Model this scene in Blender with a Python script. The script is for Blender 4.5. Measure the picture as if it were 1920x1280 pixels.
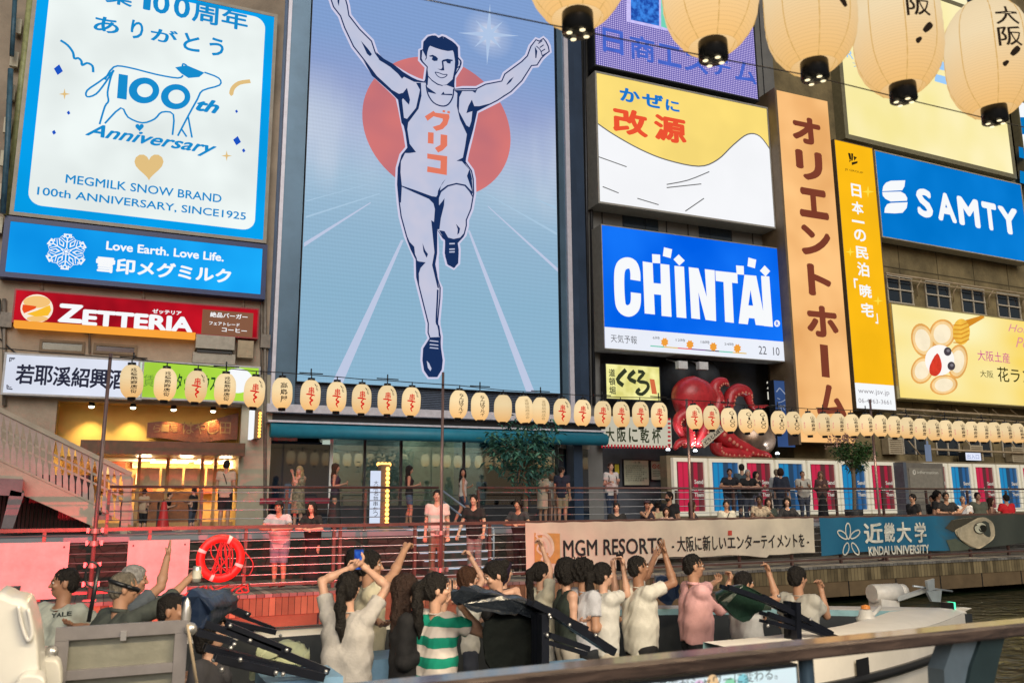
import bpy, bmesh, math, random
import numpy as np
from mathutils import Vector, Matrix
random.seed(7)
for _o in list(bpy.data.objects):
    bpy.data.objects.remove(_o)
SC = bpy.context.scene
COL = SC.collection
R = math.radians

# ------------------------------------------------------------------ camera, light, exposure
EYE = 1.5                                   # eye height above the far quay deck (z = 0)
FPX, TH, PS, RO = 1590.0, R(10.84), R(25.5), R(0.37)
_FH = Vector((math.sin(PS), math.cos(PS), 0)); _RT = Vector((math.cos(PS), -math.sin(PS), 0))
_FW = _FH * math.cos(TH) + Vector((0, 0, math.sin(TH)))
_UP = -_FH * math.sin(TH) + Vector((0, 0, math.cos(TH)))
_cx = _RT * math.cos(RO) - _UP * math.sin(RO)
_cy = _RT * math.sin(RO) + _UP * math.cos(RO)
cam_d = bpy.data.cameras.new('camera')
cam = bpy.data.objects.new('camera', cam_d); COL.objects.link(cam)
m3 = Matrix((_cx, _cy, -_FW)).transposed()
cam.matrix_world = Matrix.Translation((0, 0, EYE)) @ m3.to_4x4()
cam_d.sensor_width = 36; cam_d.lens = 36 * FPX / 1920; cam_d.clip_start = 0.05; cam_d.clip_end = 800
cam_d.dof.use_dof = True; cam_d.dof.focus_distance = 22; cam_d.dof.aperture_fstop = 4.5
SC.camera = cam
SC.view_settings.view_transform = 'Standard'
SC.view_settings.look = 'None'
SC.view_settings.exposure = 0.0
SC.view_settings.gamma = 1.0
W = bpy.data.worlds.new('World'); SC.world = W; W.use_nodes = True
nt = W.node_tree; nt.nodes.clear()
sky = nt.nodes.new('ShaderNodeTexSky'); sky.sky_type = 'NISHITA'; sky.sun_disc = False
sky.sun_elevation = R(3); sky.sun_rotation = R(200)
bg = nt.nodes.new('ShaderNodeBackground'); bg.inputs['Strength'].default_value = 0.03
glow = nt.nodes.new('ShaderNodeBackground'); glow.inputs['Color'].default_value = (1.0, 0.94, 0.88, 1); glow.inputs['Strength'].default_value = 0.11
addn = nt.nodes.new('ShaderNodeAddShader'); wo = nt.nodes.new('ShaderNodeOutputWorld')
nt.links.new(sky.outputs[0], bg.inputs[0]); nt.links.new(bg.outputs[0], addn.inputs[0]); nt.links.new(glow.outputs[0], addn.inputs[1])
nt.links.new(addn.outputs[0], wo.inputs[0])
sd = bpy.data.lights.new('sun', 'SUN'); sd.energy = 1.9; sd.angle = R(40); sd.color = (1.0, 0.95, 0.88)
sun = bpy.data.objects.new('sun', sd); COL.objects.link(sun)
sun.rotation_euler = (R(62), 0, R(-14))     # glow of the lit near bank behind the camera
SC.cycles.use_denoising = True
try:
    SC.cycles.use_light_tree = True
    SC.cycles.sample_clamp_indirect = 4
    SC.cycles.max_bounces = 6
except Exception:
    pass

# ------------------------------------------------------------------ pixel rays and planes
_c, _s = math.cos(RO), math.sin(RO)
def ray(u, v):
    a = (u - 960) / FPX; b = (640 - v) / FPX
    r = _c * a + _s * b; up = -_s * a + _c * b
    fh = math.cos(TH) - up * math.sin(TH); z = math.sin(TH) + up * math.cos(TH)
    return Vector((r * math.cos(PS) + fh * math.sin(PS), -r * math.sin(PS) + fh * math.cos(PS), z))
def onY(u, v, Y):
    d = ray(u, v); t = Y / d.y
    return Vector((d.x * t, Y, EYE + d.z * t))
def onZ(u, v, z):
    d = ray(u, v); t = (z - EYE) / d.z
    return Vector((d.x * t, d.y * t, z))
def pix(p):
    q = Vector(p) - Vector((0, 0, EYE)); f = q.dot(_FW)
    return (960 + FPX * q.dot(_cx) / f, 640 - FPX * q.dot(_cy) / f)
class Plane:
    """vertical plane; s runs along it to the right, z up, off towards the canal"""
    def __init__(s, u, Y, deg=0.0):
        p = onY(u, 900, Y); s.o = Vector((p.x, p.y, 0)); s.d = Vector((math.cos(R(deg)), math.sin(R(deg)), 0))
        s.n = Vector((math.sin(R(deg)), -math.cos(R(deg)), 0)); s.deg = deg
    def at(s, u, v, off=0.0):
        d = ray(u, v); o = s.o + s.n * off; t = o.dot(s.n) / d.dot(s.n)
        p = d * t
        return ((p - s.o).dot(s.d), EYE + p.z)
    def w(s, a, z, off=0.0):
        p = s.o + s.d * a + s.n * off
        return Vector((p.x, p.y, z))
    def px(s, u, v, off=0.0):
        a, z = s.at(u, v, off); return s.w(a, z, off)

# ------------------------------------------------------------------ materials
def lin(c):
    c = c / 255.0
    return c / 12.92 if c <= 0.04045 else ((c + 0.055) / 1.055) ** 2.4
def hexlin(rgb):
    return tuple(lin(x) for x in rgb)
_M = {}
def mat(name, col, rough=0.6, metal=0.0, var=0.18, scale=6.0, bump=0.0, spec=0.5, bscale=None, trans=0.0):
    """procedural diffuse / glossy material; col is a linear base colour"""
    if name in _M: return _M[name]
    m = bpy.data.materials.new(name); m.use_nodes = True; n = m.node_tree; b = n.nodes['Principled BSDF']
    b.inputs['Roughness'].default_value = rough; b.inputs['Metallic'].default_value = metal
    b.inputs['Specular IOR Level'].default_value = spec
    if trans: b.inputs['Transmission Weight'].default_value = trans
    tc = n.nodes.new('ShaderNodeTexCoord')
    nz = n.nodes.new('ShaderNodeTexNoise'); nz.inputs['Scale'].default_value = scale; nz.inputs['Detail'].default_value = 6; nz.inputs['Roughness'].default_value = 0.65
    n.links.new(tc.outputs['Object'], nz.inputs['Vector'])
    rp = n.nodes.new('ShaderNodeValToRGB'); e = rp.color_ramp.elements
    e[0].position = 0.3; e[1].position = 0.72
    e[0].color = tuple(max(0, x * (1 - var)) for x in col) + (1,); e[1].color = tuple(min(1, x * (1 + var)) for x in col) + (1,)
    n.links.new(nz.outputs['Fac'], rp.inputs['Fac']); n.links.new(rp.outputs['Color'], b.inputs['Base Color'])
    if bump:
        nb = n.nodes.new('ShaderNodeTexNoise'); nb.inputs['Scale'].default_value = bscale or scale * 5; nb.inputs['Detail'].default_value = 4
        n.links.new(tc.outputs['Object'], nb.inputs['Vector'])
        bp = n.nodes.new('ShaderNodeBump'); bp.inputs['Strength'].default_value = bump; bp.inputs['Distance'].default_value = 0.05
        n.links.new(nb.outputs['Fac'], bp.inputs['Height']); n.links.new(bp.outputs['Normal'], b.inputs['Normal'])
    _M[name] = m; return m
def emi(name, rgb, strength=1.0, var=0.10, scale=0.5, rgb2=None):
    """face of something that gives off light; rgb is 0-255 display colour"""
    if name in _M: return _M[name]
    m = bpy.data.materials.new(name); m.use_nodes = True; n = m.node_tree; n.nodes.clear()
    o = n.nodes.new('ShaderNodeOutputMaterial'); e = n.nodes.new('ShaderNodeEmission'); e.inputs['Strength'].default_value = strength
    c = hexlin(rgb); c2 = hexlin(rgb2) if rgb2 else c
    if var or rgb2:
        tc = n.nodes.new('ShaderNodeTexCoord'); nz = n.nodes.new('ShaderNodeTexNoise'); nz.inputs['Scale'].default_value = scale; nz.inputs['Detail'].default_value = 2
        n.links.new(tc.outputs['Object'], nz.inputs['Vector'])
        rp = n.nodes.new('ShaderNodeValToRGB'); q = rp.color_ramp.elements; q[0].position = .35; q[1].position = .65
        q[0].color = tuple(x * (1 - var) for x in c) + (1,); q[1].color = tuple(x * (1 + var * .5) for x in c2) + (1,)
        n.links.new(nz.outputs['Fac'], rp.inputs['Fac']); n.links.new(rp.outputs['Color'], e.inputs['Color'])
    else:
        e.inputs['Color'].default_value = c + (1,)
    n.links.new(e.outputs[0], o.inputs[0])
    _M[name] = m; return m
def nodes_mat(name):
    m = bpy.data.materials.new(name); m.use_nodes = True; _M[name] = m
    return m, m.node_tree, m.node_tree.nodes['Principled BSDF']

# ------------------------------------------------------------------ mesh builder
class MB:
    def __init__(s): s.v = []; s.f = []; s.m = []; s.sm = []
    def add(s, vs, fs, mi=0, smooth=False):
        k = len(s.v); s.v.extend([tuple(p) for p in vs])
        for f in fs: s.f.append(tuple(i + k for i in f)); s.m.append(mi); s.sm.append(smooth)
        return s
    def quad(s, a, b, c, d, mi=0): return s.add([a, b, c, d], [(0, 1, 2, 3)], mi)
    def box8(s, p, mi=0):
        return s.add(p, [(0, 3, 2, 1), (4, 5, 6, 7), (0, 1, 5, 4), (1, 2, 6, 5), (2, 3, 7, 6), (3, 0, 4, 7)], mi)
    def box(s, x0, x1, y0, y1, z0, z1, mi=0):
        return s.box8([(x0, y0, z0), (x1, y0, z0), (x1, y1, z0), (x0, y1, z0), (x0, y0, z1), (x1, y0, z1), (x1, y1, z1), (x0, y1, z1)], mi)
    def pbox(s, P, a0, a1, z0, z1, o0, o1, mi=0):
        """box on a plane, from depth o0 (back) to o1 (front)"""
        return s.box8([P.w(a0, z0, o1), P.w(a1, z0, o1), P.w(a1, z0, o0), P.w(a0, z0, o0), P.w(a0, z1, o1), P.w(a1, z1, o1), P.w(a1, z1, o0), P.w(a0, z1, o0)], mi)
    def tube(s, pts, r, n=8, mi=0, caps=True, smooth=True):
        pts = [Vector(p) for p in pts]; rs = r if isinstance(r, (list, tuple)) else [r] * len(pts)
        k = len(s.v); prev = None
        for i, p in enumerate(pts):
            d = (pts[min(i + 1, len(pts) - 1)] - pts[max(i - 1, 0)])
            d = d.normalized() if d.length > 1e-9 else Vector((0, 0, 1))
            if prev is None:
                a = Vector((0, 0, 1)) if abs(d.z) < 0.9 else Vector((1, 0, 0))
                x = d.cross(a).normalized()
            else:
                x = (prev - d * prev.dot(d)); x = x.normalized() if x.length > 1e-6 else d.orthogonal().normalized()
            prev = x; y = d.cross(x)
            for j in range(n):
                t = 2 * math.pi * j / n
                s.v.append(tuple(p + (x * math.cos(t) + y * math.sin(t)) * rs[i]))
        for i in range(len(pts) - 1):
            for j in range(n):
                a = k + i * n + j; b = k + i * n + (j + 1) % n
                s.f.append((a, b, b + n, a + n)); s.m.append(mi); s.sm.append(smooth)
        if caps:
            s.f.append(tuple(k + j for j in range(n))[::-1]); s.m.append(mi); s.sm.append(False)
            e = k + (len(pts) - 1) * n
            s.f.append(tuple(e + j for j in range(n))); s.m.append(mi); s.sm.append(False)
        return s
    def beam(s, a, b, w, h, mi=0):
        a = Vector(a); b = Vector(b); d = (b - a).normalized(); up = Vector((0, 0, 1)) if abs(d.z) < .95 else Vector((0, 1, 0))
        x = d.cross(up).normalized() * (w / 2); y = x.cross(d).normalized() * (h / 2)
        return s.box8([a - x - y, a + x - y, b + x - y, b - x - y, a - x + y, a + x + y, b + x + y, b - x + y], mi)
    def lathe(s, prof, c, n=16, mi=0, smooth=True, axis=None):
        """prof: list of (r, z) from top to bottom or so, about the vertical through c"""
        c = Vector(c); k = len(s.v)
        for (r, z) in prof:
            for j in range(n):
                t = 2 * math.pi * j / n; s.v.append((c.x + r * math.cos(t), c.y + r * math.sin(t), c.z + z))
        for i in range(len(prof) - 1):
            for j in range(n):
                a = k + i * n + j; b = k + i * n + (j + 1) % n
                s.f.append((a, b, b + n, a + n)); s.m.append(mi); s.sm.append(smooth)
        return s
    def ngon(s, pts, mi=0): return s.add(pts, [tuple(range(len(pts)))], mi)
    def ball(s, c, r, n=10, m=6, mi=0, sc=(1, 1, 1)):
        c = Vector(c); vs = []; fs = []
        for i in range(m + 1):
            ph = math.pi * i / m
            for j in range(n):
                t = 2 * math.pi * j / n
                vs.append((c.x + r * sc[0] * math.sin(ph) * math.cos(t), c.y + r * sc[1] * math.sin(ph) * math.sin(t), c.z + r * sc[2] * math.cos(ph)))
        for i in range(m):
            for j in range(n):
                a = i * n + j; b = i * n + (j + 1) % n; fs.append((a, a + n, b + n, b))
        return s.add(vs, fs, mi, True)
    def mesh(s, name, mats, off=Vector((0, 0, 0))):
        me = bpy.data.meshes.new(name)
        me.from_pydata([tuple(Vector(v) - off) for v in s.v], [], s.f)
        for m in (mats if isinstance(mats, (list, tuple)) else [mats]): me.materials.append(m)
        me.polygons.foreach_set('material_index', s.m); me.polygons.foreach_set('use_smooth', s.sm)
        me.update(); return me

def link(name, me, parent=None):
    o = bpy.data.objects.new(name, me); COL.objects.link(o)
    if parent is not None: o.parent = parent
    return o
def wloc(o):
    p = Vector((0, 0, 0))
    while o is not None: p += o.location; o = o.parent
    return p
def part(name, mb, mats, parent, label=None):
    o = link(name, mb.mesh(name, mats, wloc(parent)), parent)
    if label: o['label'] = label
    return o
def tag(o, label, cat, group=None):
    o['label'] = label; o['category'] = cat
    if group: o['group'] = group
    return o
def thing(name, label, cat, loc, group=None):
    o = bpy.data.objects.new(name, None); COL.objects.link(o); o.location = Vector(loc); o.empty_display_size = .2
    return tag(o, label, cat, group)
def single(name, mb, mats, label, cat, loc=None, group=None):
    loc = Vector(loc) if loc is not None else Vector(mb.v[0])
    o = link(name, mb.mesh(name, mats, loc)); o.location = loc
    return tag(o, label, cat, group)
def struct(name, mb, mats, kind='structure'):
    o = link(name, mb.mesh(name, mats)); o['kind'] = kind; return o
def copy_thing(src, loc, label, group=None, rz=0.0):
    """a copy of a thing with copies of its parts and sub-parts"""
    def cp(o, parent):
        c = o.copy(); COL.objects.link(c)
        if parent is not None: c.parent = parent
        for ch in [x for x in bpy.data.objects if x.parent == o]: cp(ch, c)
        return c
    r = cp(src, None); r.location = Vector(loc); r.rotation_euler.z = rz; r['label'] = label
    if group: r['group'] = group
    return r

# ------------------------------------------------------------------ lettering
_TC = {}
def text_geo(s, off=0.0, shear=0.0):
    """2-D outline mesh of a line of writing: verts (x, y), faces, bounds"""
    key = (s, off, shear)
    if key in _TC: return _TC[key]
    cu = bpy.data.curves.new('t', 'FONT'); cu.body = s; cu.size = 1.0; cu.resolution_u = 3; cu.offset = off; cu.shear = shear
    cu.fill_mode = 'FRONT'
    ob = bpy.data.objects.new('t', cu); COL.objects.link(ob)
    dg = bpy.context.evaluated_depsgraph_get(); me = bpy.data.meshes.new_from_object(ob.evaluated_get(dg))
    n = len(me.vertices); co = np.empty(n * 3); me.vertices.foreach_get('co', co); co = co.reshape(-1, 3)[:, :2]
    fs = [tuple(p.vertices) for p in me.polygons]
    bpy.data.objects.remove(ob); bpy.data.curves.remove(cu); bpy.data.meshes.remove(me)
    b = (co[:, 0].min(), co[:, 0].max(), co[:, 1].min(), co[:, 1].max()) if n else (0, 1, 0, 1)
    _TC[key] = (co, fs, b); return _TC[key]
def put_text(mb, P, s, box, off=0.02, bold=0.0, shear=0.0, mi=0, fit=True):
    """writing filling box (a0, a1, z0, z1) of plane P"""
    co, fs, b = text_geo(s, 0.0, shear)
    a0, a1, z0, z1 = box; q = bold * .8             # heavier strokes: the outline laid over itself a little to every side
    sx = (a1 - a0) / max(1e-6, b[1] - b[0] + 2 * q); sz = (z1 - z0) / max(1e-6, b[3] - b[2] + 2 * q)
    for k, (dx, dy) in enumerate(((0, 0), (1, 0), (-1, 0), (0, 1), (0, -1), (.7, .7), (-.7, .7), (.7, -.7), (-.7, -.7)) if bold else ((0, 0),)):
        mb.add([P.w(a0 + (x - b[0] + q + dx * q) * sx, z0 + (y - b[2] + q + dy * q) * sz, off + k * .0006) for x, y in co], fs, mi)
def boxpx(P, tl, br, off=0.0):
    a0, z1 = P.at(*tl, off); a1, z0 = P.at(*br, off); return (a0, a1, z0, z1)
def text_px(mb, P, s, tl, br, off=0.02, **k):
    put_text(mb, P, s, boxpx(P, tl, br, off), off, **k)
def vtext_px(mb, P, s, tl, br, off=0.02, **k):
    """vertical writing, one character under another"""
    a0, a1, z0, z1 = boxpx(P, tl, br, off); n = len(s); h = (z1 - z0) / n
    for i, ch in enumerate(s):
        zz = z1 - (i + 1) * h
        if ch == 'ー':
            put_text(mb, P, '|', ((a0 * .6 + a1 * .4), (a0 * .4 + a1 * .6), zz + h * .1, zz + h * .9), off, **k)
        elif ch == '一':
            put_text(mb, P, ch, (a0, a1, zz + h * .42, zz + h * .56), off, **k)
        else:
            put_text(mb, P, ch, (a0, a1, zz + h * .06, zz + h * .94), off, **k)
def poly_px(mb, P, pts, off=0.02, mi=0):
    mb.ngon([P.px(u, v, off) for u, v in pts], mi)
def stroke_px(mb, P, pts, w, off=0.02, mi=0):
    """line of a given width in metres along pixel points; w may be a list"""
    q = [Vector(P.at(u, v, off)) for u, v in pts]; ws = w if isinstance(w, (list, tuple)) else [w] * len(q)
    L = []; Rr = []
    for i, p in enumerate(q):
        d = (q[min(i + 1, len(q) - 1)] - q[max(i - 1, 0)]); d = d.normalized() if d.length else Vector((1, 0)); n = Vector((-d.y, d.x)) * ws[i] / 2
        L.append(p + n); Rr.append(p - n)
    for i in range(len(q) - 1):
        mb.add([P.w(x.x, x.y, off) for x in (L[i], L[i + 1], Rr[i + 1], Rr[i])], [(0, 1, 2, 3)], mi)
def smooth_pts(pts, n=4, closed=False):
    """Catmull-Rom through points"""
    p = [Vector(x) for x in pts]; out = []; N = len(p)
    rng = range(N) if closed else range(N - 1)
    for i in rng:
        p0 = p[(i - 1) % N] if closed or i > 0 else p[i]; p1 = p[i]; p2 = p[(i + 1) % N]; p3 = p[(i + 2) % N] if closed or i + 2 < N else p2
        for k in range(n):
            t = k / n
            out.append(0.5 * ((2 * p1) + (p2 - p0) * t + (2 * p0 - 5 * p1 + 4 * p2 - p3) * t * t + (3 * p1 - p0 - 3 * p2 + p3) * t ** 3))
    if not closed: out.append(p[-1])
    return [tuple(x) for x in out]
def ell_px(c, rx, ry, n=28, a0=0, a1=360):
    return [(c[0] + rx * math.cos(R(a0 + (a1 - a0) * i / n)), c[1] + ry * math.sin(R(a0 + (a1 - a0) * i / n))) for i in range(n + (1 if a1 - a0 < 360 else 0))]
# ------------------------------------------------------------------ large structure
WATER_Z, PROM_Z, DECK_Y0, DECK_Y1 = -0.85, 0.93, 15.6, 18.55
PL = Plane(490, 25.2, -1.7); PG = Plane(557, 25.5, -1.9); PC = Plane(1117, 25.2, -2.7); PR = Plane(1640, 25.2, 0.0)
X0, X1 = -30.0, 70.0
M_tan = mat('tan_render', (0.36, 0.29, 0.22), .8, var=.36, scale=.55, bump=.15, bscale=20)
M_grey = mat('grey_cladding', (0.16, 0.16, 0.155), .6, var=.2, scale=.8)
M_dark = mat('dark_metal', (0.025, 0.027, 0.032), .45, .3, var=.3, scale=3)
M_black = mat('black_paint', (0.012, 0.013, 0.016), .35, var=.3, scale=5)
M_steel = mat('steel', (0.42, 0.42, 0.43), .35, .8, var=.15, scale=4)
M_rail = mat('brown_rail', (0.13, 0.072, 0.06), .4, .2, var=.25, scale=8)
M_white = mat('white_paint', (0.74, 0.73, 0.70), .5, var=.08, scale=3)
M_cream = mat('cream_paint', (0.40, 0.345, 0.27), .6, var=.15, scale=2.5, bump=.1)
M_olive = mat('stained_concrete', (0.20, 0.155, 0.075), .85, var=.45, scale=.9, bump=.3, bscale=12)
M_brown = mat('brown_frame', (0.17, 0.12, 0.07), .6, var=.2, scale=2)
M_navy = mat('navy_steel', (0.035, 0.06, 0.11), .35, .4, var=.3, scale=.5)
M_blue_steel = mat('blue_grey_steel', (0.085, 0.15, 0.22), .3, .35, var=.3, scale=.35)

# water
m, n, b = nodes_mat('canal_water')
b.inputs['Base Color'].default_value = (0.010, 0.016, 0.008, 1); b.inputs['Roughness'].default_value = .07; b.inputs['IOR'].default_value = 1.33
tc = n.nodes.new('ShaderNodeTexCoord'); mp = n.nodes.new('ShaderNodeMapping'); mp.inputs['Scale'].default_value = (0.8, 1.5, 1)
w1 = n.nodes.new('ShaderNodeTexNoise'); w1.inputs['Scale'].default_value = 2.0; w1.inputs['Detail'].default_value = 5; w1.inputs['Distortion'].default_value = .6
bp = n.nodes.new('ShaderNodeBump'); bp.inputs['Strength'].default_value = .6; bp.inputs['Distance'].default_value = .18
n.links.new(tc.outputs['Object'], mp.inputs[0]); n.links.new(mp.outputs[0], w1.inputs['Vector']); n.links.new(w1.outputs['Fac'], bp.inputs['Height']); n.links.new(bp.outputs[0], b.inputs['Normal'])
mb = MB(); mb.quad((X0, -4, WATER_Z), (X1, -4, WATER_Z), (X1, 26, WATER_Z), (X0, 26, WATER_Z)); struct('canal_water', mb, m)
mb = MB(); mb.quad((-300, -300, -2), (300, -300, -2), (300, 300, -2), (-300, 300, -2)); struct('ground', mb, mat('canal_bed', (.03, .03, .025), .9))

# plank material: narrow boards across
def plank_mat(name, c1, c2, axis=0, width=.12, rough=.7):
    m, n, b = nodes_mat(name); b.inputs['Roughness'].default_value = rough
    tc = n.nodes.new('ShaderNodeTexCoord'); sp = n.nodes.new('ShaderNodeSeparateXYZ'); n.links.new(tc.outputs['Object'], sp.inputs[0])
    d = n.nodes.new('ShaderNodeMath'); d.operation = 'DIVIDE'; d.inputs[1].default_value = width; n.links.new(sp.outputs[axis], d.inputs[0])
    fl = n.nodes.new('ShaderNodeMath'); fl.operation = 'FLOOR'; n.links.new(d.outputs[0], fl.inputs[0])
    fr = n.nodes.new('ShaderNodeMath'); fr.operation = 'FRACT'; n.links.new(d.outputs[0], fr.inputs[0])
    wn = n.nodes.new('ShaderNodeTexWhiteNoise'); wn.noise_dimensions = '1D'; n.links.new(fl.outputs[0], wn.inputs['W'])
    nz = n.nodes.new('ShaderNodeTexNoise'); nz.inputs['Scale'].default_value = 3; nz.inputs['Detail'].default_value = 8; n.links.new(tc.outputs['Object'], nz.inputs['Vector'])
    mx = n.nodes.new('ShaderNodeMath'); mx.operation = 'MULTIPLY_ADD'; mx.inputs[1].default_value = .55; n.links.new(wn.outputs['Value'], mx.inputs[0]); 
    m2 = n.nodes.new('ShaderNodeMath'); m2.operation = 'MULTIPLY'; m2.inputs[1].default_value = .5; n.links.new(nz.outputs['Fac'], m2.inputs[0]); n.links.new(m2.outputs[0], mx.inputs[2])
    rp = n.nodes.new('ShaderNodeValToRGB'); rp.color_ramp.elements[0].color = c1 + (1,); rp.color_ramp.elements[1].color = c2 + (1,); rp.color_ramp.elements[0].position = .2; rp.color_ramp.elements[1].position = .85
    n.links.new(mx.outputs[0], rp.inputs[0])
    gp = n.nodes.new('ShaderNodeMath'); gp.operation = 'GREATER_THAN'; gp.inputs[1].default_value = .09; n.links.new(fr.outputs[0], gp.inputs[0])
    mm = n.nodes.new('ShaderNodeMix'); mm.data_type = 'RGBA'; mm.inputs['A'].default_value = (.01, .008, .006, 1); n.links.new(gp.outputs[0], mm.inputs['Factor']); n.links.new(rp.outputs[0], mm.inputs['B'])
    n.links.new(mm.outputs['Result'], b.inputs['Base Color']); return m
M_deck = plank_mat('deck_planks', (.09, .085, .075), (.23, .22, .20), 0, .14)
M_slats = plank_mat('fascia_slats', (.07, .05, .022), (.29, .225, .115), 0, .11)
M_beam = mat('fascia_beam', (.15, .10, .05), .7, var=.3, scale=1.2, bump=.2)
mb = MB()
mb.box(X0, X1, DECK_Y0, DECK_Y1, -.06, 0)
struct('quay_deck', mb, M_deck)
mb = MB(); mb.box(X0, X1, DECK_Y0 + .03, DECK_Y0 + .10, -.37, -.062); struct('deck_slat_fascia', mb, M_slats)
mb = MB(); mb.box(X0, X1, DECK_Y0 + .05, DECK_Y0 + .3, -.72, -.374)
for i in range(60): mb.box(X0 + i * 1.6, X0 + i * 1.6 + .03, DECK_Y0 + .042, DECK_Y0 + .05, -.72, -.374, 1)
struct('deck_edge_beam', mb, [M_beam, M_black])
mb = MB()
for i in range(34): mb.box(X0 + i * 3, X0 + i * 3 + .35, DECK_Y0 + .9, DECK_Y0 + 1.25, -2, -.06)
mb.box(X0, X1, DECK_Y1 - .5, DECK_Y1, -2, -.06)
struct('deck_piles', mb, mat('wet_concrete', (.05, .05, .035), .6))
# promenade, its kerb slab and the rubble wall under it; a stair goes up through the wall
SX0, SX1 = onZ(772, 1060, .15).x, onZ(905, 1060, .15).x + .35
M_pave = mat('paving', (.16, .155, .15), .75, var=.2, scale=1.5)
M_slab = mat('kerb_slab', (.22, .24, .27), .5, var=.12, scale=2)
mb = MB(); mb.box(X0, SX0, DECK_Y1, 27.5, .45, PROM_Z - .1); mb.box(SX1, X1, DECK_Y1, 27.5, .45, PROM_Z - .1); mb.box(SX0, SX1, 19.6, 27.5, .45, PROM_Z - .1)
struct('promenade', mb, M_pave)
mb = MB()
for a, c in ((X0, SX0), (SX1, X1)): mb.box(a, c, DECK_Y1 - .12, 27.5, PROM_Z - .098, PROM_Z)
mb.box(SX0 + .002, SX1 - .002, 19.6, 27.5, PROM_Z - .098, PROM_Z)
struct('promenade_paving', mb, M_slab)
def stone_mat():
    m, n, b = nodes_mat('rubble_stone'); b.inputs['Roughness'].default_value = .9
    tc = n.nodes.new('ShaderNodeTexCoord'); mp = n.nodes.new('ShaderNodeMapping'); mp.inputs['Scale'].default_value = (3.2, 3.2, 5.2); n.links.new(tc.outputs['Object'], mp.inputs[0])
    vo = n.nodes.new('ShaderNodeTexVoronoi'); vo.feature = 'DISTANCE_TO_EDGE'; vo.inputs['Scale'].default_value = 1; n.links.new(mp.outputs[0], vo.inputs['Vector'])
    v2 = n.nodes.new('ShaderNodeTexVoronoi'); v2.inputs['Scale'].default_value = 1; n.links.new(mp.outputs[0], v2.inputs['Vector'])
    rp = n.nodes.new('ShaderNodeValToRGB'); rp.color_ramp.elements[0].color = (.010, .010, .009, 1); rp.color_ramp.elements[1].color = (.045, .04, .034, 1); n.links.new(v2.outputs['Color'], rp.inputs[0])
    g = n.nodes.new('ShaderNodeMath'); g.operation = 'GREATER_THAN'; g.inputs[1].default_value = .035; n.links.new(vo.outputs['Distance'], g.inputs[0])
    mx = n.nodes.new('ShaderNodeMix'); mx.data_type = 'RGBA'; mx.inputs['A'].default_value = (.012, .01, .008, 1); n.links.new(g.outputs[0], mx.inputs['Factor']); n.links.new(rp.outputs[0], mx.inputs['B']); n.links.new(mx.outputs['Result'], b.inputs['Base Color'])
    bp = n.nodes.new('ShaderNodeBump'); bp.inputs['Strength'].default_value = .7; bp.inputs['Distance'].default_value = .06; n.links.new(vo.outputs['Distance'], bp.inputs['Height']); n.links.new(bp.outputs[0], b.inputs['Normal'])
    return m
M_stone = stone_mat()
mb = MB(); mb.box(X0, SX0 - .002, DECK_Y1 - .05, DECK_Y1 - .003, .003, PROM_Z - .1); mb.box(SX1 + .002, X1, DECK_Y1 - .05, DECK_Y1 - .003, .003, PROM_Z - .1)
single('quay_wall', mb, M_stone, 'low rubble stone wall between the lower deck and the promenade', 'wall', (0, DECK_Y1, 0))
# quay stair with white nosings
st = thing('quay_stair', 'short stone stair with white nosings leading up to the promenade', 'stair', (SX0, 18, 0))
mb = MB(); mw = MB(); N = 6
for i in range(N):
    y = 17.75 + i * .31; z = PROM_Z * (i + 1) / N
    mb.box(SX0, SX1, y, 19.6, z - PROM_Z / N + (0.001 if i else 0.002), z)
    mw.box(SX0 + .04, SX1 - .04, y - .006, y + .05, z - .035, z + .004)
part('steps', mb, mat('dark_stone', (.06, .06, .06), .7), st); part('nosing', mw, emi('glowing_nosing', (205, 215, 230), .9, 0), st)  # white nosings glow by themselves in place of light falling on them

# dark blocks behind everything and the near bank under the camera
mb = MB(); mb.box(-60, 110, 33, 60, -1, 34); mb.box(-60, -12, 14, 33, -1, 30)
single('background_building', mb, mat('dark_building', (.012, .03, .02), .8, var=.4, scale=.15), 'dark building standing in shadow behind the billboards', 'building', (0, 40, 0))
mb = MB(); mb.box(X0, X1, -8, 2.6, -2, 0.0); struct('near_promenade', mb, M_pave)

# ------------------------------------------------------------------ buildings
def awall(P, mb, u0, v0, u1, v1, off, th=.3, mi=0):
    a0, z1, = P.at(u0, v0, off); a1, z0 = P.at(u1, v1, off); mb.pbox(P, a0, a1, z0, z1, off - th, off, mi)
# left building ------------------------------------------------------------
OL = -.35
LB = thing('corner_building', 'tan rendered corner building carrying the blue dairy billboards above a noodle shop', 'building', PL.px(250, 980, -1))
aL0 = PL.at(-140, 700, OL)[0]; aL1 = PL.at(501, 700, OL)[0]
ro0, zt = PL.at(108, 752, OL); ro1, _ = PL.at(455, 752, OL); zt = PL.at(300, 757, OL)[1]
mb = MB()
mb.pbox(PL, aL0, aL1, zt, 26, OL - .3, OL)
mb.pbox(PL, aL0, ro0, PROM_Z, zt, OL - .3, OL)
mb.pbox(PL, ro1, aL1, PROM_Z, zt, OL - .3, OL)
mb.pbox(PL, aL0, aL1, zt + .3, 26, OL - 6, OL - .3)
part('wall', mb, M_tan, LB)
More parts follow.
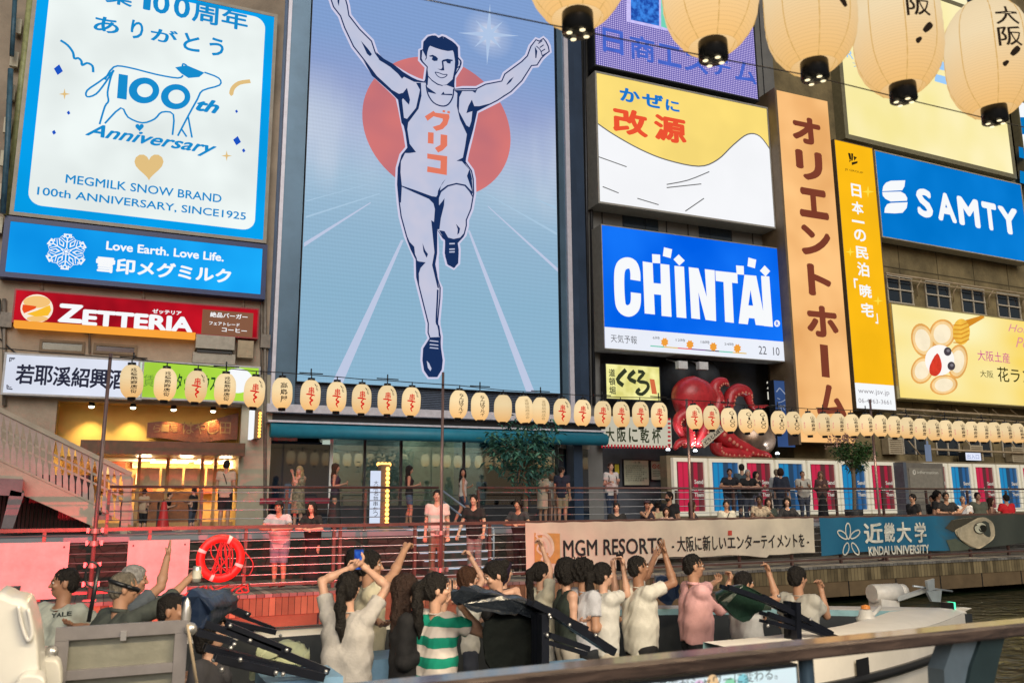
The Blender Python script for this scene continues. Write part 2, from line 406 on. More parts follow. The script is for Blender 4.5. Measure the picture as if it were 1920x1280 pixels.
# shop recess: side walls, lit upper panel, canopy, deep room below
zc1 = PL.at(300, 826, OL + .9)[1]; zc0 = PL.at(300, 851, OL + .9)[1]
mb = MB(); mb.pbox(PL, ro0 - .003, ro1 + .003, zc0, zt + .05, OL - 1.0, OL - .8); mb.pbox(PL, ro0 - .25, ro0, PROM_Z, zt, OL - 3.6, OL - .3); mb.pbox(PL, ro1, ro1 + .25, PROM_Z, zt, OL - 3.6, OL - .3); mb.pbox(PL, ro0, ro1, zt, zt + .2, OL - 3.6, OL - .3)
part('shop_recess', mb, mat('mustard_plaster', (.62, .40, .10), .8, var=.12, scale=1.2), LB)
mb = MB(); mb.pbox(PL, PL.at(150, 830, OL + .9)[0], PL.at(462, 830, OL + .9)[0], zc0, zc1, OL - .8, OL + .7)
part('shop_canopy', mb, mat('canopy_tin', (.09, .05, .03), .35, .4, var=.2), LB)
mb = MB(); mb.pbox(PL, ro0, ro1, PROM_Z, zc0, OL - 3.7, OL - 3.5, 0)
mb.pbox(PL, ro0, ro1, zc0 - .02, zc0 + .1, OL - 3.5, OL - 1.0, 1)
z = zc0 - .05
for u in (285, 325, 372, 420):
    a = PL.at(u, 850, OL - 1.2)[0]; mb.pbox(PL, a, a + .09, z - .02, z + .03, OL - 1.4, OL - 1.25, 2); mb.pbox(PL, a, a + .5, z - .02, z + .03, OL - 2.8, OL - 2.5, 2)
# kitchen counter, menu strips, shelves
a0, a1 = PL.at(255, 900, OL - 2)[0], PL.at(375, 900, OL - 2)[0]
mb.pbox(PL, a0, a1, PROM_Z, PROM_Z + 1.0, OL - 2.2, OL - 1.6, 3)
for i in range(5):
    q = a0 + .05 + i * .62; mb.pbox(PL, q, q + .56, zc0 - .78, zc0 - .28, OL - 1.2, OL - 1.18, 4)
for i in range(14):
    q = ro0 + .5 + random.random() * (ro1 - ro0 - 1.3); zz = PROM_Z + .9 + random.random() * 1.1
    mb.pbox(PL, q, q + .15 + random.random() * .5, zz, zz + .1 + random.random() * .35, OL - 3.5, OL - 3.2, 3 + (i % 3))
part('shop_interior', mb, [mat('warm_wall', (.60, .36, .14), .8), mat('warm_ceiling', (.6, .5, .35), .8), emi('downlight', (255, 225, 170), 9, 0), mat('brown_counter', (.22, .09, .035), .5, var=.3), mat('paper_menu', (.72, .62, .42), .8), mat('red_brown', (.4, .08, .03), .6)], LB)
mb = MB(); ms = MB()
for u in (256, 310, 375, 400, 455):
    a = PL.at(u, 900, OL - .9)[0]; mb.pbox(PL, a, a + .09, PROM_Z, zc0, OL - 1.1, OL - 1.0)
mb.pbox(PL, ro0, ro1, PROM_Z, PROM_Z + .12, OL - 1.12, OL - 1.0)
a0, a1 = PL.at(403, 900, OL - .9)[0], PL.at(455, 900, OL - .9)[0]
part('shop_front_frame', mb, mat('warm_wood', (.42, .24, .09), .5, var=.2), LB)
# windows, brackets, gutters on the tan wall
for (u0, v0, u1, v1, warm) in ((75, 636, 158, 664, 1), (176, 643, 256, 667, 0)):
    f = MB(); a0, a1, z0, z1 = boxpx(PL, (u0, v0), (u1, v1), OL); f.pbox(PL, a0, a1, z0, z0 + .07, OL, OL + .06); f.pbox(PL, a0, a1, z1 - .07, z1, OL, OL + .06); f.pbox(PL, a0, a0 + .07, z0 + .07, z1 - .07, OL, OL + .06); f.pbox(PL, a1 - .07, a1, z0 + .07, z1 - .07, OL, OL + .06)
    w = part('window', f, M_brown, LB); g = MB(); g.pbox(PL, a0 + .07, a1 - .07, z0 + .07, z1 - .07, OL, OL + .02); part('pane', g, mat('dim_glass' if warm else 'red_dim_glass', (.16, .15, .10) if warm else (.06, .02, .025), .15, spec=.8), w)
mb = MB(); awall(PL, mb, 0, 520, 500, 566, OL + .05, .05); part('painted_shadow', mb, M_dark, LB)  # thin dark strip standing in for the shade under the snowflake billboard
mb = MB()
for u in (79, 269, 456): 
    p = PL.px(u, 522 + (u - 79) * .09, OL); q = PL.px(u, 545 + (u - 79) * .09, OL); mb.tube([p, q], .05, 6)
part('bracket', mb, M_cream, LB)
mb = MB()
for (u, r, c) in ((36, .10, 0), (43, .06, 0), (55, .05, 0), (60, .05, 0)):
    mb.tube([PL.px(u + 28, -60, OL + .1), PL.px(u - 22, 405, OL + .1)], r, 8, 0)
part('drain_pipe', mb, mat('green_tan_pipe', (.34, .36, .16), .5, var=.3), LB)
for i in range(7):
    t = MB(); u = 33 - i * 6; v = 50 + i * 62; p = PL.px(u, v, OL + .2); t.box(p.x - .1, p.x + .1, p.y - .05, p.y + .05, p.z - .22, p.z + .22); part('wall_lamp', t, mat('pale_box', (.6, .55, .42), .6), LB)
mb = MB(); mb.tube([PL.px(20, 130, OL + .5), PL.px(14, 270, OL + .5), PL.px(5, 400, OL + .5)], .07, 8); mb.tube([PL.px(28, 0, OL + .5), PL.px(22, 105, OL + .5)], .06, 8, 0)
part('red_blue_mast', mb, mat('faded_blue_mast', (.05, .12, .17), .5, var=.4), LB)
# cables drooping on the tan wall
mb = MB()
for (p, q, d) in (((0, 635), (160, 700), 25), ((250, 668), (480, 700), 10), ((0, 560), (10, 700), 6)):
    mb.tube([PL.px(p[0] + (q[0] - p[0]) * t, p[1] + (q[1] - p[1]) * t + d * 4 * t * (1 - t), OL + .06) for t in [i / 8 for i in range(9)]], .018, 5)
part('wall_cable', mb, M_dark, LB)
mb = MB()
for (u, v0, v1, r_) in ((497, 440, 985, .05), (490, 560, 700, .03), (168, 566, 662, .03), (8, 560, 760, .05), (386, 640, 676, .03)): mb.tube([PL.px(u, v0, OL + .07), PL.px(u, v1, OL + .07)], r_, 7)
for (u, v) in ((168, 610), (497, 640), (12, 600)): p = PL.px(u, v, OL + .1); mb.box(p.x - .14, p.x + .14, p.y - .08, p.y + .08, p.z - .2, p.z + .2)
part('conduit', mb, mat('grey_conduit', (.22, .19, .16), .5, .2, var=.3), LB)
mb = MB(); awall(PL, mb, 457, 700, 501, 985, OL + .04, .04); part('pilaster', mb, mat('beige_tiles', (.36, .33, .24), .6, var=.15, scale=2), LB)

# screen building -----------------------------------------------------------
GB = thing('screen_building', 'navy steel framed building carrying the giant running man screen', 'building', PG.px(800, 985, -1))
OG = -.35
def strip(P, mb, uvs, off0, off1, mi=0):
    """vertical strip on a plane: pixel (u at v_top, v_top), (u1 ...)"""
    (ua, va), (ub, vb) = uvs
    a0, z1 = P.at(ua, va, off1); a1, z0 = P.at(ub, vb, off1); return a0, a1, z0, z1
zb = PG.at(800, 783)[1]; ztop = 26.5
aa = lambda u, v=700, off=0: PG.at(u, v, off)[0]
mb = MB()
mb.pbox(PG, aa(501), aa(508), PROM_Z, ztop, -.6, -.1, 0)
mb.pbox(PG, aa(508), aa(515), zb, ztop, -.5, .12, 1)
mb.pbox(PG, aa(515), aa(554), zb, ztop, -.5, .02, 2)
mb.pbox(PG, aa(1054), aa(1066), zb, ztop, -.5, .02, 2)
mb.pbox(PG, aa(1066), aa(1074), zb, ztop, -.5, .12, 1)
mb.pbox(PG, aa(1074), aa(1090), PROM_Z, ztop, -.6, -.05, 0)
part('column', mb, [M_navy, mat('pale_trim', (.62, .60, .68), .35, .2, var=.1), M_blue_steel], GB)
mb = MB(); mb.pbox(PG, aa(501), aa(1120), zb, ztop, -6, -.62); part('wall', mb, M_navy, GB)
# louvre band under the screen and ledges
z1 = PG.at(800, 724)[1]; z0 = PG.at(800, 770)[1]
mb = MB(); mb.pbox(PG, aa(530), aa(1060), z0, z1, -.6, -.3, 0)
for i in range(14):
    z = z0 + (z1 - z0) * i / 14; mb.pbox(PG, aa(530), aa(1060), z, z + .035, -.3, -.2, 1)
part('louvre', mb, [M_dark, mat('louvre_blade', (.10, .13, .19), .4, .4)], GB)
mb = MB(); zl = PG.at(800, 781)[1]; mb.pbox(PG, aa(501), aa(1118), zl - .05, z0, -.4, .35, 0); mb.pbox(PG, aa(501), aa(1118), zl - .3, zl - .053, -.4, .0, 1); mb.pbox(PG, aa(503), aa(1118), zl - .36, zl - .303, -.4, .5, 0)
part('ledge', mb, [mat('ledge_white', (.58, .56, .62), .5), M_dark], GB)
# awning roll
zr = zl - .62
mb = MB(); mb.tube([PG.w(aa(507), zr, .55), PG.w(aa(1118), zr, .55)], .2, 10); mb.quad(PG.w(aa(507), zr + .15, .62), PG.w(aa(1118), zr + .15, .62), PG.w(aa(1118), zr + .36, .1), PG.w(aa(507), zr + .36, .1))
part('awning', mb, mat('cyan_lit_awning', (.012, .20, .30), .5, var=.15, scale=3), GB)  # cyan light falling on the awning is put into its fabric colour
# glass front with a pale room behind
m, n, b = nodes_mat('shop_glass'); n.nodes.remove(b); o = n.nodes['Material Output']
tr = n.nodes.new('ShaderNodeBsdfTransparent'); tr.inputs[0].default_value = (.66, .78, .80, 1); gl = n.nodes.new('ShaderNodeBsdfGlossy'); gl.inputs['Roughness'].default_value = .02; gl.inputs[0].default_value = (.9, .95, .95, 1)
mx = n.nodes.new('ShaderNodeMixShader'); fr = n.nodes.new('ShaderNodeFresnel'); fr.inputs[0].default_value = 2.7
n.links.new(fr.outputs[0], mx.inputs[0]); n.links.new(tr.outputs[0], mx.inputs[1]); n.links.new(gl.outputs[0], mx.inputs[2]); n.links.new(mx.outputs[0], o.inputs[0]); M_glass = m
M_dglass = mat('dark_glass', (.010, .02, .035), .04, var=.2, scale=.5, spec=1.0); M_dglass.node_tree.nodes['Principled BSDF'].inputs['IOR'].default_value = 1.6
zg = zl - .36; gb = PROM_Z
oz = -.7
for a_, b_ in ((506, 625), (1062, 1122)): mb = MB(); mb.pbox(PG, aa(a_), aa(b_, 900), gb, zg - .47, oz - .05, oz); part('dark_glazing', mb, M_dglass, GB)
mb = MB(); mb.pbox(PG, aa(508), aa(570), zg - .45, zg, oz - .05, oz + .02); mb.pbox(PG, aa(1066), aa(1120), zg - .5, zg, oz - .05, oz + .02); part('shutter_box', mb, mat('tan_shutter', (.42, .38, .30), .6), GB)
mb = MB(); mb.pbox(PG, aa(632, 900), aa(1058, 900), gb + .55, zg, oz - .03, oz); part('shop_glazing', mb, M_glass, GB)
mb = MB()
for u in (629, 693, 763, 884, 1008): a = aa(u, 900); mb.pbox(PG, a - .035, a + .035, gb, zg, oz - .06, oz + .05)
mb.pbox(PG, aa(632, 900), aa(1058, 900), gb, gb + .55, oz - .1, oz + .02)
mb.pbox(PG, aa(504), aa(508), gb, zg, oz, oz + .1, 1); mb.pbox(PG, aa(625, 900), aa(631, 900), gb, zg, oz, oz + .08, 1)
part('mullion', mb, [M_dark, M_white], GB)
mb = MB(); mb.pbox(PG, aa(632, 900), aa(1058, 900), gb, zg + .2, oz - 2.4, oz - 2.2, 0); mb.pbox(PG, aa(632, 900), aa(1058, 900), gb, gb + .03, oz - 2.2, oz - .1, 1)
for u in (650, 790, 900, 960): mb.pbox(PG, aa(u, 900), aa(u + 46, 900), zg - .12, zg - .06, oz - 1.6, oz - 1.3, 2)
mb.pbox(PG, aa(632, 900), aa(1058, 900), zg - .02, zg + .2, oz - 2.2, oz - .1, 1)
mb.pbox(PG, aa(802, 900), aa(906, 900), gb, zg, oz - 2.18, oz - 2.1, 3)
part('shop_room', mb, [mat('pale_green_wall', (.44, .46, .40), .7, var=.12), mat('grey_floor', (.3, .3, .28), .6), emi('ceiling_strip', (236, 244, 236), 8, 0), mat('cream_partition', (.62, .60, .40), .7)], GB)
mb = MB(); mb.pbox(PG, aa(498), aa(625), gb + .62, gb + .78, -.2, .1); part('red_bench', mb, mat('dark_red', (.22, .01, .03), .4), GB)
mb = MB(); mb.pbox(PG, aa(613, 828), aa(630, 828), PG.at(620, 830)[1], PG.at(620, 822)[1], -.69, -.66); part('exit_plate', mb, emi('exit_plate', (190, 205, 190), .8, 0), GB)

# grey building to the right of the screen -----------------------------------
CB = thing('grey_building', 'grey clad building between the giant screen and the orange tower sign', 'building', PC.px(1300, 985, -2))
ca = lambda u, v=700, off=0: PC.at(u, v, off)[0]
OC = -.85
zk = PC.at(1300, 660, OC)[1]
mb = MB(); mb.pbox(PC, ca(1082, 700, OC), ca(1490, 700, OC), zk, 28, OC - 3, OC); mb.pbox(PC, ca(1082, 700, OC), ca(1131, 900, OC), PROM_Z, zk, OC - 3, OC)
part('wall', mb, M_grey, CB)
mb = MB(); mb.pbox(PC, ca(1131, 900, OC), ca(1490, 700, OC), PROM_Z, zk - .003, OC - 3.2, OC - 1.4); part('dark_shopfront', mb, mat('shop_dark', (.10, .11, .13), .4, var=.4, scale=1), CB)
for (u0, v0, u1, v1) in ((1167, 396, 1235, 440), (1310, 418, 1373, 456)):
    g = MB(); awall(PC, g, u0, v0, u1, v1, OC + .03, .1); part('window', g, M_dglass, CB)
mb = MB()
for u in (1090, 1097, 1106): mb.tube([PC.px(u - 3, -30, OC + .12), PC.px(u + 8, 760, OC + .12)], .06, 6)
part('drain_pipe', mb, M_dark, CB)
mb = MB()
for k in range(9):
    a = ca(1128 + k * 40, 410, OC); mb.pbox(PC, a, a + .03, zk, 24, OC, OC + .03)
part('panel_joint', mb, M_dark, CB)

# old concrete building at the right ------------------------------------------
RB = thing('concrete_building', 'old stained concrete building with barred windows behind the yellow and blue billboards', 'building', PR.px(1800, 985, -2))
ra = lambda u, v=700, off=0: PR.at(u, v, off)[0]
OR = -.6
mb = MB(); mb.pbox(PR, ra(1452, 300, OR), 46, PROM_Z, 30, OR - 4, OR); part('wall', mb, M_olive, RB)
M_bars = mat('window_bars', (.52, .46, .36), .5)
wins = [((1660, 516), (1711, 572)), ((1732, 527), (1782, 582)), ((1799, 538), (1847, 592)), ((1866, 549), (1913, 600)), ((1930, 559), (1975, 610))]
for (tl, br) in wins:
    a0, a1, z0, z1 = boxpx(PR, tl, br, OR)
    g = MB(); g.pbox(PR, a0, a1, z0 - .5, z1, OR, OR + .02); f = MB()
    for a in (a0, (a0 + a1) / 2, a1): f.pbox(PR, a - .03, a + .03, z0 - .5, z1, OR + .02, OR + .07)
    for z in (z1, (z0 + z1) / 2, z0): f.pbox(PR, a0 - .03, a1 + .03, z - .03, z + .03, OR + .072, OR + .1)
    w = part('window', f, M_bars, RB); part('pane', g, M_dglass, w)
for k in range(6):
    a0, z1 = PR.at(1690 + k * 62, 812 + k * 2, OR); a1, z0 = PR.at(1738 + k * 60, 852 + k * 2, OR)
    g = MB(); g.pbox(PR, a0, a1, z0, z1, OR, OR + .02); f = MB()
    for a in (a0, (a0 + a1) / 2, a1): f.pbox(PR, a - .03, a + .03, z0, z1, OR + .02, OR + .07)
    w = part('window', f, M_bars, RB); part('pane', g, M_dglass, w)
mb = MB(); M_pipe = mat('rusty_cream_pipe', (.42, .32, .20), .5, var=.3, scale=3)
mb.tube([PR.px(1660, 512, OR + .35), PR.px(1920, 551, OR + .35), PR.px(2000, 563, OR + .35)], .045, 8); mb.tube([PR.px(1660, 519, OR + .3), PR.px(2000, 570, OR + .3)], .03, 8)
for u in (1728, 1796, 1862, 1926): v = 512 + (u - 1660) * .15; mb.tube([PR.px(u, v + 2, OR + .35), PR.px(u - 8, v + 14, OR + .2), PR.px(u - 8, v + 34, OR + .1)], .03, 6)
mb.tube([PR.px(1680, 766, OR + .5), PR.px(2000, 786, OR + .5)], .05, 8); mb.tube([PR.px(1680, 776, OR + .4), PR.px(2000, 796, OR + .4)], .03, 8)
for u in range(1690, 2000, 34): mb.tube([PR.px(u, 767, OR + .5), PR.px(u + 14, 778, OR + .4)], .02, 5)
mb.tube([PR.px(1745, 842, OR + .5), PR.px(2000, 852, OR + .5)], .05, 8)
for u in (1700, 1808, 1890): mb.tube([PR.px(u, 822, OR + .3), PR.px(u + 30, 858, OR + .3)], .03, 6)
part('pipe_rail', mb, M_pipe, RB)
mb = MB()
for k, v in enumerate((505, 640)):
    mb.pbox(PR, ra(1640), 45, PR.at(1700, v, OR)[1] - .04, PR.at(1700, v, OR)[1], OR, OR + .02)
for k in range(7): a = ra(1650) + k * 2.5; mb.pbox(PR, a, a + .025, PROM_Z, 28, OR, OR + .018)
part('joint_line', mb, mat('dark_joint', (.09, .07, .035), .9), RB)
for i, (u, v) in enumerate(((1676, 836), (1828, 849), (1905, 852))):
    t = thing('air_conditioner', ['boxy beige air conditioner under the lanterns beside the leafy potted tree', 'beige air conditioner on the concrete wall left of the small lit sign', 'beige air conditioner at the far right under the lanterns'][i], 'air conditioner', PR.px(u, v, OR + .3), 'air conditioners on the concrete wall')
    b1 = MB(); a, z = PR.at(u, v, OR + .3); b1.pbox(PR, a - .42, a + .42, z - .34, z + .34, OR + .05, OR + .4); part('casing', b1, mat('beige_casing', (.45, .38, .26), .5), t)
    g = MB()
    for k in range(7): g.pbox(PR, a - .34, a + .34, z - .27 + k * .085, z - .25 + k * .085, OR + .402, OR + .42)
    part('grille', g, M_brown, t)
# ------------------------------------------------------------------ signs
def rect_poly(P, mb, a0, a1, z0, z1, off, r=0.0, mi=0):
    if not r:
        mb.ngon([P.w(a0, z0, off), P.w(a1, z0, off), P.w(a1, z1, off), P.w(a0, z1, off)], mi); return
    pts = []
    for cx, cz, s in ((a1 - r, z1 - r, 0), (a0 + r, z1 - r, 90), (a0 + r, z0 + r, 180), (a1 - r, z0 + r, 270)):
        for k in range(7): t = R(s + k * 15); pts.append(P.w(cx + r * math.cos(t), cz + r * math.sin(t), off))
    mb.ngon(pts[::-1] if False else pts, mi)
def board(name, label, P, tl, br, off, face, depth=.35, rim=.08, rim_mat=None, cat='billboard', face_name='face', side_mat=None):
    a0, a1, z0, z1 = boxpx(P, tl, br, off)
    t = thing(name, label, cat, P.w((a0 + a1) / 2, z0, off - depth))
    mb = MB(); mb.pbox(P, a0, a1, z0, z1, off - depth, off - .004, 0); part('light_box', mb, side_mat or M_grey, t)
    f = MB(); rect_poly(P, f, a0, a1, z0, z1, off); part(face_name, f, face, t)
    if rim:
        r = MB(); q = .025
        r.pbox(P, a0 - rim, a1 + rim, z1, z1 + rim, off - depth, off + q); r.pbox(P, a0 - rim, a1 + rim, z0 - rim, z0, off - depth, off + q)
        r.pbox(P, a0 - rim, a0, z0, z1, off - depth, off + q); r.pbox(P, a1, a1 + rim, z0, z1, off - depth, off + q)
        part('frame', r, rim_mat or M_dark, t)
    return t
def mpp(P, u, v, off=0):
    a, z = P.at(u, v, off); b, z2 = P.at(u + 4, v, off); return abs(b - a) / 4
def lay(mb, P, pts, o, mi=0): poly_px(mb, P, pts, o, mi)
E_wh = emi('sign_white', (236, 244, 242)); E_blue = emi('sign_sky_blue', (6, 160, 236)); E_ink = emi('sign_ink_blue', (24, 140, 205), 1, 0); E_dblue = emi('sign_royal', (28, 84, 196), 1, 0); E_gold = emi('sign_gold', (226, 192, 130), 1, 0)
E_white2 = emi('sign_bright_white', (248, 250, 252), 1, 0)
M_trim = mat('sign_trim', (.30, .27, .22), .5, .2, var=.2, scale=2)
# ---- dairy anniversary billboard
t = board('anniversary_billboard', 'tall white billboard with blue border, cow outline and 100th anniversary lettering', PL, (76, -62), (493, 450), 0, E_blue, .35, .1, M_trim)
mb = MB(); a0, a1, z0, z1 = boxpx(PL, (97, -50), (477, 433)); rect_poly(PL, mb, a0, a1, z0, z1, .006, .35); part('white_panel', mb, E_wh, t)
q = lambda x, y: (x / 3, y / 3)
mb = MB(); o = .012
for s, tl, br in (('創', (375, -150), (520, 0)), ('業', (600, -85), (742, 45)), ('1', (812, -55), (845, 62)), ('0', (865, -45), (950, 88)), ('0', (982, -25), (1065, 112)), ('周', (1085, 8), (1225, 150)), ('年', (1250, 45), (1392, 180)), ('あ', (532, 85), (667, 200)), ('り', (740, 110), (802, 228)), ('が', (850, 150), (997, 256)), ('と', (1035, 182), (1122, 298)), ('う', (1180, 208), (1256, 325)),
                  ('MEGMILK SNOW BRAND', (372, 980), (1245, 1142)), ('100th ANNIVERSARY, SINCE1925', (212, 1050), (1382, 1245))):
    text_px(mb, PL, s, q(*tl), q(*br), o, bold=.018 if len(s) > 1 else .03)
part('lettering', mb, E_ink, t)
mb = MB()
text_px(mb, PL, 'Anniversary', q(485, 690), q(1215, 892), o, bold=.03, shear=.45); text_px(mb, PL, 'th', q(1105, 548), q(1232, 645), o, bold=.05, shear=.4)
lay(mb, PL, [q(*p) for p in ((668, 416), (720, 425), (712, 562), (658, 553))], o)
for c, rx, ry, rx2, ry2 in (((810, 510), 86, 73, 44, 38), ((988, 545), 83, 71, 46, 39)):
    lay(mb, PL, [q(*p) for p in ell_px(c, rx, ry)], o); lay(mb, PL, [q(*p) for p in ell_px((c[0] + 5, c[1]), rx2, ry2)], o + .004, 1)
w = 11 * mpp(PL, 250, 200) / 3
cow = [[(640, 400), (560, 460), (490, 510), (490, 545), (540, 530), (590, 470), (640, 395), (625, 430), (605, 520), (610, 570), (590, 600), (560, 700)], [(590, 450), (640, 378), (720, 380), (880, 420), (1000, 440), (1030, 425)], [(1150, 408), (1230, 440), (1235, 480), (1140, 510), (1110, 560), (1060, 650), (1000, 765)], [(590, 695), (680, 608), (720, 660), (800, 692), (870, 670), (910, 632), (975, 645), (970, 760)], [(1058, 655), (1080, 775)], [(1020, 725), (1050, 770)], [(1050, 370), (1030, 360), (1025, 385)]]
for c in cow: stroke_px(mb, PL, [q(*p) for p in smooth_pts(c, 3)], w, o)
lay(mb, PL, [q(*p) for p in ((985, 380), (1050, 368), (1090, 385), (1150, 410), (1120, 435), (1060, 440), (1020, 415))], o)
stroke_px(mb, PL, [q(*p) for p in smooth_pts([(340, 228), (380, 255), (410, 295), (418, 330), (440, 328), (458, 345), (462, 368), (490, 356), (520, 372), (524, 408)], 3)], w * 1.3, o)
h = lambda c, s: [(c[0] + s * 16 * math.sin(k * .2618) ** 3 / 16, c[1] - s * (13 * math.cos(k * .2618) - 5 * math.cos(2 * k * .2618) - 2 * math.cos(3 * k * .2618) - math.cos(4 * k * .2618)) / 16) for k in range(24)]
lay(mb, PL, [q(*p) for p in h((785, 716), 24)], o)
part('cow_emblem', mb, [E_ink, E_wh], t)
mb = MB()
lay(mb, PL, [q(*p) for p in h((838, 930), 82)], o, 0)
star4 = lambda c, r: [(c[0] + (r if k % 2 == 0 else r * .25) * math.cos(k * math.pi / 4), c[1] + (r if k % 2 == 0 else r * .25) * math.sin(k * math.pi / 4)) for k in range(8)]
for c, r in (((363, 530), 32), ((1275, 877), 30)): lay(mb, PL, [q(*p) for p in star4(c, r)], o, 0)
stroke_px(mb, PL, [q(*p) for p in smooth_pts([(1300, 540), (1308, 500), (1345, 468), (1408, 458)], 3)], [w * .5] + [w * 2.4] * 8 + [w * 2.4], o, 0)
for c, r in (((327, 393), 30), ((303, 745), 14), ((385, 635), 12), ((1332, 792), 26), ((1370, 847), 12), ((1330, 627), 10)): lay(mb, PL, [q(c[0] - r * .8, c[1] - r * .2), q(c[0] + r * .2, c[1] - r), q(c[0] + r * .9, c[1] + r * .3), q(c[0] - r * .1, c[1] + r)], o, 1)
part('sparkles', mb, [E_gold, E_dblue], t)
# ---- snowflake billboard
t = board('snowflake_billboard', 'wide sky blue billboard with white snowflake emblem below the anniversary billboard', PL, (20, 415), (488, 552), 0, emi('sky_lit', (10, 150, 240), 1, .12, .35, (30, 175, 250)), .45, .14, mat('navy_rim', (.01, .03, .14), .4))
q = lambda x, y: (x / 3, 400 + y / 3)
mb = MB(); o = .01
text_px(mb, PL, 'Love Earth. Love Life.', q(600, 155), q(1258, 272), o, bold=.035); text_px(mb, PL, '雪印メグミルク', q(543, 238), q(1298, 398), o, bold=.045)
part('lettering', mb, E_white2, t)
mb = MB(); c0 = Vector(PL.at(*q(373, 216))); m = mpp(PL, 124, 470) / 3
def loc(r, ang): return (c0.x + r * m * math.cos(ang), c0.y + r * m * math.sin(ang))
def st2(p0, p1, w_, o_, mi):
    a = Vector(p0); b = Vector(p1); d = (b - a).normalized(); nn = Vector((-d.y, d.x)) * w_ * m / 2; a2 = a - d * w_ * m * .3; b2 = b + d * w_ * m * .3
    mb.add([PL.w(p.x, p.y, o_) for p in (a2 + nn, b2 + nn, b2 - nn, a2 - nn)], [(0, 1, 2, 3)], mi)
for ww, oo, mi in ((46, .010, 0), (32, .014, 1), (7, .018, 0)):
    for k in range(6):
        an = R(90 + 60 * k); st2(loc(20, an), loc(100 if ww < 40 else 104, an), ww, oo, mi)
        for sgn in (-1, 1):
            st2(loc(60, an), loc(92, an + sgn * .36), ww * .7, oo + .001, mi)
    oo2 = oo
for k in range(6):
    an = R(90 + 60 * k); x, y = loc(102, an); mb.ngon([PL.w(x + 15 * m * math.cos(R(30 * j)), y + 15 * m * math.sin(R(30 * j)), .020) for j in range(12)], 0); mb.ngon([PL.w(x + 8 * m * math.cos(R(30 * j)), y + 8 * m * math.sin(R(30 * j)), .022) for j in range(12)], 1)
for rr, oo, mi in ((34, .024, 0), (24, .026, 1), (15, .028, 0)): mb.ngon([PL.w(*loc(rr if k % 2 == 0 else rr * .5, R(90 + 36 * k)), oo) for k in range(10)], mi)
part('snowflake_emblem', mb, [E_white2, emi('flake_blue', (14, 150, 236), 1, 0)], t)
# ---- burger sign
M_red = mat('corrugated_red', (.33, .012, .02), .4, var=.15, scale=2)
t = board('burger_sign', 'long red corrugated fascia sign with striped round logo and white capitals', PL, (31, 544), (481, 633), OL + .3, emi('red_lit', (168, 18, 34), 1, .25, .8, (190, 20, 36)), .3, .04, M_red, 'sign')
q = lambda x, y: (x / 3, 400 + y / 3); o = OL + .3
mb = MB(); text_px(mb, PL, 'Z', q(332, 505), q(462, 620), o + .02, bold=.06); text_px(mb, PL, 'ETTERIA', q(468, 538), q(1082, 672), o + .02, bold=.06); text_px(mb, PL, 'ゼッテリア', q(858, 536), q(1020, 574), o + .02, bold=.05)
part('lettering', mb, E_white2, t)
mb = MB(); lay(mb, PL, [q(*p) for p in ell_px((207, 535), 92, 80)], o + .01, 0); lay(mb, PL, [q(*p) for p in ell_px((207, 498), 76, 34)], o + .014, 1); lay(mb, PL, [q(*p) for p in ((128, 512), (205, 522), (200, 535), (135, 562), (124, 540))], o + .016, 2); lay(mb, PL, [q(*p) for p in ((150, 565), (210, 545), (280, 515), (288, 545), (270, 575), (200, 580))], o + .016, 3); lay(mb, PL, [q(*p) for p in ell_px((210, 592), 60, 16)], o + .014, 1)
part('round_logo', mb, [emi('logo_cream', (250, 235, 215), 1, 0), emi('logo_peach', (245, 195, 120), 1, 0), emi('logo_orange', (235, 80, 30), 1, 0), emi('logo_yellow', (250, 190, 50), 1, 0)], t)
mb = MB(); a0, a1, z0, z1 = boxpx(PL, q(1140, 540), q(1418, 698), o); mb.pbox(PL, a0, a1, z0, z1, o, o + .03); part('brown_plate', mb, emi('brown_plate', (130, 88, 66), 1, .1), t)
mb = MB(); text_px(mb, PL, '絶品バーガー', q(1183, 553), q(1392, 598), o + .036, bold=.03); text_px(mb, PL, 'フェアトレード', q(1177, 606), q(1347, 638), o + .036, bold=.03); text_px(mb, PL, 'コーヒー', q(1248, 640), q(1388, 674), o + .036, bold=.03); part('plate_lettering', mb, E_white2, t)
mb = MB(); a0, a1, z0, z1 = boxpx(PL, (26, 604), (366, 634), o + .1); mb.pbox(PL, a0, a1, z0, z0 + .16, o - .2, o + .12); part('light_trough', mb, emi('orange_trough', (250, 165, 60), 1, .05), t)
mb = MB(); a0, a1, z0, z1 = boxpx(PL, (368, 627), (438, 676), o + .2); mb.pbox(PL, a0, a1, z0 + .3, z1, o - .3, o + .25, 0); mb.pbox(PL, a0 + .05, a1 - .05, z0 + .2, z0 + .3, o - .25, o + .15, 1); mb.pbox(PL, a0 - .05, a1 + .05, z0 - .1, z0 + .2, o - .3, o + .1, 0)
single('exhaust_hood', mb, [mat('zinc', (.32, .29, .24), .4, .3), M_black], 'grey metal exhaust hood on the tan wall under the burger sign', 'exhaust hood', PL.w(a0, z0, o))
mb = MB(); a0, a1, z0, z1 = boxpx(PL, (447, 636), (475, 670), o + .1); mb.pbox(PL, a0, a1, z0, z1, OL, o); mb.pbox(PL, a0 + .04, a1 - .04, z0 + .06, z1 - .06, o, o + .01); single('junction_box', mb, mat('buff_box', (.42, .33, .21), .5), 'small buff metal box on the tan wall beside the exhaust hood', 'box', PL.w(a0, z0, o))
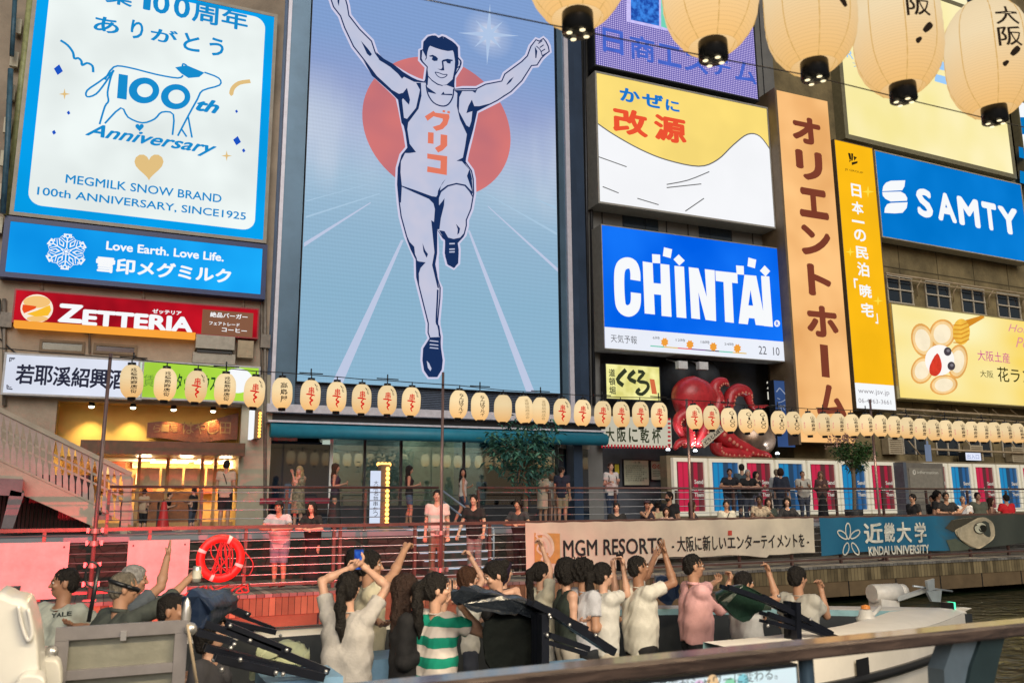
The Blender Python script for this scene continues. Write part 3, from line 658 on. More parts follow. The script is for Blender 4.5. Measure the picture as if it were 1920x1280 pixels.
# ---- liquor and rental signs
t = board('liquor_sign', 'long white lit sign with large black characters above the noodle shop', PL, (13, 664), (262, 746), OL + .35, emi('cool_white', (225, 230, 245)), .35, .05, mat('pale_rim', (.5, .5, .52), .4), 'sign')
o = OL + .36; mb = MB()
for i, ch in enumerate('若耶溪紹興酒'): text_px(mb, PL, ch, q(95 + i * 104, 846 + i * 6), q(187 + i * 104, 962 + i * 6), o, bold=.03)
for (x, y, sx, sy) in ((55, 812, 1, 1), (40, 985, 1, -1)): stroke_px(mb, PL, [q(x, y + 22 * sy), q(x, y), q(x + 30 * sx, y + 3)], .03, o); stroke_px(mb, PL, [q(x + 8, y + 18 * sy), q(x + 8, y + 7 * sy), q(x + 24 * sx, y + 9 * sy)], .02, o)
part('lettering', mb, emi('ink_black', (42, 44, 62), 1, 0), t)
t = board('rental_sign', 'lime green lit sign with dark characters and a white oval, behind the first lanterns', PL, (263.5, 678), (482, 753), OL + .35, emi('lime', (176, 224, 70), 1, .2), .35, .05, mat('pale_rim', (.5, .5, .52)), 'sign')
mb = MB(); text_px(mb, PL, '賃貸', q(808, 905), q(930, 978), o, bold=.0, mi=1); text_px(mb, PL, 'ピタットハウス', q(960, 898), q(1212, 1002), o, bold=.03, mi=0); lay(mb, PL, [q(*p) for p in ell_px((1338, 940), 85, 70)], o, 2)
part('lettering', mb, [emi('deep_green', (30, 74, 40), 1, 0), emi('mid_green', (110, 150, 60), 1, 0), E_white2], t)
# ---- carved ramen board and spotlights
z = lambda x, y: (200 + x / 4.267, 660 + y / 4.267)
a0, a1, z0, z1 = boxpx(PL, (278, 776), (444, 829), OL - .5)
mb = MB(); n = 14; vs = []
for i in range(n + 1):
    f = i / n; a = a0 + (a1 - a0) * f; top = z1 - .25 + .35 * f ** 3 + .05 * math.sin(f * 9); bot = z0 + .03 + .05 * math.sin(f * 7 + 1)
    vs.append((a, bot, top))
for i in range(n):
    (a, b0, t0), (c, b1, t1) = vs[i], vs[i + 1]
    mb.box8([PL.w(a, b0, OL - .45), PL.w(c, b1, OL - .45), PL.w(c, b1, OL - .6), PL.w(a, b0, OL - .6), PL.w(a, t0, OL - .45), PL.w(c, t1, OL - .45), PL.w(c, t1, OL - .6), PL.w(a, t0, OL - .6)])
t = thing('carved_board', 'carved brown wooden shop board with gold brush characters under the spotlights', 'sign', PL.w(a0, z0, OL - .5))
part('plank', mb, mat('carved_wood', (.15, .036, .006), .45, var=.3, scale=3, bump=.2), t)
mb = MB(); oo = OL - .44
for i, ch in enumerate('らー麺'): text_px(mb, PL, ch, z(375 + i * 66, 575), z(430 + i * 66, 640), oo)
for i, ch in enumerate('はやし田'): text_px(mb, PL, ch, z(615 + i * 98, 558), z(695 + i * 98, 655), oo)
part('lettering', mb, mat('gold_leaf', (.26, .15, .05), .4, .4), t)
for i, (u, v) in enumerate(((89, 752), (172, 756), (250, 758), (326, 762), (400, 765))):
    p = PL.px(u, v, OL - .25)
    t = thing('spotlight', ['lit black spotlight at the far left above the mustard shop panel', 'lit black spotlight second from the left above the mustard shop panel', 'lit black spotlight in the middle just left of the carved board', 'lit black spotlight above the left half of the carved board', 'lit black spotlight above the right half of the carved board'][i], 'spotlight', p, 'spotlights over the noodle shop')
    mb = MB(); mb.tube([p + Vector((0, .1, .12)), p + Vector((0, .05, .02)), p + Vector((0, .1, -.02))], .02, 6); mb.lathe([(.03, .06), (.075, .04), (.085, -.08)], p, 10); part('housing', mb, M_black, t)
    mb = MB(); mb.ball(p + Vector((0, 0, -.09)), .075, 10, 6, 0, (1, 1, .6)); part('bulb', mb, emi('bulb', (255, 244, 205), 9, 0), t)
    ld = bpy.data.lights.new('spot', 'SPOT'); ld.energy = 125; ld.spot_size = R(85); ld.spot_blend = .9; ld.color = (1, .70, .34); ld.shadow_soft_size = .05
    lo = bpy.data.objects.new('spot_lamp', ld); COL.objects.link(lo); lo.parent = t; lo.location = (0, .02, -.16); lo.rotation_euler = (R(22), 0, 0)
for u in (270, 350, 425):
    ld = bpy.data.lights.new('shop', 'POINT'); ld.energy = 120; ld.color = (1, .74, .42); ld.shadow_soft_size = .2
    lo = bpy.data.objects.new('shop_lamp', ld); COL.objects.link(lo); lo.location = PL.px(u, 856, OL - 2.4) + Vector((0, 0, -.25))
# lit strip sign with bulbs on the pilaster edge
a0, a1, z0, z1 = boxpx(PL, (472, 766), (487, 822), OL + .6)
t = thing('bulb_strip', 'narrow vertical strip of orange bulbs beside a white edge at the shop corner', 'sign', PL.w(a0, z0, OL))
mb = MB(); mb.pbox(PL, a0 + .1, a1, z0, z1, OL, OL + .6, 0); mb.pbox(PL, a0, a0 + .09, z0, z1, OL, OL + .6, 1); part('box', mb, [M_brown, E_white2], t)
mb = MB()
for i in range(8): mb.ball(PL.w(a0 + .24, z0 + .07 + (z1 - z0 - .1) * i / 8, OL + .62), .045, 8, 5)
part('bulbs', mb, emi('orange_bulb', (255, 175, 80), 3, 0), t)

# ---- giant screen with the running man
t = thing('giant_screen', 'giant vertical screen showing a runner with raised arms on a blue track', 'screen', PG.px(800, 740))
a0, z0 = PG.at(557, 714); a1 = PG.at(1050, 739)[0]; z1 = 26
m, n, b = nodes_mat('screen_picture'); n.nodes.remove(b); o_ = n.nodes['Material Output']; e = n.nodes.new('ShaderNodeEmission'); n.links.new(e.outputs[0], o_.inputs[0])
uvn = n.nodes.new('ShaderNodeTexCoord'); sp = n.nodes.new('ShaderNodeSeparateXYZ'); n.links.new(uvn.outputs['Generated'], sp.inputs[0])
rp = n.nodes.new('ShaderNodeValToRGB'); els = rp.color_ramp.elements
H_ = z1 - z0
def zr_(v): return (PG.at(800, v)[1] - z0) / H_
stops = [(0.0, (142, 182, 208)), (zr_(560), (140, 180, 206)), (zr_(440), (147, 182, 208)), (zr_(350), (160, 190, 214)), (zr_(270), (170, 185, 216)), (zr_(190), (145, 161, 206)), (zr_(90), (130, 160, 208)), (1.0, (124, 158, 212))]
els[0].position = stops[0][0]; els[0].color = hexlin(stops[0][1]) + (1,); els[1].position = 1; els[1].color = hexlin(stops[-1][1]) + (1,)
for p_, c_ in stops[1:-1]: k = els.new(p_); k.color = hexlin(c_) + (1,)
n.links.new(sp.outputs['Z'], rp.inputs[0])
nz = n.nodes.new('ShaderNodeTexNoise'); nz.inputs['Scale'].default_value = 3.2; nz.inputs['Detail'].default_value = 3; n.links.new(uvn.outputs['Generated'], nz.inputs['Vector'])
# clouds only in the band over the horizon
def ramp(pts, src):
    r_ = n.nodes.new('ShaderNodeValToRGB'); q_ = r_.color_ramp.elements; q_[0].position = pts[0][0]; q_[0].color = (pts[0][1],) * 3 + (1,); q_[1].position = pts[-1][0]; q_[1].color = (pts[-1][1],) * 3 + (1,)
    for a_, b_ in pts[1:-1]: k_ = q_.new(a_); k_.color = (b_,) * 3 + (1,)
    n.links.new(src, r_.inputs[0]); return r_.outputs[0]
band = ramp([(zr_(400), 0), (zr_(330), .9), (zr_(240), .75), (zr_(150), 0)], sp.outputs['Z'])
side = ramp([(0.0, 1), (.28, .2), (.55, .0), (.8, .55), (1.0, 1)], sp.outputs['X'])
cl = ramp([(.36, 0), (.62, 1)], nz.outputs['Fac'])
m1 = n.nodes.new('ShaderNodeMath'); m1.operation = 'MULTIPLY'; n.links.new(band, m1.inputs[0]); n.links.new(side, m1.inputs[1])
m2 = n.nodes.new('ShaderNodeMath'); m2.operation = 'MULTIPLY'; n.links.new(m1.outputs[0], m2.inputs[0]); n.links.new(cl, m2.inputs[1])
mx = n.nodes.new('ShaderNodeMix'); mx.data_type = 'RGBA'; n.links.new(m2.outputs[0], mx.inputs['Factor']); n.links.new(rp.outputs[0], mx.inputs['A']); mx.inputs['B'].default_value = hexlin((196, 208, 226)) + (1,)
# sun flare of the picture
def fpos(u, v): a_, z_ = PG.at(u, v); return ((a_ - a0) / (a1 - a0), (z_ - z0) / H_)
sx_, sz_ = fpos(916, 65)
cb = n.nodes.new('ShaderNodeCombineXYZ'); n.links.new(sp.outputs['X'], cb.inputs[0]); n.links.new(sp.outputs['Z'], cb.inputs[1])
sb = n.nodes.new('ShaderNodeVectorMath'); sb.operation = 'SUBTRACT'; sb.inputs[1].default_value = (sx_, sz_, 0); n.links.new(cb.outputs[0], sb.inputs[0])
sc_ = n.nodes.new('ShaderNodeVectorMath'); sc_.operation = 'MULTIPLY'; sc_.inputs[1].default_value = (a1 - a0, H_, 0); n.links.new(sb.outputs[0], sc_.inputs[0])
ln = n.nodes.new('ShaderNodeVectorMath'); ln.operation = 'LENGTH'; n.links.new(sc_.outputs[0], ln.inputs[0])
fl = ramp([(0.0, 1), (.32, .6), (.5, .25), (1.0, 0)], ln.outputs['Value'])
mx2 = n.nodes.new('ShaderNodeMix'); mx2.data_type = 'RGBA'; n.links.new(fl, mx2.inputs['Factor']); n.links.new(mx.outputs['Result'], mx2.inputs['A']); mx2.inputs['B'].default_value = hexlin((222, 226, 240)) + (1,)
fine = n.nodes.new('ShaderNodeTexWave'); fine.inputs['Scale'].default_value = 60; fine.bands_direction = 'X'; n.links.new(uvn.outputs['Generated'], fine.inputs['Vector'])
fm = n.nodes.new('ShaderNodeMath'); fm.operation = 'MULTIPLY_ADD'; fm.inputs[1].default_value = .10; fm.inputs[2].default_value = .90; n.links.new(fine.outputs['Fac'], fm.inputs[0])
f2 = n.nodes.new('ShaderNodeTexWave'); f2.inputs['Scale'].default_value = 50; f2.bands_direction = 'Z'; n.links.new(uvn.outputs['Generated'], f2.inputs['Vector']); f3 = n.nodes.new('ShaderNodeMath'); f3.operation = 'MULTIPLY_ADD'; f3.inputs[1].default_value = .07; n.links.new(f2.outputs['Fac'], f3.inputs[0]); n.links.new(fm.outputs[0], f3.inputs[2]); n.links.new(f3.outputs[0], e.inputs['Strength'])
n.links.new(mx2.outputs['Result'], e.inputs['Color'])
mb = MB(); mb.quad(PG.w(a0, z0, 0), PG.w(a1, z0, 0), PG.w(a1, z1, 0), PG.w(a0, z1, 0)); 
mb2 = MB(); mb2.pbox(PG, a0 - .02, a1 + .02, z0 - .02, z1, -.4, -.004); part('cabinet', mb2, M_dark, t)
part('display', mb, _M['screen_picture'], t)
E_line = emi('track_line', (190, 200, 226), 1, 0); E_line2 = emi('track_line_faint', (168, 198, 222), 1, 0)
mb = MB(); o = .006
def clipb(pts): return pts
for pts, mi in ((((757, 450), (752, 450), (623, 716), (643, 717)), 0), (((877, 432), (881, 432), (1003, 736), (987, 735)), 0), (((695, 381), (695, 379), (570, 455), (570, 463)), 0), (((915, 388), (915, 386), (1046, 503), (1046, 510)), 0), (((905, 360), (905, 359), (1044, 436), (1044, 441)), 1), (((1000, 372), (1000, 371), (1043, 388), (1043, 392)), 1), (((712, 364), (712, 362), (574, 405), (573, 409)), 1), (((690, 346), (690, 345), (574, 376), (574, 378)), 1), (((705, 322), (705, 321), (576, 344), (576, 345)), 1)): lay(mb, PG, pts, o, mi)
for k in range(8):
    an = k * math.pi / 4 + .05; r_ = 58 if k % 2 == 0 else 36; c_ = (916, 65)
    lay(mb, PG, [(c_[0] + 5 * math.cos(an + 1.57), c_[1] + 5 * math.sin(an + 1.57)), (c_[0] + r_ * math.cos(an), c_[1] + r_ * math.sin(an)), (c_[0] - 5 * math.cos(an + 1.57), c_[1] - 5 * math.sin(an + 1.57))], .004, 2)
part('track_lines', mb, [E_line, E_line2, emi('flare_ray', (176, 198, 230), 1, 0)], t)
mb = MB()
disc = [PG.at(u, v) for u, v in ((679, 215), (957, 240), (818, 108), (818, 366))]
cx = (disc[0][0] + disc[1][0]) / 2; cz = PG.at(816, 236)[1]; rx = (disc[1][0] - disc[0][0]) / 2; rz = (PG.at(816, 107)[1] - PG.at(818, 367)[1]) / 2
mb.ngon([PG.w(cx + rx * math.cos(R(5 * k)), cz + rz * math.sin(R(5 * k)), .010) for k in range(72)]); part('red_disc', mb, emi('disc_red', (196, 116, 124), 1, .07, .4, (216, 120, 116)), t)
# runner: pixel outlines traced region by region
A1 = lambda x, y: (600 + x * .1875, y * .1875); A2 = lambda x, y: (740 + x * .125, 40 + y * .125); A3 = lambda x, y: (820 + x * .1875, 40 + y * .1875)
A4 = lambda x, y: (720 + x * .171875, 160 + y * .171875); A5 = lambda x, y: (720 + x * .171875, 320 + y * .171875); A6 = lambda x, y: (740 + x * .171875, 500 + y * .171875)
outer = [A1(80, -160), A1(60, -60), A1(105, 0), A1(130, 75), A1(200, 165), A1(240, 280), A1(330, 470), A1(440, 610), A1(560, 770), A1(690, 890), A1(775, 975), A1(800, 1080), A4(200, 380), A4(232, 520), A4(255, 680), A4(190, 760), A4(150, 900), A4(142, 1080), A4(160, 1280), A5(180, 500), A5(240, 720), A5(345, 960), A5(350, 1150), A6(235, 120), A6(300, 380), A6(360, 620), A6(358, 720), A6(380, 780), A6(310, 890), A6(302, 1020), A6(320, 1130), A6(370, 1203), A6(465, 1203), A6(515, 1120), A6(525, 1020), A6(500, 880), A6(505, 760), A6(478, 640), A6(475, 600), A6(500, 340), A6(503, 230), A6(450, 60), A5(590, 1180), A5(560, 1020), A5(580, 900), A5(582, 650), A5(640, 740), A5(668, 760), A5(662, 900), A5(690, 1020), A5(760, 1062), A5(810, 1010), A5(815, 860), A5(805, 790), A5(880, 700), A5(905, 600), A5(905, 540), A5(955, 420), A5(985, 250), A4(980, 1020), A4(960, 930), A4(890, 830), A4(905, 740), A4(950, 560), A4(985, 400), A4(1010, 290), A3(470, 865), A3(600, 800), A3(740, 710), A3(850, 600), A3(945, 450), A3(1000, 445), A3(1045, 375), A3(1080, 340), A3(1125, 305), A3(1115, 250), A3(1090, 200), A3(1060, 168), A3(1020, 195), A3(985, 180), A3(930, 250), A3(895, 345), A3(840, 400), A3(670, 525), A3(640, 595), A3(480, 625), A3(390, 670), A3(250, 670), A2(900, 1015), A2(890, 850), A2(990, 690), A2(1000, 600), A2(955, 540), A2(950, 390), A2(860, 300), A2(790, 260), A2(760, 240), A2(710, 225), A2(660, 250), A2(600, 215), A2(500, 235), A2(430, 310), A2(425, 420), A2(380, 440), A2(378, 580), A2(480, 690), A2(455, 880), A2(440, 905), A2(340, 880), A2(200, 815), A1(700, 650), A1(610, 600), A1(560, 530), A1(520, 410), A1(400, 290), A1(295, 155), A1(280, 60), A1(255, -30), A1(220, -100), A1(150, -170)]
def outline(pts, d):
    n_ = len(pts); out = []
    P_ = [Vector(p) for p in pts]
    area = sum(P_[i].x * P_[(i + 1) % n_].y - P_[(i + 1) % n_].x * P_[i].y for i in range(n_))
    sg = 1 if area > 0 else -1
    for i in range(n_):
        a = P_[i - 1]; b2 = P_[i]; c = P_[(i + 1) % n_]
        n1 = (b2 - a); n2 = (c - b2); n1 = n1.normalized() if n1.length else n1; n2 = n2.normalized() if n2.length else n2
        t_ = (n1 + n2); t_ = t_.normalized() if t_.length > 1e-4 else n1
        out.append(tuple(b2 + Vector((t_.y, -t_.x)) * d * sg))
    return out
E_halo = emi('runner_halo', (206, 204, 230), 1, 0); E_navy = emi('runner_navy', (26, 48, 92), 1, 0); E_skin = emi('runner_body', (188, 196, 222), 1, .03, 1, (198, 198, 218)); E_or = emi('runner_letters', (226, 122, 98), 1, 0)
mb = MB()
poly_px(mb, PG, outline(outer, 4.0), .014, 0)
poly_px(mb, PG, outer, .018, 1)
poly_px(mb, PG, outline(outer, -2.4), .022, 2)
L = .026
def ink(f, pts): poly_px(mb, PG, [f(*p) for p in pts], L, 1)
def pen(f, pts, w_=2.6): stroke_px(mb, PG, [f(*p) for p in smooth_pts(pts, 3)], w_ * mpp(PG, 800, 300), L, 1)
# arms
ink(A1, [(430, 600), (560, 760), (700, 890), (790, 940), (830, 930), (870, 880), (900, 1000), (890, 1050), (830, 985), (820, 1000), (840, 1180), (870, 1190), (960, 1080), (1000, 900), (960, 830), (1010, 830), (1015, 960), (985, 1090), (880, 1230), (860, 1290), (815, 1230), (780, 1000), (700, 920), (520, 760)])
ink(A1, [(410, 410), (480, 490), (520, 545), (500, 565), (470, 540)]); ink(A1, [(560, 520), (640, 590), (730, 640), (830, 720), (960, 800), (1060, 820), (1060, 830), (940, 820), (840, 770), (820, 790), (780, 740), (700, 670), (590, 600)]); ink(A1, [(175, -60), (195, 0), (188, 65), (175, 20)])
ink(A3, [(165, 690), (240, 690), (380, 690), (400, 680), (380, 720), (350, 700), (250, 700), (220, 760), (215, 900), (290, 1040), (320, 1060), (340, 1000), (350, 900), (290, 920), (310, 850), (345, 785), (370, 850), (420, 850), (560, 815), (640, 760), (690, 720), (600, 800), (480, 860), (400, 900), (360, 1080), (300, 1300), (270, 1300), (295, 1130), (225, 980), (195, 850), (200, 720)])
ink(A3, [(690, 635), (720, 590), (765, 555), (735, 605), (700, 635)]); ink(A3, [(975, 255), (1000, 300), (990, 370), (980, 370)])
for k in range(4): pen(A3, [(1010 + k * 14, 225 + k * 40), (1050 + k * 14, 195 + k * 42)], 2)
pen(A3, [(990, 250), (1030, 290), (1050, 350)], 2)
# torso and shorts
ink(A4, [(190, 340), (250, 380), (265, 400), (255, 480), (280, 640), (350, 730), (280, 740), (230, 740), (185, 830), (180, 950), (195, 1100), (185, 1280), (165, 1280), (150, 1080), (160, 900), (200, 760), (255, 690), (235, 520), (215, 420)])
ink(A4, [(920, 460), (960, 450), (930, 640), (895, 800), (890, 860), (940, 930), (965, 1040), (950, 1020), (905, 990), (950, 1030), (970, 1180), (955, 1180), (960, 1050), (930, 920), (850, 830), (790, 825), (860, 790), (905, 560)])
pen(A4, [(460, 0), (480, 100), (540, 190), (630, 228), (700, 210), (750, 130), (760, 40)], 2.6); ink(A4, [(470, 20), (570, 90), (560, 95), (480, 75)]); ink(A4, [(620, 105), (650, 70), (660, 95), (745, 95), (745, 112)])
ink(A4, [(180, 1090), (330, 1140), (520, 1210), (560, 1215), (580, 1220), (590, 1150), (640, 1060), (675, 1020), (620, 1100), (610, 1150), (690, 1090), (790, 1065), (890, 1085), (960, 1160), (970, 1230), (930, 1160), (880, 1100), (790, 1082), (700, 1105), (625, 1165), (600, 1230), (590, 1300), (540, 1290), (490, 1240), (330, 1170), (200, 1110)])
# legs
ink(A5, [(490, 290), (560, 300), (600, 240), (600, 380), (640, 330), (660, 300), (655, 380), (620, 520), (605, 640), (580, 640), (575, 900), (560, 1020), (600, 1280), (585, 1280), (525, 1030), (550, 890), (515, 540), (545, 560), (555, 420), (540, 360)])
ink(A5, [(245, 740), (330, 830), (345, 970), (290, 860)]); ink(A5, [(345, 970), (380, 990), (455, 1000), (400, 1060), (380, 1120), (385, 1280), (355, 1160)]); ink(A5, [(420, 790), (450, 870), (480, 910), (465, 950), (430, 880)]); ink(A5, [(785, 580), (830, 630), (820, 680), (800, 700), (805, 640)]); ink(A5, [(600, 650), (660, 660), (700, 730), (760, 745), (830, 730), (890, 660), (870, 720), (805, 790), (815, 900), (810, 1000), (770, 1060), (700, 1030), (668, 940), (665, 760)])
ink(A6, [(385, 770), (500, 765), (505, 880), (525, 1020), (510, 1120), (465, 1200), (370, 1200), (320, 1130), (303, 1020), (315, 890)]); pen(A6, [(470, 250), (465, 380), (455, 600), (480, 650), (490, 760)], 3)
poly_px(mb, PG, [A6(350, 1025), A6(375, 1050), A6(402, 1110), A6(390, 1138), A6(362, 1100)], L + .004, 2)
for y in (800, 840, 875): poly_px(mb, PG, [A6(385, y), A6(475, y + 10), A6(478, y + 22), A6(380, y + 12)], L + .004, 2)
for y in (790, 850, 880): poly_px(mb, PG, [A5(712, y), A5(772, y - 2), A5(772, y + 12), A5(712, y + 14)], L + .004, 2)
# head
ink(A2, [(430, 310), (500, 232), (560, 215), (620, 218), (660, 252), (680, 250), (710, 222), (730, 258), (760, 240), (780, 265), (860, 300), (920, 350), (950, 400), (955, 560), (960, 640), (910, 800), (890, 1000), (780, 960), (700, 965), (780, 950), (870, 870), (900, 700), (905, 600), (885, 470), (870, 440), (800, 450), (700, 430), (620, 405), (530, 370), (510, 400), (490, 470), (480, 560), (450, 600), (470, 540), (420, 440)])
ink(A2, [(385, 430), (415, 440), (405, 560), (440, 640), (490, 700), (505, 820), (560, 880), (640, 935), (720, 962), (720, 975), (640, 955), (560, 900), (505, 840), (495, 960), (470, 960), (460, 880), (480, 690), (400, 610), (380, 560)])
ink(A2, [(515, 520), (570, 505), (620, 530), (650, 560), (640, 595), (590, 600), (555, 575), (570, 535), (530, 535)]); ink(A2, [(725, 580), (790, 565), (870, 580), (870, 600), (845, 600), (835, 640), (790, 630), (770, 600), (730, 610), (745, 740), (700, 740), (640, 715), (700, 720), (715, 690), (705, 600)])
pen(A2, [(605, 765), (640, 820), (700, 850), (760, 835), (788, 800), (730, 800), (660, 775), (605, 765)], 1.7); pen(A2, [(960, 560), (995, 600), (990, 660), (940, 700)], 2); 
part('runner', mb, [E_halo, E_navy, E_skin], t)
mb = MB()
for pts in ([(445, 340), (540, 280), (560, 300), (710, 318), (715, 350), (690, 430), (640, 480), (570, 500), (530, 455), (610, 430), (640, 390), (640, 365), (540, 340), (475, 390)], [(640, 272), (668, 275), (665, 298), (638, 295)], [(692, 280), (720, 285), (718, 310), (690, 305)], [(480, 512), (542, 518), (540, 640), (478, 632)], [(618, 535), (690, 545), (690, 660), (640, 710), (590, 735), (555, 685), (615, 650)], [(472, 745), (690, 775), (685, 980), (470, 945), (474, 885), (615, 910), (618, 825), (472, 800)]): poly_px(mb, PG, [A4(*p) for p in pts], L + .002)
part('lettering', mb, E_or, t)

# ---- lavender dot screen
m, n, b = nodes_mat('dot_screen'); n.nodes.remove(b); o_ = n.nodes['Material Output']; e = n.nodes.new('ShaderNodeEmission'); n.links.new(e.outputs[0], o_.inputs[0])
tc = n.nodes.new('ShaderNodeTexCoord'); vm = n.nodes.new('ShaderNodeVectorMath'); vm.operation = 'MULTIPLY'; vm.inputs[1].default_value = (12, 12, 12); n.links.new(tc.outputs['Object'], vm.inputs[0])
fr_ = n.nodes.new('ShaderNodeVectorMath'); fr_.operation = 'FRACTION'; n.links.new(vm.outputs[0], fr_.inputs[0]); s2 = n.nodes.new('ShaderNodeVectorMath'); s2.operation = 'SUBTRACT'; s2.inputs[1].default_value = (.5, .5, .5); n.links.new(fr_.outputs[0], s2.inputs[0])
s3 = n.nodes.new('ShaderNodeVectorMath'); s3.operation = 'MULTIPLY'; s3.inputs[1].default_value = (1, 0, 1); n.links.new(s2.outputs[0], s3.inputs[0]); l3 = n.nodes.new('ShaderNodeVectorMath'); l3.operation = 'LENGTH'; n.links.new(s3.outputs[0], l3.inputs[0])
r3 = n.nodes.new('ShaderNodeValToRGB'); r3.color_ramp.elements[0].position = .2; r3.color_ramp.elements[0].color = hexlin((214, 200, 250)) + (1,); r3.color_ramp.elements[1].position = .42; r3.color_ramp.elements[1].color = hexlin((96, 88, 170)) + (1,); n.links.new(l3.outputs['Value'], r3.inputs[0]); n.links.new(r3.outputs[0], e.inputs['Color'])
t = board('dot_screen', 'lavender dot matrix screen with blue characters above the yellow medicine billboard', PC, (1112, -60), (1421, 187), -.05, _M['dot_screen'], .5, .06, M_dark, 'screen', 'display')
q = lambda x, y: (1100 + x / 5.333, y / 5.333); mb = MB(); o = -.04
for ch, tl, br in (('日', (155, 270), (372, 562)), ('商', (425, 335), (688, 640)), ('エ', (705, 425), (948, 690)), ('ス', (968, 520), (1218, 755)), ('テ', (1228, 575), (1445, 785)), ('ム', (1475, 598), (1700, 855))): text_px(mb, PC, ch, q(*tl), q(*br), o, bold=.03)
part('lettering', mb, emi('led_blue', (72, 104, 204), 1, .1, 3), t)
mb = MB(); lay(mb, PC, [q(*p) for p in ((400, -300), (810, -300), (815, 310), (400, 220))], o, 0); lay(mb, PC, [q(*p) for p in ((440, -300), (722, -300), (725, 262), (442, 200))], o + .004, 1); lay(mb, PC, [q(*p) for p in ((742, -300), (802, -300), (806, 288), (745, 268))], o + .004, 2)
part('picture', mb, [emi('led_pale', (206, 196, 250), 1, .1, 5), emi('led_deep', (38, 86, 190), 1, .25, 6, (60, 130, 220)), emi('led_mint', (120, 220, 190), 1, .1)], t)
# ---- medicine billboard (its mascot is left out)
t = board('medicine_billboard', 'yellow and white billboard with red and blue characters above the royal blue billboard', PC, (1118, 137), (1452, 426), 0, emi('warm_yellow', (252, 222, 122), 1, .06, .5), .8, .07, mat('pale_metal', (.33, .32, .29), .5))
q = lambda x, y: (1000 + x / 4, y / 4); mb = MB(); o = .008
cur = smooth_pts([(1118, 230), (1150, 252), (1200, 280), (1250, 300), (1310, 312), (1345, 300), (1375, 272), (1402, 252), (1425, 256), (1447, 285)], 4)
lay(mb, PC, cur + [(1452.5, 426), (1124.5, 378)], o, 0)
stroke_px(mb, PC, cur, .05, o + .004, 1)
for p in (((1122, 294), (1175, 313)), ((1250, 346), (1290, 338), (1330, 322)), ((1250, 352), (1315, 345)), ((1195, 372), (1235, 384)), ((1285, 396), (1320, 372)), ((1130, 350), (1160, 362))): stroke_px(mb, PC, smooth_pts(p, 3), .04, o + .004, 1)
part('white_shape', mb, [emi('bag_white', (246, 247, 250), 1, .02), emi('grey_line', (100, 100, 100), 1, 0)], t)
mb = MB(); text_px(mb, PC, 'か', q(645, 650), q(802, 785), o + .006, bold=.05, mi=0); text_px(mb, PC, 'ぜ', q(812, 688), q(978, 825), o + .006, bold=.05, mi=0); text_px(mb, PC, 'に', q(990, 742), q(1098, 848), o + .006, bold=.05, mi=0); text_px(mb, PC, '改', q(592, 795), q(862, 1040), o + .006, bold=.05, mi=1); text_px(mb, PC, '源', q(900, 850), q(1152, 1090), o + .006, bold=.05, mi=1)
part('lettering', mb, [emi('letters_blue', (28, 120, 205), 1, 0), emi('letters_red', (236, 84, 52), 1, 0)], t)
# ---- royal blue billboard with weather strip
t = board('weather_billboard', 'royal blue billboard with giant white capitals and a white weather forecast strip', PC, (1127.5, 422), (1474, 677), 0, emi('royal_lit', (0, 98, 238), 1, .07, .3, (20, 116, 246)), .75, .03, mat('pale_metal', (.33, .32, .29)))
q = lambda x, y: (1100 + x / 4, 380 + y / 4); o = .01; mb = MB()
stroke_px(mb, PC, [q(*p) for p in smooth_pts([(366, 582), (364, 520), (345, 465), (300, 452), (258, 480), (244, 560), (250, 730), (268, 790), (312, 812), (352, 790), (368, 745), (369, 676)], 4)], 76 / 4 * mpp(PC, 1175, 540), o)
for p in ([(420, 440), (495, 452), (512, 838), (435, 830)], [(553, 458), (620, 466), (637, 856), (562, 848)], [(498, 602), (562, 608), (564, 692), (502, 686)], [(490, 385), (551, 390), (552, 455), (493, 452)], [(580, 334), (641, 350), (630, 416), (571, 400)], [(690, 388), (736, 434), (695, 472), (651, 425)], [(658, 473), (730, 480), (748, 866), (675, 858)], [(765, 483), (838, 492), (900, 705), (886, 498), (960, 507), (971, 888), (892, 878), (838, 672), (851, 874), (785, 866)], [(965, 510), (1130, 528), (1133, 605), (1090, 600), (1104, 901), (1038, 893), (1026, 594), (968, 586)], [(1120, 470), (1178, 475), (1180, 541), (1125, 536)], [(1183, 540), (1272, 548), (1345, 924), (1268, 916), (1259, 868), (1217, 864), (1208, 912), (1140, 905)], [(1308, 548), (1370, 553), (1397, 931), (1330, 924)], [(1213, 411), (1272, 428), (1262, 492), (1206, 476)], [(1335, 470), (1376, 513), (1342, 553), (1299, 510)]): lay(mb, PC, [q(*k) for k in p], o)
lay(mb, PC, [q(*p) for p in ((1229, 655), (1248, 772), (1213, 769))], o + .004, 1)
lay(mb, PC, [q(*p) for p in ell_px((1428, 905), 22, 25)], o, 0); text_px(mb, PC, 'R', q(1418, 890), q(1440, 921), o + .004, mi=1, bold=.03)
part('lettering', mb, [E_white2, emi('royal_flat', (0, 100, 238), 1, 0)], t)
mb = MB(); a0, z1 = PC.at(1132.5, 612.5); a1, z0 = PC.at(1474, 677); rect_poly(PC, mb, a0 + .02, a1, z0, z1, .006, 0, 0)
text_px(mb, PC, '天気予報', q(180, 985), q(378, 1060), o, mi=1)
for s, tl, br in (('6時', (495, 1000), (549, 1026)), ('12時', (668, 1016), (740, 1044)), ('18時', (855, 1030), (923, 1060)), ('24時', (1032, 1046), (1104, 1074))): text_px(mb, PC, s, q(*tl), q(*br), o, mi=1)
text_px(mb, PC, '22  10', q(1288, 1073), q(1448, 1146), o, mi=1)
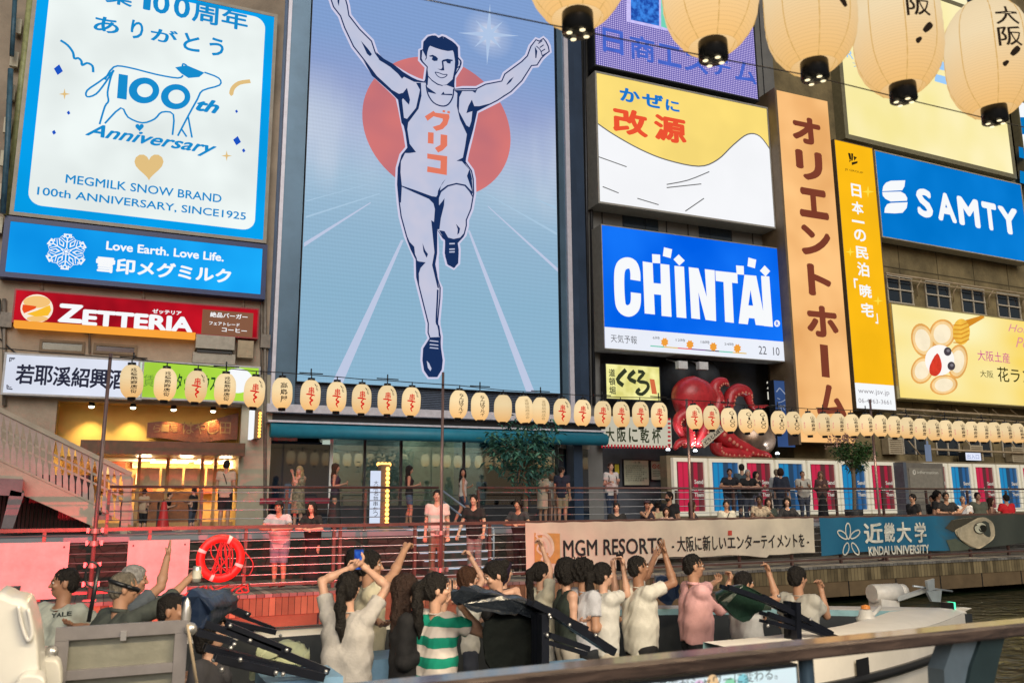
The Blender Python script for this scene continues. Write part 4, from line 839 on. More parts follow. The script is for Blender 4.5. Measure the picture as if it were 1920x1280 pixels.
for i in range(7):
    x0 = 478 + i * 103; y0 = 1073 + i * 8.2; lay(mb, PC, [q(x0, y0 - 4), q(x0 + 103, y0 + 4), q(x0 + 103, y0 + 12), q(x0, y0 + 4)], o, 3 + i % 5)
for c in ((585, 1045), (775, 1063), (950, 1080), (1130, 1092)):
    lay(mb, PC, [q(c[0] + (30 if k % 2 else 22) * math.cos(k * .3927), c[1] + (36 if k % 2 else 26) * math.sin(k * .3927)) for k in range(16)], o, 2)
part('weather_strip', mb, [emi('strip_white', (236, 240, 250), 1, .02), emi('strip_grey', (90, 90, 96), 1, 0), emi('sun_orange', (240, 160, 60), 1, 0), emi('seg_green', (100, 200, 170), 1, 0), emi('seg_yellow', (230, 190, 90), 1, 0), emi('seg_red', (235, 80, 80), 1, 0), emi('seg_violet', (120, 60, 140), 1, 0), emi('seg_dark', (60, 50, 80), 1, 0)], t)
# ---- orange tower sign
a0, z1 = PC.at(1456, 169, .5); a1, z0 = PC.at(1604, 831, .5)
t = thing('tower_sign', 'tall orange lit tower sign with brown vertical characters', 'sign', PC.w(a0, z0, 0))
mb = MB(); mb.pbox(PC, a0, a1, z0, z1, -1.0, .49, 0); mb.pbox(PC, a0 - .1, a0, z0 - .1, z1 + .1, -.9, .5, 2); mb.pbox(PC, a0 - .06, a0 - .003, z0, z1, -.7, .44, 1); part('light_box', mb, [M_brown, emi('golden_side', (226, 164, 44), 1, .2, .5, (240, 176, 40)), M_brown], t)
mb = MB(); rect_poly(PC, mb, a0, a1, z0, z1, .496); part('face', mb, emi('orange_lit', (247, 182, 112), 1, .12, .35, (252, 196, 130)), t)
mb = MB(); q = lambda x, y: (x, y); o = .51
for ch, tl, br in (('オ', (1483, 214), (1541, 276)), ('リ', (1490, 278), (1545, 343)), ('エ', (1496, 349), (1555, 414)), ('ン', (1499, 419), (1560, 484)), ('ト', (1512, 493), (1561, 558)), ('ホ', (1510, 570), (1574, 635)), ('ム', (1528, 719), (1588, 783))): text_px(mb, PC, ch, tl, br, o, bold=.06)
lay(mb, PC, [(1537, 645), (1552, 647), (1556, 708), (1541, 706)], o)
part('lettering', mb, emi('brown_ink', (126, 62, 44), 1, .06), t)
# ---- yellow vertical lodging sign (mascot and code left out)
t = board('lodging_sign', 'narrow yellow vertical sign with white characters right of the orange tower', PR, (1564, 262), (1680, 769), .15, emi('amber', (252, 188, 24), 1, .06), .7, .03, M_brown, 'sign')
q = lambda x, y: (1440 + x / 3.369, 180 + y / 3.369); q5 = lambda x, y: (1440 + x / 3.2, 500 + y / 3.2); o = .158; mb = MB()
for ch, tl, br in (('日', (522, 550), (592, 645)), ('本', (525, 660), (606, 755)), ('の', (540, 835), (622, 925)), ('民', (550, 945), (636, 1035)), ('泊', (560, 1045), (642, 1145)), ('「', (540, 1150), (572, 1215)), ('暁', (575, 1185), (658, 1278))): text_px(mb, PR, ch, q(*tl), q(*br), o, bold=.035, mi=0)
lay(mb, PR, [q(530, 780), q(608, 794), q(610, 808), q(531, 794)], o, 0)
text_px(mb, PR, '宅', q5(555, 213), q5(636, 305), o, bold=.035); text_px(mb, PR, '」', q5(640, 278), q5(662, 342), o, bold=.03)
a0, z1 = PR.at(1601, 717, .15); a1, z0 = PR.at(1680, 769, .15); rect_poly(PR, mb, a0, a1, z0, z1, .155, 0, 0)
text_px(mb, PR, 'www.jsv.jp', q5(540, 728), q5(730, 778), o + .004, mi=1); text_px(mb, PR, '06-4963-3661', q5(542, 787), q5(740, 826), o + .004, mi=1)
for p in ([(505, 360), (520, 362), (527, 400), (515, 405)], [(525, 362), (538, 364), (536, 405), (528, 415)], [(540, 380), (562, 388), (545, 410)], [(528, 420), (566, 412), (565, 425), (530, 438)], [(530, 400), (515, 420), (512, 410)]): lay(mb, PR, [q(*k) for k in p], o, 2)
text_px(mb, PR, 'JS GROUP', q(485, 455), q(602, 497), o, mi=2)
for c, r in (((632, 605), 38), ((520, 985), 30)): lay(mb, PR, [q(*p) for p in star4(c, r)], o, 3)
for c, r in (((660, 205), 30),): lay(mb, PR, [q5(*p) for p in star4(c, r)], o, 3)
part('lettering', mb, [E_white2, emi('mid_grey', (150, 146, 150), 1, 0), emi('deep_ink', (50, 40, 20), 1, 0), emi('pale_gold', (255, 222, 70), 1, 0)], t)
# ---- blue real-estate billboard
t = board('blue_billboard', 'deep blue billboard with white leaf monogram and white capitals at the right', PR, (1640, 283), (1931, 492), .1, emi('azure', (0, 118, 206), 1, .05, .3, (10, 126, 214)), .55, .05, mat('pale_rim2', (.46, .42, .32), .5))
o = .11; mb = MB()
for p in ([(722, 602), (728, 570), (745, 548), (775, 536), (867, 533), (862, 572), (848, 596)], [(722, 607), (838, 604), (866, 620), (880, 645), (878, 662), (775, 667), (742, 650), (725, 630)], [(735, 738), (738, 708), (752, 684), (775, 676), (882, 671), (876, 708), (850, 738), (800, 742)]): lay(mb, PR, [q(*k) for k in p], o)
for ch, tl, br in (('S', (930, 575), (1048, 778)), ('A', (1058, 600), (1195, 806)), ('M', (1190, 628), (1345, 838)), ('T', (1345, 663), (1458, 858)), ('Y', (1448, 690), (1592, 886))): text_px(mb, PR, ch, q(*tl), q(*br), o, bold=.055)
part('lettering', mb, E_white2, t)
# ---- pale yellow giant billboard and its neighbour
t = board('yellow_billboard', 'giant pale yellow billboard behind the large lanterns at the upper right', PR, (1563, -70), (1900, 327), -.1, emi('butter', (253, 238, 158), 1, .05, .25, (254, 242, 190)), .5, .22, mat('olive_rim', (.22, .20, .12), .5))
q4 = lambda x, y: (1440 + x / 4, y / 4); mb = MB(); o = -.09
a0, z1 = PR.at(1563, -70, -.1); a1, z0 = PR.at(1800, 80, -.1); rect_poly(PR, mb, a0 + .01, PR.at(1898, 300, -.1)[0], z0 + 2.6, z1, o, 0, 0)
for p in ([(1280, 355), (1420, 385), (1425, 445), (1285, 412)], [(1275, 455), (1420, 492), (1425, 552), (1275, 520)], [(1255, 555), (1425, 602), (1430, 662), (1250, 610)]): lay(mb, PR, [q4(*k) for k in p], o + .004, 1)
text_px(mb, PR, 'RO', q4(585, 370), q4(720, 470), o + .004, mi=1); text_px(mb, PR, 'フ', q4(635, 470), q4(672, 510), o + .004, mi=2)
part('lettering', mb, [emi('pale_cream', (255, 246, 200), 1, .04), emi('powder_blue', (160, 206, 250), 1, 0), emi('mid_blue', (110, 170, 220), 1, 0)], t)
t = board('striped_billboard', 'white billboard with blue stripes at the far right edge of the facade', PR, (1908, 190), (2010, 350), .05, E_white2, .4, .05, mat('olive_rim', (.22, .20, .12)))
mb = MB()
for p in ([(1890, 880), (1960, 880), (1960, 1000), (1900, 1010)], [(1880, 1100), (1990, 1130), (1990, 1210), (1885, 1180)], [(1890, 1280), (2000, 1310), (2000, 1400), (1890, 1370)]): lay(mb, PR, [q4(*k) for k in p], .06)
part('stripes', mb, emi('stripe_blue', (6, 120, 190), 1, 0), t)
# ---- flower cake billboard
m, n, b = nodes_mat('cake_face'); n.nodes.remove(b); o_ = n.nodes['Material Output']; e = n.nodes.new('ShaderNodeEmission'); n.links.new(e.outputs[0], o_.inputs[0])
tc = n.nodes.new('ShaderNodeTexCoord'); nz = n.nodes.new('ShaderNodeTexNoise'); nz.inputs['Scale'].default_value = .9; n.links.new(tc.outputs['Generated'], nz.inputs['Vector']); rp = n.nodes.new('ShaderNodeValToRGB'); rp.color_ramp.elements[0].color = hexlin((250, 214, 90)) + (1,); rp.color_ramp.elements[0].position = .38; rp.color_ramp.elements[1].color = hexlin((254, 246, 190)) + (1,); rp.color_ramp.elements[1].position = .6; n.links.new(nz.outputs['Fac'], rp.inputs[0]); n.links.new(rp.outputs[0], e.inputs[0])
t = board('cake_billboard', 'pale yellow billboard with a flower shaped cake and pink characters at the lower right', PR, (1671, 570), (1990, 765), .3, _M['cake_face'], .7, .05, mat('gold_rim', (.50, .42, .20), .4, .3))
o = .308; mb = MB()
E_pet = emi('petal', (250, 212, 150), 1, .1, 2); E_pet2 = emi('petal_pale', (254, 238, 205), 1, .05, 2); E_bake = emi('baked_edge', (236, 172, 92), 1, .12, 2)
pet = (((928, 440), 68, 102, -14), ((1045, 402), 78, 88, 10), ((1138, 568), 60, 104, 8), ((1055, 708), 84, 60, -8), ((925, 620), 66, 84, 20))
for mi, s in ((0, 1.0), (1, .86), (2, .66)):
    for c, rx_, ry_, an in pet:
        pts = [(c[0] + s * (rx_ * math.cos(R(k * 15)) * math.cos(R(an)) - ry_ * math.sin(R(k * 15)) * math.sin(R(an))), c[1] + s * (rx_ * math.cos(R(k * 15)) * math.sin(R(an)) + ry_ * math.sin(R(k * 15)) * math.cos(R(an)))) for k in range(24)]
        lay(mb, PR, [q5(*p) for p in pts], o + mi * .004 + .0005 * pet.index((c, rx_, ry_, an)), mi)
lay(mb, PR, [q5(*p) for p in ell_px((1030, 560), 88, 92)], o + .013, 3)
lay(mb, PR, [q5(*p) for p in smooth_pts([(1015, 518), (1042, 580), (1035, 630), (1005, 656), (972, 640), (972, 590)], 3, True)], o + .016, 4)
for c in ((1078, 508), (1100, 595)): lay(mb, PR, [q5(*p) for p in ell_px(c, 23, 26)], o + .016, 5); lay(mb, PR, [q5(*p) for p in ell_px((c[0] + 3, c[1] - 5), 10, 9)], o + .018, 6)
lay(mb, PR, [q5(*p) for p in ((1150, 330), (1290, 290), (1300, 305), (1180, 375))], o + .014, 7); lay(mb, PR, [q5(*p) for p in ell_px((1160, 390), 52, 78)], o + .017, 8)
for k in range(5): stroke_px(mb, PR, [q5(*p) for p in ((1112, 350 + k * 26), (1160, 352 + k * 26), (1208, 330 + k * 26))], .05, o + .019, 7)
part('cake_picture', mb, [E_bake, E_pet, E_pet2, emi('cream_white', (255, 250, 244), 1, 0), emi('strawberry', (220, 64, 44), 1, .15, 4), emi('blueberry', (74, 66, 72), 1, 0), emi('berry_top', (130, 124, 130), 1, 0), emi('honey_wood', (214, 140, 40), 1, 0), emi('honey', (246, 192, 74), 1, .1, 3)], t)
mb = MB(); text_px(mb, PR, '大阪土産', q5(1253, 498), q5(1454, 580), o, mi=0); text_px(mb, PR, '大阪', q5(1270, 618), q5(1354, 668), o, mi=1); text_px(mb, PR, '花ラン', q5(1372, 598), q5(1590, 705), o, mi=1, bold=.01); text_px(mb, PR, 'Honey', q5(1436, 340), q5(1640, 425), o, mi=2, shear=.4); text_px(mb, PR, 'Petal', q5(1480, 420), q5(1650, 500), o, mi=2, shear=.4)
part('lettering', mb, [emi('magenta', (206, 70, 150), 1, 0), emi('olive_ink', (60, 58, 22), 1, 0), emi('pale_pink', (226, 150, 150), 1, 0)], t)
# ---- small shop signs under the weather billboard
q6 = lambda x, y: (1060 + x / 4, 640 + y / 4)
t = board('brush_sign', 'small yellow sign with bold black brush characters under the weather billboard', PC, (1135.5, 682), (1238, 751), -.4, emi('straw', (234, 226, 132), 1, .12, 2, (244, 238, 160)), .3, .03, M_dark, 'sign')
o = -.39; mb = MB()
for p, w_ in (([(455, 212), (392, 285), (435, 330)], .16), ([(520, 222), (475, 272), (530, 305)], .16), ([(545, 225), (590, 235), (545, 295), (610, 310), (620, 350), (575, 395), (535, 380), (560, 355)], .13)): stroke_px(mb, PC, [q6(*k) for k in smooth_pts(p, 3)], w_, o, 0)
vtext_px(mb, PC, '道頓堀', q6(325, 200), q6(378, 400), o, mi=0, bold=.02); lay(mb, PC, [q6(*p) for p in ((632, 280), (668, 285), (688, 395), (650, 392))], o, 1)
part('lettering', mb, [emi('brush_ink', (52, 58, 40), 1, 0), emi('stamp_red', (214, 110, 70), 1, 0)], t)
t = board('toast_banner', 'cream banner sign with black characters and red striped border left of the octopus', PC, (1127, 779), (1260, 839), -.4, emi('dim_cream', (196, 190, 170), 1, .06), .2, 0, None, 'sign')
mb = MB()
for i, ch in enumerate('大阪に乾杯'): text_px(mb, PC, ch, q6(300 + i * 87, 640 + i * 3), q6(370 + i * 87, 752 + i * 3), -.39, bold=.03, mi=0)
for i in range(22): x = 270 + i * 24; lay(mb, PC, [q6(x, 768 + i * .6), q6(x + 12, 768 + i * .6), q6(x + 12, 797 + i * .4), q6(x, 797 + i * .4)], -.392, 1)
for i in range(7): lay(mb, PC, [q6(768, 575 + i * 32), q6(790, 575 + i * 32), q6(790, 590 + i * 32), q6(768, 590 + i * 32)], -.392, 1)
part('lettering', mb, [emi('brush_ink', (52, 58, 40)), emi('border_red', (170, 40, 50), 1, 0)], t)
def plain_board(name, label, P, tl, br, off, col, depth=.06, cat='sign'):
    return board(name, label, P, tl, br, off, mat(name + '_face', col, .6, var=.06), depth, .03, M_dark, cat)
t = plain_board('notice_board', 'large pale notice board with grey lines of text beside the yellow card', PC, (1169, 862), (1217, 909), OC - 1.3, (.55, .54, .40)); mb = MB()
for k in range(8): text_px(mb, PC, '大阪市道頓堀川における禁止事項'[k:k + 10], (1173, 871 + k * 3.9), (1213 - (k % 3) * 5, 874.4 + k * 3.9), OC - 1.29)
text_px(mb, PC, '注 意', (1188, 864), (1201, 869), OC - 1.29); part('lettering', mb, mat('dull_ink', (.10, .12, .09), .7), t)
t = plain_board('prohibition_board', 'smaller pale notice board with three red prohibition rings', PC, (1220, 864), (1254, 899), OC - 1.3, (.50, .46, .34)); mb = MB()
for k in range(3):
    c = (1227 + k * 9.5, 874 + k * .4); ring = ell_px(c, 4, 4.4, 16); 
    for i in range(16): lay(mb, PC, [ring[i], ring[(i + 1) % 16], (c[0] + (ring[(i + 1) % 16][0] - c[0]) * .7, c[1] + (ring[(i + 1) % 16][1] - c[1]) * .7), (c[0] + (ring[i][0] - c[0]) * .7, c[1] + (ring[i][1] - c[1]) * .7)], OC - 1.29, 0)
    stroke_px(mb, PC, [(c[0] - 2.6, c[1] - 2.8), (c[0] + 2.6, c[1] + 2.8)], .02, OC - 1.288, 0)
for k in range(4): stroke_px(mb, PC, [(1224, 883 + k * 3), (1248 - k * 4, 883.5 + k * 3)], .018, OC - 1.29, 1)
part('lettering', mb, [mat('ring_red', (.45, .06, .04), .6), mat('dull_ink', (.10, .12, .09))], t)
plain_board('yellow_card', 'small plain yellow card on the dark shopfront left of the notice board', PC, (1152, 870), (1161, 888), OC - 1.3, (.75, .62, .05))
t = board('floor_sign', 'dark blue hanging sign with pale strokes right of the octopus', PC, (1450, 713), (1491, 838), -.1, emi('dim_blue', (52, 76, 122), 1, .15, 1), .3, .02, M_dark, 'sign'); mb = MB()
z7 = lambda x, y: (1220 + x / 6.736, 680 + y / 6.736)
for ch, tl, br in (('ヘ', (1580, 310), (1705, 400)), ('ン', (1590, 440), (1705, 510)), ('ボ', (1590, 525), (1705, 610))): text_px(mb, PC, ch, z7(*tl), z7(*br), -.09)
part('lettering', mb, emi('pale_stroke', (150, 158, 176), 1, 0), t)
t = thing('floor_number', 'white 2F marking on the dark shop wall above the octopus', 'sign', PC.px(1440, 750, OC)); mb = MB(); text_px(mb, PC, '2', z7(1462, 232), z7(1525, 332), OC - .1, bold=.04); text_px(mb, PC, 'F', z7(1472, 365), z7(1525, 465), OC - .1, bold=.04); part('lettering', mb, emi('dull_white', (215, 210, 195), 1, 0), t)
t = board('lit_plate', 'small white lit plate on the concrete wall under the lanterns', PR, (1809, 848), (1840, 863), .1, emi('plate_white', (226, 232, 250), 1, 0), .3, .02, M_dark, 'sign'); mb = MB(); text_px(mb, PR, '出入口', (1813, 851), (1836, 860), .11); part('lettering', mb, emi('plate_ink', (130, 140, 190), 1, 0), t)
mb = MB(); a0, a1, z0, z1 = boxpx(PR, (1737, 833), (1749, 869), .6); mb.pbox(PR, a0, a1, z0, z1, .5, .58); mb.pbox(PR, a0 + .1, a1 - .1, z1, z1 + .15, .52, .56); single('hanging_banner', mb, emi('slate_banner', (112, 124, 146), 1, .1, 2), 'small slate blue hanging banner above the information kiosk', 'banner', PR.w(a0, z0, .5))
# ---- panels along the hoarding
PP = Plane(1290, 24.0, 0.0)
M_glowframe = mat('glowing_white_frame', (.70, .66, .54), .5, var=.06); _b = M_glowframe.node_tree.nodes['Principled BSDF']; _b.inputs['Emission Color'].default_value = (1, .93, .74, 1); _b.inputs['Emission Strength'].default_value = .22  # frames given a faint glow of their own, added for brightness
def stripe_mat(name, cols):
    m, n, b = nodes_mat(name); b.inputs['Roughness'].default_value = .35
    tc = n.nodes.new('ShaderNodeTexCoord'); sp = n.nodes.new('ShaderNodeSeparateXYZ'); n.links.new(tc.outputs['Generated'], sp.inputs[0])
    rp = n.nodes.new('ShaderNodeValToRGB'); rp.color_ramp.interpolation = 'LINEAR'; el = rp.color_ramp.elements
    el[0].position = 0; el[0].color = cols[0][1] + (1,); el[1].position = 1; el[1].color = cols[-1][1] + (1,)
    for p_, c_ in cols[1:-1]: k = el.new(p_); k.color = c_ + (1,)
    n.links.new(sp.outputs['X'], rp.inputs[0]); n.links.new(rp.outputs[0], b.inputs['Base Color']); b.inputs['Emission Strength'].default_value = .22; n.links.new(rp.outputs[0], b.inputs['Emission Color']); return m  # stripes get the same added glow as the frames
Rd, Rm, Rk = (.62, .02, .08), (.40, .015, .05), (.10, .03, .035); Bd, Bm, Bk = (.01, .27, .60), (.02, .13, .36), (.02, .06, .13)
M_pr = stripe_mat('red_stripes', [(0, Rk), (.06, Rk), (.1, Rd), (.22, Rd), (.26, Rm), (.3, Rd), (.42, Rd), (.46, Rk), (.62, Rk), (.66, Rm), (.78, Rm), (.8, Rk), (1, (.2, .03, .04))])
M_pb = stripe_mat('blue_stripes', [(0, Bk), (.06, Bm), (.1, Bd), (.22, Bd), (.26, Bm), (.3, Bd), (.42, Bd), (.46, Bk), (.62, Bk), (.66, Bm), (.78, Bm), (.8, Bk), (1, Bm)])
pan = [(1262, 1325, 'r'), (1329, 1390, 'b'), (1394, 1450, 'r'), (1454, 1510, 'b'), (1514, 1570, 'r'), (1573, 1626, 'b'), (1629, 1678, 'r'), (1733, 1776, 'r'), (1779, 1822, 'b'), (1825, 1866, 'r'), (1869, 1911, 'b'), (1914, 1954, 'r')]
ordn = ['first', 'second', 'third', 'fourth', 'fifth', 'sixth', 'seventh', 'eighth', 'ninth', 'tenth', 'eleventh', 'twelfth', 'thirteenth', 'fourteenth', 'fifteenth', 'sixteenth', 'seventeenth', 'eighteenth', 'nineteenth', 'twentieth']
cnt = {'r': 0, 'b': 0}
for i, (u0, u1, c) in enumerate(pan):
    f = (u0 - 1262) / 650
    a0 = PP.at(u0, 900)[0]; a1 = PP.at(u1, 900)[0]; z1 = 3.02; z0 = 1.06
    nm = {'r': 'red', 'b': 'blue'}[c]; lab = '%s striped panel, %s %s one from the left along the hoarding' % (nm, ordn[cnt[c]], nm); cnt[c] += 1
    t = thing('hoarding_panel', lab, 'panel', PP.w((a0 + a1) / 2, z0, 0), 'striped panels along the hoarding')
    mb = MB(); w_ = .13
    mb.pbox(PP, a0, a1, z1 - w_, z1, -.1, .06); mb.pbox(PP, a0, a1, z0, z0 + w_ * 1.2, -.1, .06); mb.pbox(PP, a0, a0 + w_, z0 + w_ * 1.2, z1 - w_, -.1, .06); mb.pbox(PP, a1 - w_, a1, z0 + w_ * 1.2, z1 - w_, -.1, .06); part('frame', mb, M_glowframe, t)
    mb = MB(); mb.quad(PP.w(a0 + w_, z0 + w_ * 1.2, 0), PP.w(a1 - w_, z0 + w_ * 1.2, 0), PP.w(a1 - w_, z1 - w_, 0), PP.w(a0 + w_, z1 - w_, 0)); part('picture', mb, M_pr if c == 'r' else M_pb, t)
    mb = MB(); zc = z0 + .88; ar = a1 - w_ - .03
    for k, (s, w2) in enumerate((('Send', .38), ('between', .62), ('Them', .40))): put_text(mb, PP, s, (ar - w2, ar, zc + .2 - k * .22, zc + .35 - k * .22), .01, bold=.05)
    part('lettering', mb, M_white, t)
mb = MB(); mb.pbox(PP, PP.at(1255, 900)[0], 40, PROM_Z, 1.055, -.5, .02); mb.pbox(PP, PP.at(1255, 900)[0], 40, 1.055, 3.1, -.5, -.12); single('hoarding_wall', mb, mat('hoarding_base', (.20, .16, .10), .7), 'long brown hoarding wall behind the striped panels', 'wall', PP.w(0, PROM_Z, -.2))
a0, a1 = PP.at(1681, 900)[0], PP.at(1750, 900)[0]
t = thing('information_kiosk', 'grey information kiosk between the red striped panels', 'kiosk', PP.w(a0, PROM_Z, 0)); mb = MB(); mb.pbox(PP, a0, a1, PROM_Z, 2.98, -.1, .5); mb.pbox(PP, a0 - .18, a0 - .003, PROM_Z, 3.0, -.1, .52, 1); part('cabinet', mb, [mat('kiosk_grey', (.17, .155, .13), .5), mat('kiosk_slate', (.10, .12, .15), .5)], t)
mb = MB(); mb.pbox(PP, a0 + .12, a1 - .12, 1.5, 2.78, .5, .52); part('panel', mb, mat('kiosk_panel', (.24, .22, .18), .5), t); mb = MB(); put_text(mb, PP, 'information', (a0 + .55, a1 - .35, 2.56, 2.68), .53, bold=.03); 
cx_ = a0 + .4; mb.ngon([PP.w(cx_ + .1 * math.cos(k * .4), 2.62 + .1 * math.sin(k * .4), .525) for k in range(16)], 0); put_text(mb, PP, 'i', (cx_ - .015, cx_ + .015, 2.57, 2.68), .53, bold=.03, mi=1); part('lettering', mb, [mat('pale_letter', (.6, .58, .5), .5), M_dark], t)
# ------------------------------------------------------------------ lanterns
def lantern_mat(name, c_mid, c_low, rib, bright):
    m, n, b = nodes_mat(name); n.nodes.remove(b); o = n.nodes['Material Output']; e = n.nodes.new('ShaderNodeEmission'); n.links.new(e.outputs[0], o.inputs[0])
    tc = n.nodes.new('ShaderNodeTexCoord'); sp = n.nodes.new('ShaderNodeSeparateXYZ'); n.links.new(tc.outputs['Generated'], sp.inputs[0])
    rp = n.nodes.new('ShaderNodeValToRGB'); el = rp.color_ramp.elements; el[0].position = 0; el[0].color = hexlin(c_low) + (1,); el[1].position = 1; el[1].color = hexlin(c_mid) + (1,)
    k = el.new(.62); k.color = hexlin(c_mid) + (1,); n.links.new(sp.outputs['Z'], rp.inputs[0])
    mu = n.nodes.new('ShaderNodeMath'); mu.operation = 'MULTIPLY'; mu.inputs[1].default_value = rib; n.links.new(sp.outputs['Z'], mu.inputs[0])
    fr = n.nodes.new('ShaderNodeMath'); fr.operation = 'FRACT'; n.links.new(mu.outputs[0], fr.inputs[0])
    gt = n.nodes.new('ShaderNodeMath'); gt.operation = 'GREATER_THAN'; gt.inputs[1].default_value = .14; n.links.new(fr.outputs[0], gt.inputs[0])
    ma = n.nodes.new('ShaderNodeMath'); ma.operation = 'MULTIPLY_ADD'; ma.inputs[1].default_value = .14; ma.inputs[2].default_value = .86; n.links.new(gt.outputs[0], ma.inputs[0])
    # paper glows most where the lamp stands behind it
    lw = n.nodes.new('ShaderNodeLayerWeight'); lw.inputs[0].default_value = .35
    r2 = n.nodes.new('ShaderNodeMath'); r2.operation = 'MULTIPLY_ADD'; r2.inputs[1].default_value = -.12; r2.inputs[2].default_value = 1.0; n.links.new(lw.outputs['Facing'], r2.inputs[0])
    mm = n.nodes.new('ShaderNodeMath'); mm.operation = 'MULTIPLY'; n.links.new(ma.outputs[0], mm.inputs[0]); n.links.new(r2.outputs[0], mm.inputs[1])
    m3_ = n.nodes.new('ShaderNodeMath'); m3_.operation = 'MULTIPLY'; oi = n.nodes.new('ShaderNodeObjectInfo'); om = n.nodes.new('ShaderNodeMath'); om.operation = 'MULTIPLY_ADD'; om.inputs[1].default_value = .16 * bright; om.inputs[2].default_value = .88 * bright; n.links.new(oi.outputs['Random'], om.inputs[0]); n.links.new(om.outputs[0], m3_.inputs[1]); n.links.new(mm.outputs[0], m3_.inputs[0])
    n.links.new(m3_.outputs[0], e.inputs['Strength']); n.links.new(rp.outputs[0], e.inputs['Color']); return m
M_lan = lantern_mat('lantern_paper', (250, 222, 172), (248, 192, 122), 22, 1.03)
M_lanb = lantern_mat('large_lantern_paper', (253, 228, 184), (250, 198, 124), 44, 1.05)
E_lred = emi('lantern_red', (216, 34, 28), 1, 0); E_lblk = emi('lantern_ink', (44, 34, 26), 1, 0); E_lgrey = emi('lantern_faint', (150, 124, 84), 1, 0); E_lpink = emi('lantern_pink', (226, 130, 130), 1, 0)
def lr(z, Rr, H): return Rr * (1 - .50 * abs(z / H) ** 3.4)
def wrap(mb, s, ang, zc, w, h, Rr, H, mi, bold=.02, vertical=True):
    chs = list(s) if vertical else [s]; n = len(chs); ch = h / n
    for i, c in enumerate(chs):
        co, fs, b = text_geo('|' if c == 'ー' else c, min(bold, .018)); zb = zc + h / 2 - (i + 1) * ch + ch * .05
        ww = w * (.25 if c == 'ー' else (.45 if c in 'i' else 1)); sx = ww / max(1e-6, b[1] - b[0]); sz = ch * .9 / max(1e-6, b[3] - b[2]); vs = []
        for x, y in co:
            z = zb + (y - b[2]) * sz; a = ang + ((x - b[0]) * sx - ww / 2) / Rr; r = lr(z, Rr, H) + .005
            vs.append((r * math.sin(a), -r * math.cos(a), z))
        mb.add(vs, fs, mi)
def wrap_stroke(mb, pts, wd, Rr, H, mi):
    """brush stroke given as (angle, z) points on the paper"""
    q = [Vector((a * Rr, z)) for a, z in smooth_pts(pts, 3)]; k = len(mb.v); N = len(q)
    for i, p in enumerate(q):
        d = (q[min(i + 1, N - 1)] - q[max(i - 1, 0)]); d = d.normalized() if d.length else Vector((1, 0)); nn = Vector((-d.y, d.x)) * wd / 2 * math.sin(math.pi * (i + .7) / (N + .4)) ** .5
        for s in (1, -1):
            c = p + nn * s; a = c.x / Rr; r = lr(c.y, Rr, H) + .005; mb.v.append((r * math.sin(a), -r * math.cos(a), c.y))
    for i in range(N - 1): mb.f.append((k + 2 * i, k + 2 * i + 1, k + 2 * i + 3, k + 2 * i + 2)); mb.m.append(mi); mb.sm.append(False)
def make_lantern(name, Rr, H, paper, writing, near=False):
    r = bpy.data.objects.new(name, None); COL.objects.link(r); r.empty_display_size = .1
    mb = MB(); N = 22; mb.lathe([(lr(H * (1 - 2 * i / N), Rr, H) * (1 + (.012 if near and i % 2 else 0)), H * (1 - 2 * i / N)) for i in range(N + 1)], (0, 0, 0), 28); part('paper', mb, paper, r)
    rc = Rr * (.31 if near else .36); mb = MB(); mb.lathe([(rc * .9, H + .05), (rc, H + .05), (rc * 1.04, H - .02), (rc * .6, H - .02)], (0, 0, 0), 16); mb.tube([(0, 0, H + .12), (0, 0, H + .05)], .012, 6); mb.tube([(-rc, 0, H + .045), (rc, 0, H + .045)], .012, 6); part('top_ring', mb, M_black, r)
    mb = MB(); mb.lathe([(rc * .98, -H + .02), (rc, -H - .05), (rc * .3, -H - .055), (.0, -H - .055)], (0, 0, 0), 16); part('bottom_ring', mb, M_black, r)
    if near:
        mb = MB()
        for k in range(4):
            a = k * math.pi / 2 + .5; c = (rc * .6 * math.cos(a), rc * .6 * math.sin(a)); mb.ngon([(c[0] + rc * .19 * math.cos(-j * .6), c[1] + rc * .19 * math.sin(-j * .6), -H - .060) for j in range(10)])
        part('light_hole', mb, emi('lantern_hole', (255, 236, 190), 1.6, 0), r)
        mb = MB()
        for k in range(8):
            a = k * math.pi / 4 + .2; mb.tube([((lr(z, Rr, H) + .001) * math.sin(a), -(lr(z, Rr, H) + .001) * math.cos(a), z) for z in [H * (1 - 2 * i / 12) for i in range(13)]], .0022, 4, 0, False)
        part('paper_seam', mb, emi('seam', (214, 170, 100), 1, 0), r)
    if writing:
        mb = MB(); writing(mb, Rr, H); 
        if mb.v: part('lettering', mb, [E_lred, E_lblk, E_lgrey, E_lpink], r)
    return r
LR, LH = .185, .275
def w_red(mb, r, h):
    wrap(mb, '串', .08, .07, .10, .15, r, h, 0, .05); wrap_stroke(mb, [(-.42, 0.0), (0, -.005), (.45, -.02)], .03, r, h, 0); wrap_stroke(mb, [(.2, -.02), (-.02, -.08), (.25, -.11), (0, -.15), (.2, -.21)], .032, r, h, 0)
    wrap(mb, 'いち', .66, .13, .05, .12, r, h, 1, .03)
    wrap_stroke(mb, [(.42, .2), (.6, .16)], .02, r, h, 1)
